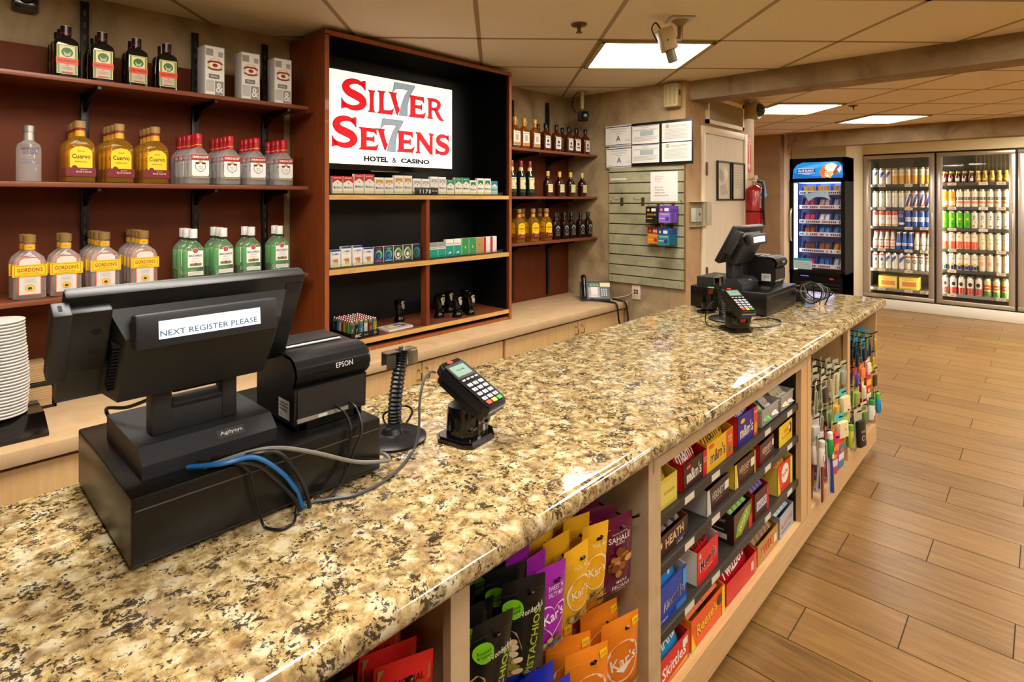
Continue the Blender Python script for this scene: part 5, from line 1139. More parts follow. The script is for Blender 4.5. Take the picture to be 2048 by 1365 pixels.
MB().card([('r', .060, .012, .146, .100, '#cfc9c2')] + [('r', .062, .018 + .0105 * k, .074, .0225 + .0105 * k, '#3b3b40') for k in range(8)] + [('r', .132, .018 + .0105 * k, .144, .0225 + .0105 * k, '#77767a') for k in range(8)] + [('r', .08, .03, .126, .095, '#ddd8d2')], F2).obj('key_labels', b)
MB().card([('r', .150, .100, .228, .136, '#e3cf9c')], F2, off0=.001).obj('paper_note', b)
for a in range(3):
    for c in range(4): MB().box(.156 + a * .017, .166 + a * .017, .024 + c * .0165, .033 + c * .0165, 0, .003, mat('#c9cad0', .4), 0, F2).obj('key', b)
m = MB(); m.tube(smooth_path([(.026, -.012, .030), (.026, .0, .062), (.026, .045, .125), (.026, .07, .165), (.026, .09, .172)], 5), [.016] + [.022] * 4 + [.019] * 12 + [.022] * 3 + [.016], mat('#15161a', .22, coat=.3), 14); m.obj('handset', t)
cable('black coiled handset cord hanging over the counter edge below the phone', [(3.56, 2.545, .765), (3.58, 2.49, .745), (3.60, 2.43, .742), (3.60, 2.37, .744), (3.60, 2.318, .735), (3.602, 2.305, .67), (3.61, 2.30, .60), (3.65, 2.29, .54), (3.70, 2.285, .56), (3.72, 2.295, .64), (3.715, 2.315, .735), (3.70, 2.35, .744), (3.70, 2.42, .75)], .0068, '#141416', 'phone_cord', 6, 'phone cords')

# beige wall sounder, clear cover box, vent, door, frames, dome camera, sign, extinguisher
t = thing('wall_sounder', 'beige ribbed box high on the side wall under the ceiling', 'alarm box')
m = MB(); m.box(XW - .07, XW - .0005, 1.885, 1.995, 2.172, 2.338, mat('#b7a878', .5), .006)
m.obj('case', t)
for k in range(3): MB().box(XW - .0725, XW - .069, 1.90 + .034 * k, 1.918 + .034 * k, 2.19, 2.32, mat('#a79766', .5)).obj('rib', t)
MB().box(XW - .05, XW - .03, 1.8835, 1.8855, 2.25, 2.29, BLACKP).obj('dark_slot', t)
t = thing('thermostat_cover', 'clear plastic cover over a white thermostat beside the door', 'thermostat')
Y0 = YD - .056
m = MB()
m.box(3.835, 4.085, Y0, Y0 + .003, 1.318, 1.498, CLEARP); m.box(3.835, 3.838, Y0, YD - .001, 1.318, 1.498, CLEARP); m.box(4.082, 4.085, Y0, YD - .001, 1.318, 1.498, CLEARP); m.box(3.835, 4.085, Y0, YD - .001, 1.495, 1.498, mat('#e6e2d4', .3)); m.box(3.835, 4.085, Y0, YD - .001, 1.318, 1.321, mat('#cfcabc', .3)); m.obj('clear_case', t)
m = MB(); m.box(3.86, 3.98, YD - .03, YD - .001, 1.35, 1.45, mat('#e0dccd', .45), .004); m.box(3.93, 3.95, YD - .032, YD - .0295, 1.395, 1.415, mat('#4a4a46', .4)); m.obj('thermostat', t)
d = MB(); DRM = wood('pale_door_veneer', '#d6c9b0', '#e0d5c0', (30, 30, 1.6), .5)
FRM = mat('#e2d3b6', .5)
d.box(4.021, 4.071, YD - .018, YD + .0, 0, 2.062, FRM, .003); d.box(4.821, 4.886, YD - .018, YD + .0, 0, 2.062, FRM, .003); d.box(4.071, 4.821, YD - .018, YD + .0, 2.008, 2.062, FRM, .002)
door = d.obj('door_1', None, 'pale wooden door in cream frame with two framed notices', 'door', kind='structure')
MB().box(4.073, 4.819, YD - .010, YD - .0005, .01, 2.006, DRM).obj('door_leaf', door)
for z in (1.74, .956, .25): MB().lathe([(-.05, .009), (.05, .009)], mat('#7a6a52', .35, .8), 10, Matrix.Translation((4.082, YD - .022, z))).obj('hinge', door)
MB().lathe([(0, .03), (.01, .03), (.02, .012), (.05, .012), (.055, .026), (.08, .022)], STEEL, 14, Matrix.Translation((4.77, YD - .0105, 1.0)) @ Matrix.Rotation(PI / 2, 4, 'X')).obj('handle', door)
for k, (x0, x1) in enumerate(((4.273, 4.53), (4.56, 4.815))):
    t = thing('wall_frame', ['thin black frame with crumpled foil notice on the door, nearer the hinges', 'thin black frame with typed notice on the door, nearer the fire sign'][k], 'frame', 'framed notices on the door')
    yy = YD - .0115
    m = MB(); 
    for a in ((x0, x0 + .012, 1.504, 1.813), (x1 - .012, x1, 1.504, 1.813)): m.box(a[0], a[1], yy - .014, yy, a[2], a[3], BLACKP)
    m.box(x0 + .012, x1 - .012, yy - .014, yy, 1.504, 1.516, BLACKP); m.box(x0 + .012, x1 - .012, yy - .014, yy, 1.801, 1.813, BLACKP); m.obj('frame', t)
    w2 = (x1 - x0) / 2
    it = [R4(w2 * 2 - .024, .285, '#cfc8b6')] + (lines(-.09, .09, .11, 9, .02, '#9a9384', .004) if k else [('p', [(-.08, .1), (.02, .05), (-.03, -.02), (-.09, .02)], '#a8a294'), ('p', [(.02, .11), (.09, .06), (.05, .0), (.0, .05)], '#e6e2d6'), ('p', [(-.08, -.04), (.03, -.02), (.08, -.1), (-.05, -.12)], '#b5ae9e')])
    MB().card(it, Matrix.Translation(((x0 + x1) / 2, yy - .004, 1.6585)) @ FRONT).obj('notice', t)
t = thing('vent_grille', 'louvred air vent with cream frame above the door', 'vent')
x0, x1, z0, z1 = 4.10, 4.80, 2.085, 2.30
m = MB(); k_ = mat('#d6c6a0', .45)
m.box(x0, x1, YD - .022, YD - .0005, z0, z0 + .03, k_); m.box(x0, x1, YD - .022, YD - .0005, z1 - .03, z1, k_); m.box(x0, x0 + .03, YD - .022, YD - .0005, z0, z1, k_); m.box(x1 - .03, x1, YD - .022, YD - .0005, z0, z1, k_); m.obj('frame', t)
MB().box(x0 + .03, x1 - .03, YD - .004, YD - .0005, z0 + .03, z1 - .03, mat('#3a2f22', .8)).obj('dark_back', t)
lv = MB().box(-.005, .005, 0, .016, z0 + .03, z1 - .03, mat('#b9a680', .45)).mesh('louvre')
for k in range(22): obj('louvre', lv, t, loc=(x0 + .042 + k * .0290, YD - .021, 0), rz=.5)
t = thing('dome_camera', 'beige wall mounted dome camera with dark dome beside the beam', 'camera', None, (4.93, YD - .001, 2.268))
MX = Matrix.Rotation(PI / 2, 4, 'X')
MB().lathe([(0, .062), (.03, .070), (.06, .080), (.085, .080), (.095, .074)], mat('#a89878', .45), 26, MX).obj('housing', t)
MB().lathe([(.093, .060), (.115, .054), (.132, .040), (.142, .02), (.145, .004)], mat('#121214', .08, coat=.5), 22, MX).obj('dome', t)
t = thing('fire_sign', 'red vertical sign reading fire with white arrow beside the door', 'sign', None, (4.958, YD - .001, 1.90))
m = MB(); m.box(-.05, .05, -.002, 0, -.15, .15, mat('#c23a2e', .45)); m.obj('plate', t)
MB().card([('r', -.042, .085, .042, .142, '#e8e0d4'), ('r', -.039, .088, .039, .139, '#c23a2e'), ('t', 'FIRE', 0, .118, .026, '#e8e0d4', .066), ('t', 'EXTINGUISHER', 0, .095, .008, '#e8e0d4', .07), ('r', -.008, -.09, .008, .08, '#e8e0d4'), ('p', [(-.034, -.08), (0, -.142), (.034, -.08), (0, -.095)], '#e8e0d4')], Matrix.Translation((0, -.002, 0)) @ FRONT).obj('print', t)
t = thing('fire_extinguisher', 'red fire extinguisher with black hose and blue tag on the wall end', 'extinguisher', None, (4.885, 1.785, 1.283))
RD = mat('#a8141c', .22, coat=.4)
MB().lathe([(0, .058), (.006, .066), (.30, .066), (.325, .058), (.342, .035), (.35, .02)], RD, 28).obj('cylinder', t)
m = MB(); m.lathe([(.348, .018), (.375, .018)], STEEL, 14); m.box(-.012, .012, -.045, .02, .372, .384, STEEL, .002); m.box(-.010, .010, -.075, .0, .392, .404, STEEL, .002, rotm((0, 0, 0), 0, -.12)); m.lathe([(0, .016), (.008, .016)], mat('#e8e4dc', .3), 14, Matrix.Translation((-.018, -.012, .385)) @ Matrix.Rotation(PI / 2, 4, 'X')); m.box(-.016, .016, -.02, .01, .405, .43, mat('#d8d0c8', .4), .003); m.obj('valve', t)
MB().tube(smooth_path([(-.005, -.03, .378), (-.025, -.075, .36), (-.025, -.08, .25), (-.02, -.079, .15), (-.014, -.082, .06)], 6), .011, BLACK, 8).obj('hose', t)
MB().tube([(-.014, -.082, .07), (-.012, -.084, .01)], [.009, .013], BLACKP, 10).obj('nozzle', t)
MB().lathe([(.12, .0675), (.135, .0675)], BLACKP, 28).obj('strap', t)
MB().card([('r', -.036, .16, .036, .29, '#d6cdbb'), ('r', -.03, .25, .03, .28, '#8a4a3a'), ('r', -.028, .17, .0, .24, '#6a675f'), ('r', .006, .17, .03, .24, '#a9a598')], Matrix.Translation((0, -.066, 0)) @ FRONT, .066).obj('label', t)
m = MB(); m.box(0, .055, -.002, 0, -.14, 0, mat('#6f9ad0', .5), 0, Matrix.Translation((.035, -.05, .36)) @ Matrix.Rotation(-.5, 4, 'Y')); m.obj('blue_tag', t)
MB().box(-.05, .05, .06, .073, .2, .26, BLACKP).obj('wall_bracket', t)
# ceiling things
t = thing('box_camera', 'beige box camera pointing down from a swivel mount below the bright ceiling panel', 'camera', None, (2.475, 1.245, ZC - .0025))
BG = mat('#b39b6a', .45)
MB().box(-.055, .055, -.055, .055, -.006, 0, mat('#c9c4ac', .4, .3), .001, Matrix.Rotation(PI / 4, 4, 'Z')).obj('ceiling_plate', t)
m = MB(); m.lathe([(-.03, .016), (-.014, .03), (-.006, .04)], mat('#9c8550', .5), 16); m.obj('mount_cone', t)
MB().tube(smooth_path([(0, 0, -.02), (0, .0, -.075), (-.01, .005, -.1), (-.05, .02, -.09), (-.07, .01, -.085)], 5), .013, mat('#8e7c54', .4, .4), 10).obj('swivel_arm', t)
CMX = Matrix.Translation((-.09, .02, -.11)) @ Matrix.Rotation(-.81, 4, 'Z') @ Matrix.Rotation(-.28, 4, 'Y')
m = MB(); m.box(-.032, .032, -.034, .034, -.050, .052, BG, .004, CMX); c = m.obj('camera_body', t)
m = MB(); m.lathe([(-.105, .021), (-.10, .0225), (-.052, .0225), (-.05, .018)], mat('#77755c', .4), 18, CMX); m.lathe([(-.106, .017), (-.105, .017)], mat('#141416', .1), 16, CMX); m.obj('lens', c)
MB().tube(smooth_path([CMX @ Vector(v) for v in ((-.02, -.02, .05), (-.035, -.02, .085), (-.06, -.02, .06), (-.05, -.02, .0))], 6), .0035, BLACK, 6).obj('cable_loop', c)
MB().box(-.012, -.004, -.0352, -.0338, -.012, -.004, mat('#5a1e18', .4), 0, CMX).obj('red_badge', c)
t = thing('corner_camera', 'small black camera on a cream post in the ceiling corner', 'camera', None, (3.615, 2.642, ZC - .003))
MB().lathe([(-.005, .045), (0, .045)], mat('#c7b78c', .5), 16).obj('ceiling_plate', t)
MB().lathe([(-.135, .013), (-.10, .013), (-.10, .016), (-.005, .016)], mat('#cdbf96', .5), 12).obj('post', t)
CM = Matrix.Translation((.0, -.01, -.195)) @ Matrix.Rotation(-.85, 4, 'Z')
m = MB(); m.tube([(0, 0, -.13), (0, -.004, -.16)], .008, STEEL, 8); m.obj('swivel', t)
m = MB(); m.box(-.04, .04, -.03, .045, -.038, .038, BLACKP, .012, CM); m.lathe([(.03, .03), (.055, .03), (.06, .022)], GLOSSB, 18, CM @ Matrix.Translation((.01, 0, 0)) @ Matrix.Rotation(PI / 2, 4, 'X')); m.lathe([(.0595, .014), (.062, .010)], mat('#6a8aa0', .05), 14, CM @ Matrix.Translation((.01, 0, 0)) @ Matrix.Rotation(PI / 2, 4, 'X')); m.obj('camera_body', t)
MB().tube(smooth_path([(-.035, .03, -.17), (-.065, .045, -.12), (-.06, .04, -.05), (-.03, .02, -.012)], 6), .004, BLACK, 6).obj('cable', t)
def sprinkler(x, y, label):
    t = thing('sprinkler', label, 'sprinkler', 'ceiling sprinklers', (x, y, ZC - .0025))
    MB().lathe([(-.010, .02), (-.006, .036), (0, .038)], mat('#6d5a3a', .35, .6), 20).obj('cup', t)
    m = MB(); m.lathe([(-.035, .008), (-.01, .010)], mat('#6d5a3a', .35, .6), 10); m.lathe([(-.040, .016), (-.037, .016)], mat('#7d6a44', .35, .6), 14); m.obj('head', t)
sprinkler(2.212, 1.635, 'brass sprinkler head on the nearer ceiling left of the light panel')
sprinkler(5.845, 1.264, 'brass sprinkler head on the ceiling beyond the beam')
t = thing('wall_camera', 'small black square camera with chrome frame high on the left wall', 'camera', None, (.312, YB - .0005, 2.295))
m = MB(); m.box(-.04, .04, -.05, 0, -.05, .05, mat('#4a4742', .25, .6), .006); m.obj('case', t)
m = MB(); m.box(-.034, .034, -.053, -.049, -.044, .044, GLOSSB, .002); m.lathe([(.052, .026), (.060, .022), (.0605, .012)], mat('#050507', .08, coat=.5), 20, Matrix.Rotation(PI / 2, 4, 'X')); m.obj('lens', t)
# ================================================================ pegs and hanging snack bags in the open bays
PEGM = mat('#2a2320', .3, .6)
def peg_mesh(ln):
    return MB().tube(smooth_path([(0, ln, .018), (0, ln * .5, .010), (0, ln * .14, 0), (0, ln * .06, .006), (0, 0, .020)], 4), .0034, PEGM, 6).box(-.010, .010, ln - .006, ln, -.03, .03, PEGM).lathe([(0, .0042), (.003, .0042)], CHROME, 8, Matrix.Translation((0, .0, .021)))
PEGC = {}
def bay_peg(x, ytip, z, label):
    ln = YBK - .014 - ytip
    k = round(ln, 3)
    if k not in PEGC: PEGC[k] = peg_mesh(ln).mesh('display_peg')
    return obj('display_peg', PEGC[k], None, label, 'peg', 'wire pegs in the counter bays', (x, ytip, z - .021))
NUT = ['#c9a56a', '#a8793a', '#e0c08a', '#8a5a2a']
def heart(r, cy, c, sx=1.0): return ('p', [(r * sx * math.sin(t) ** 3, cy + r * .82 * (math.cos(t) - .38 * math.cos(2 * t) - .14 * math.cos(3 * t) - .06 * math.cos(4 * t))) for t in [2 * PI * i / 26 for i in range(26)]], c)
def nuts(cx, cy, rx, ry, n, cols, seed, sz=.007):
    q = random.Random(seed); out = []
    for i in range(n):
        a = q.uniform(0, 2 * PI); d = math.sqrt(q.random())
        out.append(('e', cx + rx * d * math.cos(a), cy + ry * d * math.sin(a), sz * q.uniform(.7, 1.3), sz * q.uniform(.5, .9), cols[i % len(cols)]))
    return out
def strip(w, l, c): return [('r', -w / 2, l / 2 - .022, w / 2, l / 2 - .021, c), ('r', -w / 2, -l / 2 + .012, w / 2, -l / 2 + .013, c)]
BAGS = {
 'pist': ('black pistachio bag', .098, .205, '#121212', [('p', [(-.046, -.094), (-.046, .0), (-.036, .012), (-.02, .004), (-.008, -.03), (-.012, -.094)], '#b99a68')] + nuts(-.028, -.045, .016, .04, 16, ['#d6bd8c', '#c2a06a', '#e3cfa6', '#8f8a3a'], 3, .010) + [('t', '*PISTACHIOS', .014, -.02, .016, '#9fbf2a', .14, PI / 2 - .12), ('t', 'Wonderful', .006, .050, .012, '#e6e4dc', .056, .18)] + [('e', -.030, .058, .020, .020, '#7cc41e'), ('t', 'Roasted', -.03, .061, .006, '#27420a', .026, .3), ('t', '& Salted', -.03, .053, .006, '#27420a', .026, .3)] + strip(.098, .205, '#3a3a3a')),
 'purp': ('purple sweet and salty mix bag', .090, .180, '#9a1fa0', [('t', "SWEET 'N", .004, .050, .010, '#ead6ea', .044), ('t', 'SALTY MIX', .004, .037, .010, '#ead6ea', .044), heart(.040, -.012, '#efe2ee'), heart(.036, -.012, '#a012a6'), ('t', "*Kar's", .0, -.006, .024, '#f4ecf2', .056, .22)] + nuts(0, -.066, .038, .012, 16, ['#b0762e', '#3a6ac0', '#3f8f3a', '#c9a56a', '#7a4a1e'], 5, .008) + strip(.09, .18, '#c46cc8')),
 'yell': ('yellow trail mix bag', .084, .185, '#eab01e', [('t', 'TRAIL MIX', .004, .050, .009, '#f6e3a0', .05), ('e', 0, -.012, .036, .042, '#f7ecc4'), ('e', 0, -.012, .032, .038, '#e7a912'), ('t', "*Kar's", 0, -.008, .022, '#f6ecd0', .052, .15)] + nuts(0, -.066, .036, .012, 18, ['#8a7a4a', '#c9b07a', '#5a4a2a', '#b8904a'], 7, .007) + strip(.084, .185, '#f4cc5a')),
 'saha': ('maroon maple pecan bag', .112, .200, '#5c0f34', [('t', '*SAHALE', 0, .052, .015, '#ece0d8', .070), ('t', 'SNACKS', 0, .040, .006, '#ece0d8', .03), ('t', 'SNACK BETTER', 0, .066, .004, '#d8c0b0', .05)] + nuts(.0, -.004, .036, .030, 22, ['#9a5a2a', '#7a4218', '#b8763a', '#d0a060'], 9, .012) + [('t', 'MAPLE', 0, -.052, .008, '#ece0d8', .034), ('t', 'PECANS', 0, -.066, .012, '#ece0d8', .058), ('t', 'GLAZED MIX', 0, -.078, .004, '#d8b0a0', .034)] + strip(.112, .2, '#7a2a50')),
 'oran': ('orange peanut mix bag', .118, .205, '#e8841c', [('e', 0, -.004, .052, .056, '#f7ead2'), ('e', 0, -.004, .046, .050, '#e67a14'), ('t', "*Kar's", 0, .0, .032, '#f8efe0', .078, .18), ('p', [(-.026, -.022), (.03, -.006), (.0, -.034)], '#f8efe0'), ('r', .030, .076, .052, .092, '#f0c820'), ('t', '2 FOR', .041, .084, .006, '#b04a14', .018)] + nuts(0, -.08, .05, .012, 18, ['#c9a56a', '#9a6a2a', '#e0c08a'], 11, .008) + strip(.118, .205, '#f0a850')),
 'blue': ('blue snack mix bag', .112, .200, '#1f2fb4', [('e', 0, -.01, .05, .054, '#e6e8f4'), ('e', 0, -.01, .044, .048, '#1c2aa0'), ('t', "*Kar's", 0, -.006, .03, '#f0f0f6', .074, .18)] + strip(.112, .2, '#4a5ad0')),
 'redj': ('red original jerky bag', .105, .190, '#c8201c', [('p', [(-.046, .088), (-.046, .052), (-.02, .046), (.02, .046), (.046, .052), (.046, .088)], '#8a6a36'), ('t', 'ORIGINAL', 0, .066, .012, '#2a120c', .066), ('r', -.03, -.02, .03, .034, '#17110f'), ('t', "JACK", 0, .018, .014, '#ece4d8', .046), ('t', "LINK'S", 0, -.002, .014, '#ece4d8', .046)] + nuts(0, -.055, .036, .02, 10, ['#5a2010', '#7a3018'], 13, .012)),
 'blkj': ('black jerky bag with red stripe', .105, .190, '#141012', [('r', -.052, -.07, .052, -.03, '#a81a1c'), ('p', [(-.02, .062), (.0, .072), (.012, .062), (.0, .056), (.01, .048), (-.01, .052)], '#ddd6ca'), ('t', 'JACK', -.004, .032, .018, '#ddd6ca', .062, .1), ('t', "LINK'S", 0, .006, .018, '#ddd6ca', .066, .1), ('t', 'BEEF JERKY', 0, -.05, .010, '#e6ddd0', .07)]),
}
def hang(kind, x, ytip, ztop, n, pitch, bay, col, seed, first=.012):
    nm, w, l, c, it = BAGS[kind]; q = random.Random(seed); yaw = q.uniform(-.42, -.08)
    me = pack_mesh(kind, w, l, .032, c, it)
    for k in range(n):
        o = obj('snack_bag', me)
        y = ytip + first + .015 + pitch * k
        o.location = (x + q.uniform(-.004, .004), y, ztop - l / 2 + .020 - .004 * 0)
        o.rotation_euler = (q.uniform(-.04, .04) + .06, q.uniform(-.07, .07), yaw + q.uniform(-.07, .07))
        o['label'] = '%s, %s peg, %s, %s from the front' % (nm, col, bay, ORD[k]); o['category'] = 'snack bag'; o['group'] = nm + 's'
# nut bay (second bay)
rowU = [('pist', .760, .75, .700, 4, 'first upper'), ('pist', .852, .745, .735, 3, 'second upper'), ('purp', .945, .75, .712, 4, 'third upper'), ('yell', 1.040, .755, .713, 4, 'fourth upper'), ('yell', 1.118, .76, .722, 4, 'fifth upper'), ('saha', 1.205, .755, .712, 3, 'sixth upper')]
for i, (k, x, y, z, n, col) in enumerate(rowU):
    bay_peg(x, y, z, 'chrome tipped peg of the %ss, %s in the nut bay' % (BAGS[k][0].split(' bag')[0] + ' bag', col.split()[0])); hang(k, x, y, z, n, .052, 'nut bay', col, 20 + i)
bay_peg(1.262, .745, .722, 'empty wire peg with two black clips beside the maroon bags')
rowL = [('pist', .745, .75, .46, 3, 'first lower'), ('blue', .858, .76, .455, 3, 'second lower'), ('blue', .955, .75, .452, 3, 'third lower'), ('oran', 1.085, .755, .450, 3, 'fourth lower'), ('oran', 1.228, .755, .452, 4, 'fifth lower')]
for i, (k, x, y, z, n, col) in enumerate(rowL):
    bay_peg(x, y, z, 'wire peg in the lower row of the nut bay, %s from the left' % ORD[i]); hang(k, x, y, z, n, .055, 'nut bay', col, 40 + i)
# jerky bay (first bay)
for i, (k, x, y, z, n, col) in enumerate([('redj', .570, .765, .725, 6, 'last'), ('blkj', .450, .77, .72, 5, 'middle'), ('redj', .335, .77, .72, 4, 'next'), ('blkj', .22, .77, .72, 3, 'first')]):
    bay_peg(x, y, z, 'wire peg of jerky bags, upper row, the %s one' % col); hang(k, x, y, z, n, .045, 'jerky bay', col, 60 + i)
for i, (k, x) in enumerate([('blkj', .59), ('redj', .47), ('blkj', .35)]):
    bay_peg(x, .77, .46, 'lower wire peg of jerky bags, %s in the first bay' % ORD[i]); hang(k, x, .77, .46, 3, .05, 'jerky bay', ORD[i] + ' lower', 70 + i)

# ---- small personal care goods on pegs (fourth and fifth bay)
def good(kind, c1, c2):
    m = MB()
    card_ = lambda w, l, c: m.box(-w / 2, w / 2, 0, .0015, -l, .012, mat(c, .5))
    if kind == 'file':        # pale card with long tool under a clear bubble
        card_(.036, .125, c1); m.box(-.008, .008, -.008, 0, -.115, -.025, mat(c2, .4), .003); m.box(-.014, .014, -.0012, 0, -.018, -.006, mat('#3a362c', .5))
    elif kind == 'card':
        card_(.050, .105, c1); m.box(-.018, .018, -.012, 0, -.095, -.035, mat(c2, .4), .004); m.card([('r', -.02, -.03, .02, -.012, c2), ('r', -.015, -.008, .015, -.004, '#4a463c')])
    elif kind == 'brush':
        card_(.030, .20, c1); m.tube([(0, -.008, -.19), (0, -.010, -.10), (0, -.008, -.03)], [.007, .006, .004], mat(c2, .3), 8); m.box(-.006, .006, -.018, -.006, -.05, -.02, mat('#e8e4dc', .5))
    elif kind == 'bottle':
        m.lathe([(-.105, .016, .012), (-.10, .018, .013), (-.04, .018, .013), (-.03, .014, .011)], mat(c1, .3), 14, Matrix.Translation((0, -.014, 0))); m.lathe([(-.03, .0145, .012), (-.006, .0135, .011)], mat(c2, .35), 14, Matrix.Translation((0, -.014, 0))); m.box(-.012, .012, 0, .0015, -.05, .012, mat('#cfc6a8', .5)); m.card([('r', -.012, -.085, .012, -.055, '#e8efe8')], Matrix.Translation((0, -.0272, 0)) @ FRONT)
    elif kind == 'pouch':
        m.box(-.034, .034, -.004, .004, -.17, .01, mat(c1, .35), .0035); m.card([('r', -.028, -.06, .028, -.03, c2), ('r', -.026, -.13, .026, -.1, '#f0dce4'), ('e', 0, -.085, .016, .010, c2)], Matrix.Translation((0, -.0045, 0)) @ FRONT)
    elif kind == 'swabs':
        card_(.070, .03, '#4fb8b4'); m.box(-.034, .034, -.022, 0, -.085, -.018, mat('#e2cf9c', .5), .006)
        for q in range(9): m.box(-.031 + q * .0068, -.0265 + q * .0068, -.0235, -.0215, -.084, -.02, mat('#efe0b6', .5))
    elif kind == 'comb':
        card_(.028, .20, '#d8d6cf'); m.box(-.011, .011, -.006, 0, -.195, -.05, mat(c1, .4), .004); m.box(-.006, .006, -.005, 0, -.06, -.02, mat(c1, .4), .002)
    elif kind == 'dark':
        card_(.062, .17, '#b9b29c'); m.box(-.028, .028, -.022, 0, -.165, -.04, mat(c1, .35), .008); m.card([('e', 0, -.12, .014, .012, '#c9c4b8'), ('e', 0, -.12, .011, .009, c1), ('t', 'SHOE', 0, -.09, .010, '#c9c4b8', .03)], Matrix.Translation((0, -.0222, 0)) @ FRONT)
    return m.mesh('care_item')
GC = {}
def goods(bay, rowname, z, ytip, items, x0, x1):
    ytip -= .035
    n = len(items)
    for i, (kind, c1, c2, cnt, desc) in enumerate(items):
        x = x0 + (x1 - x0) * (i + .5) / n
        bay_peg(x, ytip, z, 'wire peg of the %s bay, %s row, %s from the left' % (bay, rowname, ORD[i]))
        if (kind, c1, c2) not in GC: GC[(kind, c1, c2)] = good(kind, c1, c2)
        for k in range(cnt):
            o = obj('care_item', GC[(kind, c1, c2)], None, '%s %s from the front, %s peg, %s row, %s bay' % (ORD[k], desc, ORD[i], rowname, bay), 'toiletry', desc + ' pegs', (x + R.uniform(-.003, .003), ytip + .018 + .034 * k, z - .008), R.uniform(-.35, .25))
            o.rotation_euler.x = R.uniform(-.05, .08); o.scale = (1.25, 1.1, 1.12)
goods('fourth', 'top', .690, .765, [('file', '#cfc8a8', '#8d8a78', 6, 'nail file card'), ('card', '#c2bda2', '#3a3a34', 6, 'clipper card'), ('file', '#d6cfae', '#b9b08a', 6, 'long emery card'), ('file', '#d9d2b0', '#c9bf94', 6, 'cream emery card'), ('card', '#bdb79a', '#9a9a90', 5, 'tweezer card')], 2.73, 3.31)
goods('fourth', 'second', .545, .77, [('card', '#d4d2cc', '#b9b6b0', 4, 'grey clipper card'), ('file', '#cfcabc', '#8a8780', 5, 'silver file card'), ('card', '#a9b88a', '#6f7f4a', 4, 'green pad card'), ('card', '#d8d09a', '#c9a23a', 4, 'yellow pad card'), ('swabs', '#e2cf9c', '#4fb8b4', 3, 'teal topped swab pack')], 2.73, 3.31)
goods('fourth', 'third', .455, .755, [('bottle', '#e6e2da', '#d0ccc4', 3, 'white travel bottle'), ('bottle', '#2f9a4a', '#e8e8e0', 3, 'green travel bottle'), ('card', '#e0c02a', '#c8322a', 3, 'yellow and red tube card'), ('swabs', '#e2cf9c', '#4fb8b4', 4, 'cream swab pack'), ('card', '#c9c06a', '#7fae3a', 3, 'lime pad card')], 2.73, 3.31)
goods('fourth', 'bottom', .392, .745, [('comb', '#7a2020', '#7a2020', 3, 'maroon handled comb'), ('brush', '#d8d4cc', '#2a4a9c', 3, 'blue toothbrush'), ('pouch', '#d81e6a', '#f0a020', 4, 'pink razor pouch'), ('pouch', '#1f7fc0', '#e0572a', 4, 'blue razor pouch'), ('bottle', '#b9c83a', '#7fae3a', 2, 'lime travel bottle')], 2.73, 3.31)
goods('fifth', 'top', .735, .755, [('card', '#1f88a8', '#1a2a34', 6, 'teal battery card')] * 0 + [('card', '#1c86aa', '#16222c', 6, 'teal battery card'), ('card', '#1f8fb0', '#1c1c20', 6, 'teal topped charger card'), ('card', '#2a94b4', '#2a2a30', 6, 'teal headphone card'), ('card', '#1d86a6', '#c9a820', 6, 'teal and gold battery card')], 3.42, 3.98)
goods('fifth', 'second', .625, .76, [('card', '#d2562e', '#3a4ab0', 5, 'orange and blue lighter card'), ('card', '#dd6a34', '#e0884a', 5, 'orange tag card'), ('card', '#d8764a', '#e6d6c0', 5, 'peach tag card'), ('card', '#3a4a58', '#d0b020', 4, 'dark card with yellow print')], 3.42, 3.98)
goods('fifth', 'third', .525, .755, [('card', '#cfc890', '#8aa84a', 4, 'green pad packet'), ('card', '#e0cf7a', '#d8d2b8', 4, 'yellow plaster packet'), ('pouch', '#c81e4a', '#f0c02a', 4, 'crimson balm pouch'), ('card', '#e6b81c', '#3a3220', 5, 'yellow and black pen card')], 3.42, 3.98)
goods('fifth', 'bottom', .385, .75, [('dark', '#201f1e', '#201f1e', 3, 'black shoe shine pack'), ('card', '#cfc8a0', '#5f7a3a', 3, 'olive soap card'), ('bottle', '#e2e8e0', '#2f9a4a', 3, 'white bottle with green cap'), ('bottle', '#2f93c0', '#5fc02a', 3, 'blue bottle with lime cap')], 3.42, 3.98)
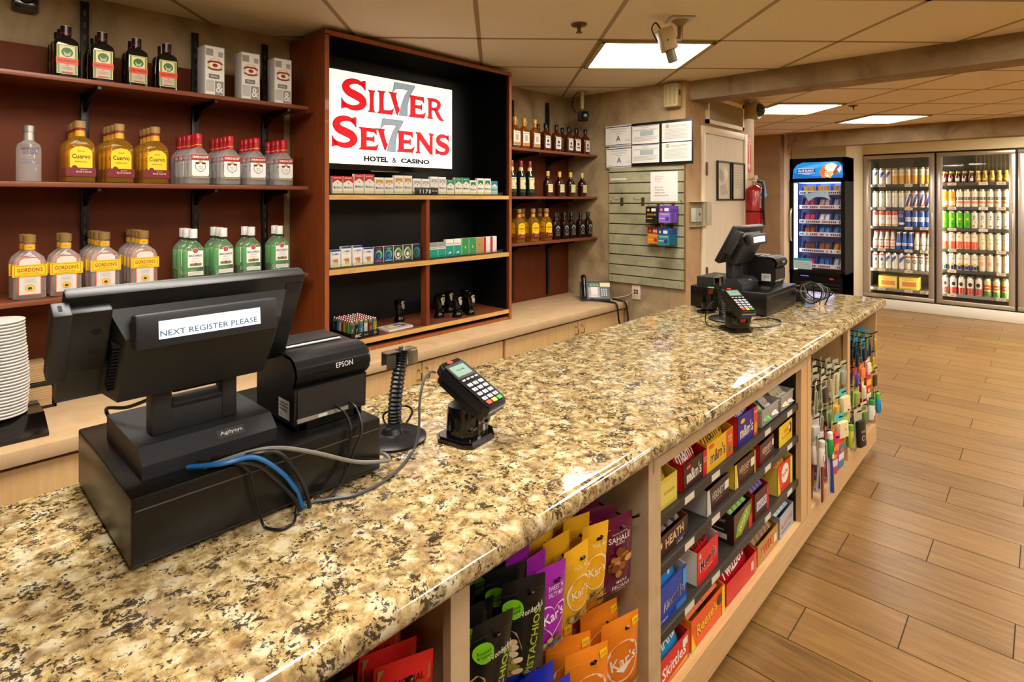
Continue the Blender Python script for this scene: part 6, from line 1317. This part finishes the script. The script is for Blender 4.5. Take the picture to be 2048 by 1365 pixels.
# ================================================================ beer coolers
XK = XF                                           # door plane; interior runs to larger X
INW = mat('#6d6656', .6)
m = MB()
m.box(XK + .95, XK + 1.0, -2.5, 1.88, 0, 2.3, mat('#4f4a3c', .7)); m.box(XK + .06, XK + 1.0, 1.855, 1.9, 0, 2.3, INW)
m.box(XK + .06, XK + 1.0, -2.5, 1.88, 2.25, 2.3, INW); m.box(XK + .06, XK + 1.0, -2.5, 1.88, .0, .14, INW)
struct('wall_cooler_inside', m, 'grey inner walls of the walk in beer cooler', cat='wall')
ALU = mat('#bdb2a4', .3, .7); ALUD = mat('#4a423a', .35, .8)
def cooler_door(y1, y0, z0, z1, label):
    # y1 = left edge (larger y), y0 = right edge
    t = thing('cooler_door', label, 'cooler door', 'glass cooler doors')
    fw = .062
    for nm, b in (('frame_rail', (y0, y1, z1 - fw * .75, z1)), ('frame_rail', (y0, y1, z0, z0 + fw * .8)), ('frame_stile', (y0, y0 + fw, z0 + fw * .8, z1 - fw * .75)), ('frame_stile', (y1 - fw, y1, z0 + fw * .8, z1 - fw * .75))):
        MB().box(XK - .045, XK - .005, b[0], b[1], b[2], b[3], ALU, .006).obj(nm, t)
    MB().box(XK - .024, XK - .018, y0 + fw - .004, y1 - fw + .004, z0 + fw * .8 - .004, z1 - fw * .75 + .004, PANE).obj('glass', t)
    MB().box(XK - .062, XK - .045, y0 + .014, y0 + .036, z0 + .72, z0 + 1.18, ALU, .004).obj('handle', t)
DOORS = [(1.862, 1.056), (1.034, .262), (.240, -.530)]
for i, (a, b) in enumerate(DOORS):
    cooler_door(a, b, .152, 2.112, ['glass cooler door beside the white column', 'glass cooler door between the two others', 'glass cooler door cut by the right edge of the view'][i])
fr = MB()
fr.box(XK - .03, XK + .06, -2.5, 1.866, 2.112, 2.135, ALUD); fr.box(XK - .03, XK + .06, -2.5, 1.866, .135, .152, ALUD)
for y in (1.045, .251, -.541): fr.box(XK - .02, XK + .06, y - .010, y + .010, .14, 2.13, mat('#1f1a18', .5))
struct('trim_1', fr, 'dark metal surround of the cooler doors', cat='trim')
# lamps inside the cooler, one upright tube by each door jamb
TUBE = mat('#fff0cc', .4, emit=65.0)
for i, y in enumerate((1.822, 1.045, .251, -.541)):
    t = thing('cooler_lamp', 'upright white lamp tube inside the cooler, %s from the white column' % ORD[i], 'lamp', 'cooler lamp tubes')
    for s in ((-.03, .03) if i else (-.012,)):
        MB().box(XK + .065 , XK + .08, y + s - .009, y + s + .009, .25, 2.0, TUBE).obj('tube', t)
    MB().box(XK + .06, XK + .066, y - .045 if i else y - .03, y + .045 if i else y + .03, .2, 2.05, mat('#d8d4c8', .4)).obj('channel', t)
# cans
CANS = {}
CR, CH = .0375, .228
def can_mesh(key, kind, base, items, h=CH):
    m = MB()
    if kind == 'can':
        prof = [(0, CR * .78), (.008, CR * .98), (.014, CR), (h - .024, CR), (h - .008, CR * .84), (h - .002, CR * .82), (h, CR * .80), (h - .004, CR * .74)]
        m.lathe(prof[:4], mat(base, .3, coat=.3), 14, cap1=False); m.lathe(prof[3:], mat('#c9c2b0', .25, .8), 14, cap0=False)
    elif kind == 'abottle':      # aluminium bottle
        m.lathe([(0, CR * .8), (.01, CR * .9), (.12, CR * .9), (.16, CR * .62), (.20, CR * .45), (h - .002, CR * .44)], mat(base, .3, coat=.3), 14); m.lathe([(h - .016, CR * .47), (h, CR * .46)], mat(items[0][-1] if items and len(items[0]) > 2 and isinstance(items[0][-1], str) else '#c9c2b0', .3, .5), 12)
    elif kind == 'jar':
        m.lathe([(0, CR * .9), (.01, CR), (.07, CR), (.10, CR * .7), (.13, CR * .45), (.135, CR * .45)], mat(base, .15, coat=.4), 14); m.lathe([(.13, CR * .5), (.15, CR * .5)], mat('#c9a24a', .3, .5), 12)
    elif kind == 'pack':
        m.box(-.075, .075, 0, .12, 0, .16, mat(base, .4), .002)
    if items:
        if kind == 'pack': m.card(items)
        else: m.card(items, Matrix.Translation((0, -CR * (.9 if kind == 'abottle' else 1.0), 0)) @ FRONT, CR * (.9 if kind == 'abottle' else 1.0))
    CANS[key] = m.mesh({'can': 'beer_can', 'abottle': 'beer_bottle', 'jar': 'tea_bottle', 'pack': 'beer_carton'}[kind])
W_ = .046
def band(y0, y1, c): return ('r', -W_, y0, W_, y1, c)
def ctext(s, y, h, c, w=.05, rot=0): return ('t', s, 0, y, h, c, w, rot)
can_mesh('white', 'can', '#dcd8ca', [ctext('ICED', .15, .016, '#8a9a5a', .04), ('r', -.02, .03, .02, .07, '#c9cfc0')])
can_mesh('bluel', 'can', '#dfdad0', [('p', [(-.03, .15), (.02, .19), (.03, .16), (.0, .12), (-.03, .08)], '#2a4494'), band(.02, .05, '#e6e2da')])
can_mesh('amber', 'can', '#e0cfae', [band(.015, .12, '#d29a3a'), ctext('SELTZER', .16, .014, '#6a5a3a')])
can_mesh('redst', 'can', '#e2d6ca', [band(.16, .20, '#c0352c'), ctext('CLAW', .11, .02, '#c0352c', .045), band(.02, .035, '#c9a24a')])
can_mesh('twist', 'can', '#d9d6d2', [('p', [(-.04, .02), (-.01, .02), (.04, .19), (.01, .19)], '#2a3c7c'), ('p', [(-.04, .09), (-.04, .14), (-.01, .19), (-.02, .17)], '#b02a34'), ('p', [(.0, .02), (.03, .02), (.045, .08), (.045, .12)], '#b02a34')])
can_mesh('blueb', 'can', '#1f4fa4', [band(.075, .135, '#dcdde0'), ctext('LIGHT', .105, .02, '#1f4fa4', .045)])
can_mesh('navy', 'can', '#23377e', [('e', 0, .15, .02, .02, '#d8d8dc'), ('e', 0, .15, .014, .014, '#23377e'), band(.03, .06, '#d8d8dc')])
can_mesh('brass', 'can', '#d8d0b8', [('p', [(-.02, .13), (.0, .16), (.02, .13), (.0, .10)], '#2a4494'), band(.185, .2, '#b02a34'), ctext('LAGER', .06, .02, '#2a4494', .05)])
can_mesh('bluec', 'can', '#dcd6c8', [('e', 0, .12, .026, .026, '#22408c'), ('e', 0, .12, .016, .016, '#e0c24a'), band(.17, .19, '#c05a4a')])
can_mesh('redab', 'abottle', '#dcd2c6', [band(.115, .13, '#c8352a'), band(.02, .035, '#c8352a'), ctext('BUD', .075, .024, '#c0352c', .045)], .245); 
can_mesh('blueab', 'abottle', '#1f56b0', [band(.05, .09, '#d8dce4'), ctext('ICE', .07, .02, '#1f56b0', .035)], .235)
can_mesh('whiteab', 'abottle', '#ddd6c4', [band(.06, .075, '#b0392e'), ctext('ULTRA', .1, .014, '#8a2a24', .045)], .235)
can_mesh('orange', 'can', '#e8b04a', [band(.10, .20, '#e09a2a'), ctext('TEA', .13, .03, '#c8562a', .045), band(.03, .08, '#e6dcc0')])
can_mesh('teal', 'can', '#e0d4b8', [band(.095, .13, '#2a4a5c'), ctext('RITA', .112, .018, '#e6dcc6', .05), band(.05, .075, '#d8764a')])
can_mesh('green', 'can', '#4fae22', [('e', 0, .12, .016, .016, '#e8a83a'), ctext('APPLE', .055, .02, '#16401a', .05)])
can_mesh('lite', 'can', '#ddd6c0', [ctext('Lite', .12, .036, '#1a2a3c', .10, PI / 2), ('e', .0, .035, .014, .012, '#c8562a')])
can_mesh('coral', 'can', '#e2d2b4', [band(.012, .10, '#d8563a'), ctext('HARD', .16, .014, '#6a5a3a', .04)])
can_mesh('cream', 'can', '#dccfa8', [ctext('ALE', .14, .016, '#5a5240', .04), ('e', 0, .09, .012, .010, '#a8a07e')])
can_mesh('moon', 'can', '#e2dac2', [band(.012, .07, '#18324e'), ('e', 0, .075, .020, .020, '#e0a24a'), ctext('MOON', .15, .016, '#2a3c5c', .045)])
can_mesh('pink', 'can', '#dccba6', [('e', 0, .1, .022, .03, '#d89a86'), ctext('ROSE', .16, .012, '#a86a5a', .04)])
can_mesh('cherry', 'can', '#d8d0c0', [band(.012, .09, '#b0302c'), ('e', 0, .135, .022, .026, '#1a1a1c')])
can_mesh('lime', 'can', '#cfc07a', [band(.012, .07, '#2f7a2a'), band(.09, .15, '#b8452c'), ctext('LIME', .12, .018, '#e8dca8', .05)])
can_mesh('maroonj', 'jar', '#4a1418', [('r', -.02, .02, .02, .06, '#d8cfc4')], .15)
can_mesh('goldj', 'jar', '#9a7a22', [('r', -.02, .03, .02, .055, '#d8c06a')], .15)
can_mesh('yellc', 'pack', '#e6c04a', [('r', -.07, .02, .07, .14, '#f0d878'), ('r', -.05, .04, .06, .10, '#d8863a'), ('t', 'CERVEZA', 0, .125, .014, '#c05a1a', .09)])
can_mesh('greenp', 'can', '#3f9a2a', [band(.06, .14, '#e0c43a')])
can_mesh('bluer', 'can', '#2a5cb0', [band(.06, .14, '#d8dce4')])
DES = {'white': 'tall white can', 'bluel': 'white can with blue emblem', 'amber': 'cream can with amber base', 'redst': 'white can with red top band', 'twist': 'white can with red and blue stripes', 'blueb': 'blue can with white band', 'navy': 'navy can with white ring', 'brass': 'cream can with blue diamond', 'bluec': 'white can with blue disc', 'redab': 'red topped aluminium bottle', 'blueab': 'blue aluminium bottle', 'whiteab': 'cream aluminium bottle', 'orange': 'orange tea can', 'teal': 'cream can with dark band', 'green': 'bright green can', 'lite': 'cream can with upright lettering', 'coral': 'cream can with coral base', 'cream': 'plain cream can', 'moon': 'cream can with navy base', 'pink': 'cream can with pink oval', 'cherry': 'white can with red base', 'lime': 'yellow green can', 'maroonj': 'maroon tea bottle', 'goldj': 'gold tea bottle', 'yellc': 'yellow beer carton', 'greenp': 'green and yellow can', 'bluer': 'blue can with pale band'}
SHW = mat('#8d877a', .4, .3); SHD = mat('#3a3c48', .45)
def cooler_shelf(z, ya, yb, label, c, nm):
    t = thing('cooler_shelf', label, 'shelf', 'cooler shelves')
    MB().box(XK + .10, XK + .88, yb, ya, z - .012, z, mat('#4d4a44', .5)).obj('shelf_deck', t)
    MB().box(XK + .085, XK + .10, yb, ya, z - .035, z + .004, c).obj('shelf_lip', t)
    for f in (.2, .62, .85):
        if R.random() < .75:
            y = ya + (yb - ya) * f; MB().box(XK + .081, XK + .085, y - .045, y + .045, z - .034, z + .004, mat('#ded2be', .5)).card([('t', '3.99', 0, 0, .018, '#b0302c', .05)], Matrix(((0, 0, -1, XK + .081), (-1, 0, 0, y), (0, 1, 0, z - .016), (0, 0, 0, 1)))).obj('price_tag', t)
def can_row(z, ya, yb, spec, door, nm, depth=3):
    n = len(spec); p = (ya - yb) / n; cnt = {}
    for i, k in enumerate(spec):
        y = ya - p * (i + .5); cnt[k] = cnt.get(k, 0) + 1
        for d in range(depth):
            lb = '%s %s, %s shelf, %s cooler door, %s row' % (ORD[cnt[k] - 1], DES[k], nm, door, ['front', 'second', 'third'][d])
            o = obj(CANS[k].name.split('.')[0], CANS[k], None, lb, 'can' if 'can' in CANS[k].name else 'bottle', DES[k] + 's on the ' + nm + ' shelf', (XK + .148 + d * .086, y, z + .0008), -PI / 2 + R.uniform(-.25, .25))
            sc_ = min(1.0, (p - .002) / (2 * CR)); o.scale = (sc_, sc_, 1)
D1 = (1.785, 1.10); D2 = (1.005, .315); D3 = (.185, -.47)
SN = ['top', 'second', 'third', 'fourth', 'fifth', 'bottom']
Z1 = [1.712, 1.392, 1.128, .818, .536, .268]
ROW1 = [['bluel'] * 3 + ['amber'] * 6, ['white'] * 5 + ['twist'] * 4, ['redst'] * 4 + ['navy'] + ['blueb'] * 4, ['redab'] * 4 + ['blueab'] * 3 + ['whiteab'] * 3, ['brass'] * 2 + ['bluec'] * 0 + ['bluel'] * 3 + ['bluec'] * 4, None]
Z2 = [1.722, 1.405, 1.130, .858, .585, .270]
ROW2 = [['maroonj'] * 5 + ['goldj'] * 5, ['orange'] * 2 + ['teal'] * 7, ['green'] * 4 + ['lite'] * 5, ['coral'] * 5 + ['cream'] * 4, ['moon'] * 5 + ['pink'] * 4, ['cherry'] * 5 + ['lime'] * 3]
Z3 = [1.72, 1.45, 1.17, .92, .62, .30]
ROW3 = [['greenp'] * 3, ['redst'] * 3, ['bluer'] * 3, ['green'] * 3, ['greenp'] * 3, ['lime'] * 3]
for k in range(6):
    cooler_shelf(Z1[k], D1[0] + .03, D1[1] - .03, 'cooler shelf nearest the white column, %s of six' % SN[k], SHD if k < 4 else SHW, SN[k])
    cooler_shelf(Z2[k], D2[0] + .03, D2[1] - .03, 'cooler shelf behind the middle glass door, %s of six' % SN[k], mat('#4a463e', .45) if k < 5 else SHW, SN[k])
    cooler_shelf(Z3[k], D3[0] + .03, D3[1] - .03, 'cooler shelf behind the glass door at the view edge, %s of six' % SN[k], SHW, SN[k])
    if ROW1[k]: can_row(Z1[k], D1[0], D1[1], ROW1[k], 'first', SN[k])
    can_row(Z2[k], D2[0], D2[1], ROW2[k], 'middle', SN[k])
    can_row(Z3[k], D3[0], D3[0] - .26, ROW3[k], 'last', SN[k], 1)
for k, y in enumerate((1.60, 1.36)):
    for d in range(2):
        o = obj('beer_carton', CANS['yellc'], None, 'yellow beer carton on the bottom cooler shelf, %s%s' % (['left one', 'right one'][k], ['', ' behind the front one'][d]), 'carton', 'yellow beer cartons', (XK + .12 + d * .13, y, Z1[5] + .0008), -PI / 2)
        o.scale = (1.45, 1, 1.05)
# evaporator grille on the cooler back wall
t = thing('evaporator_fan', 'dark mesh evaporator box high in the cooler behind the middle door', 'fan unit')
MB().box(XK + .70, XK + .94, .32, .70, 1.86, 2.2, mat('#4a4030', .6)).obj('case', t)
for k in range(9): MB().box(XK + .692, XK + .70, .335 + k * .042, .345 + k * .042, 1.88, 2.18, mat('#7a6a48', .5)).obj('grille_bar', t)

struct('trim_2', MB().box(8.24, 8.62, 1.86, 2.515, 2.055, ZC + .02, CW), 'cream panel between the freezer top and the ceiling', cat='trim')
# ================================================================ upright ice cream freezer
XI, YA, YZ = 8.15, 2.513, 1.852
t = thing('ice_cream_freezer', 'tall black glass door freezer with lit blue ice cream sign', 'freezer', None, (0, 0, 0))
FB = mat('#060607', .6, spec=.2); FI = mat('#7f8fb8', .5)
m = MB(); m.box(XI + .02, 8.60, YZ, YZ + .03, .05, 2.05, FB); m.box(XI + .02, 8.60, YA - .03, YA, .05, 2.05, FB); m.box(8.57, 8.60, YZ, YA, .05, 2.05, FB); m.box(XI + .02, 8.60, YZ, YA, 1.74, 2.05, FB); m.box(XI + .02, 8.60, YZ, YA, .05, .54, FB); m.obj('cabinet', t)
m = MB(); m.box(XI + .06, 8.565, YZ + .03, YZ + .036, .54, 1.74, FI); m.box(XI + .06, 8.565, YA - .036, YA - .03, .54, 1.74, FI); m.box(8.558, 8.57, YZ + .03, YA - .03, .54, 1.74, FI); m.box(XI + .06, 8.57, YZ + .03, YA - .03, 1.732, 1.74, FI); m.obj('liner', t)
m = MB()
m.box(XI, XI + .02, YZ, YZ + .045, .52, 1.76, FB); m.box(XI, XI + .02, YA - .045, YA, .52, 1.76, FB); m.box(XI, XI + .02, YZ, YA, 1.735, 1.77, FB); m.box(XI, XI + .02, YZ, YA, .52, .555, FB); d = m.obj('door', t)
MB().box(XI + .008, XI + .013, YZ + .045, YA - .045, .555, 1.735, PANE).obj('glass', d)
MB().tube(smooth_path([(XI, YA - .022, 1.38), (XI - .035, YA - .024, 1.33), (XI - .042, YA - .024, 1.16), (XI - .035, YA - .024, .99), (XI, YA - .022, .95)], 5), .012, mat('#c9c4ba', .3, .7), 8).obj('handle', d)
SIGNB = mat('#1d86d8', .5, emit=.9); 
m = MB(); a, b = YA - .04, YZ + .03; zz0, zz1 = 1.785, 1.995
pts = [(a, zz0), (b, zz0), (b, zz1 - .06), (b + .03, zz1 - .015), (b + .08, zz1), (a - .12, zz1), (a - .05, zz1 - .03), (a - .01, zz1 - .09)]
m.prism(pts[::-1], XI - .002, XI + .02, SIGNB, 'x'); m.obj('lit_sign', t)
MS = Matrix(((0, 0, -1, XI - .0025), (-1, 0, 0, (a + b) / 2), (0, 1, 0, (zz0 + zz1) / 2), (0, 0, 0, 1)))
E_ = lambda c, e=.85: mat(c, .5, emit=e)
MB().card([('p', [(-.28, -.105), (.29, -.105), (.29, -.06), (.0, -.08), (-.28, -.03)], E_('#1565b4')), ('p', [(-.28, .02), (.1, .1), (.26, .1), (.0, .03)], E_('#4aa6e6')), ('r', -.235, -.030, -.02, .020, E_('#12346e')), ('r', -.230, .022, -.025, .026, E_('#f4f4f0')), ('r', -.230, -.036, -.025, -.032, E_('#f4f4f0')), ('t', '*BLUE BUNNY', -.128, -.005, .032, E_('#f6f4ee'), .19), ('t', 'ICE CREAM', -.128, -.05, .012, E_('#f4c0b0'), .08),
            ('p', [(.03, -.03), (.06, .04), (.10, .06), (.13, .0), (.14, -.08), (.10, -.105), (.06, -.10)], E_('#c8763a')), ('e', .17, .03, .075, .055, E_('#efe2d4')), ('e', .14, -.05, .05, .045, E_('#e8d8c8')), ('p', [(.12, -.02), (.19, -.02), (.165, -.105), (.145, -.105)], E_('#d8a868')), ('p', [(.19, -.03), (.235, .05), (.27, .03), (.22, -.09)], E_('#8a4a34')), ('p', [(.235, .0), (.28, .05), (.288, .0), (.26, -.04)], E_('#eac8cc'))] + [('e', .06 + .018 * (i % 4), -.06 + .024 * (i // 4), .006, .005, E_('#8a4218')) for i in range(14)], MS).obj('sign_print', t)
m = MB()
for k in range(7): m.box(XI + .012, XI + .02, YZ + .06, YA - .06, .12 + k * .045, .14 + k * .045, mat('#050505', .6))
m.obj('lower_grille', t)
MB().card([('r', -.20, .485, -.10, .500, E_('#2a5ad0', 1.2)), ('e', .17, .475, .03, .012, E_('#a01818', .5))], Matrix(((0, 0, -1, XI + .019), (-1, 0, 0, (YA + YZ) / 2), (0, 1, 0, 0), (0, 0, 0, 1)))).obj('status_lights', t)
MB().box(XI + .03, XI + .05, YA - .085, YA - .05, .57, 1.72, mat('#c4d8ff', .4, emit=6.0)).obj('door_light', t)
MB().box(XI + .06, XI + .5 - .1, YZ + .1, YA - .1, 1.722, 1.73, mat('#b8d0ff', .4, emit=3.0)).obj('top_light', t)
FS = mat('#d4dcec', .4); FD = mat('#3a5aa8', .4)
q = random.Random(5)
ICE = [['#d8b03a', '#e07a2a', '#d89a6a'], ['#d86a7a', '#e0b0b8', '#b0c0e0'], ['#c8506a', '#e8e8f0', '#6a8ac8'], ['#a8522a', '#3a8ad0', '#3a9ae0'], ['#6a3a2a', '#8a5a3a', '#e0a030'], ['#b02a6a', '#2a6ab8', '#c8cce0']]
tub = MB().lathe([(0, .029), (.07, .0335), (.072, .035), (.085, .035)], mat('#e0a83a', .4), 14).mesh('ice_cream_tub')
for k, z in enumerate((1.60, 1.41, 1.215, 1.05, .83, .63)):
    s = thing('freezer_shelf', 'white freezer shelf with blue dividers, %s from the top' % ORD[k], 'shelf', 'freezer shelves')
    MB().box(XI + .09, 8.55, YZ + .05, YA - .10, z - .012, z, FS).obj('deck', s)
    lp = MB().box(XI + .08, XI + .09, YZ + .05, YA - .10, z - .03, z + .022, mat('#dfe2ea', .4))
    for u in range(20):
        if q.random() < .8: lp.box(XI + .078, XI + .08, YZ + .07 + u * .0245, YZ + .086 + u * .0245, z - .018, z + .006, mat(q.choice(['#5a2a5a', '#2a2a5a', '#b03a5a', '#3a4a8a', '#4a2a2a']), .5))
    lp.obj('price_strip', s)
    for y in (YA - .12, YA - .295, YA - .47):
        MB().prism([(XI + .10, z), (XI + .13, z + .112), (8.45, z + .112), (8.45, z)], y - .004, y + .004, FD, 'y').obj('divider', s)
    for cidx in range(3):
        ys = YA - .14 - cidx * .175
        if k == 0:
            for u in range(2):
                obj('ice_cream_tub', tub, None, 'gold ice cream tub on the top freezer shelf, %s from the handle' % ORD[cidx * 2 + u], 'ice cream', 'ice cream tubs', (XI + .15, ys - .020 - u * .078 + .01 * (cidx < 2) - .01, z + .0008))
        else:
            for u in range(4):
                kk = ('ice', ICE[k][cidx])
                me = pack_mesh('ice' + ICE[k][cidx], .055, .12, .03, ICE[k][cidx], [('r', -.02, -.02, .02, .03, '#e8e4dc')])
                o = obj('ice_cream_bar', me, None, '%s wrapped ice cream bar in the %s compartment, %s freezer shelf from top' % (ORD[u], ['handle side', 'middle', 'far'][cidx], ORD[k]), 'ice cream', 'wrapped ice cream bars')
                o.matrix_world = Matrix.Translation((XI + .155 + .075 * (u // 2), ys - .038 - (u % 2) * .068, z + .052)) @ Matrix.Rotation(-PI / 2 + q.uniform(-.06, .06), 4, 'Z') @ Matrix.Rotation(-.75, 4, 'X')
t = thing('door_sticker', 'pale blue banner sticker across the freezer glass', 'sticker')
MB().card([('p', [(-.16, .0), (-.06, .03), (.06, .035), (.12, .02), (.15, -.07), (.08, -.035), (-.02, -.03), (-.11, -.09)], '#a9cfe8')], Matrix(((0, 0, -1, XI + .0078), (-1, 0, 0, 2.17), (0, 1, 0, 1.57), (0, 0, 0, 1)))).obj('banner', t)
t = thing('door_notice', 'white and teal notice sticker low on the freezer glass', 'sticker')
MB().card([('r', -.12, -.06, .10, .05, '#b9d4dc'), ('r', -.12, .05, .10, .085, '#2fa0c0')] + [('r', -.105, -.045 + .022 * k, .085, -.04 + .022 * k, '#7a9aa8') for k in range(4)], Matrix(((0, 0, -1, XI + .0078), (-1, 0, 0, 2.34), (0, 1, 0, .64), (0, 0, 0, 1)))).obj('print', t)
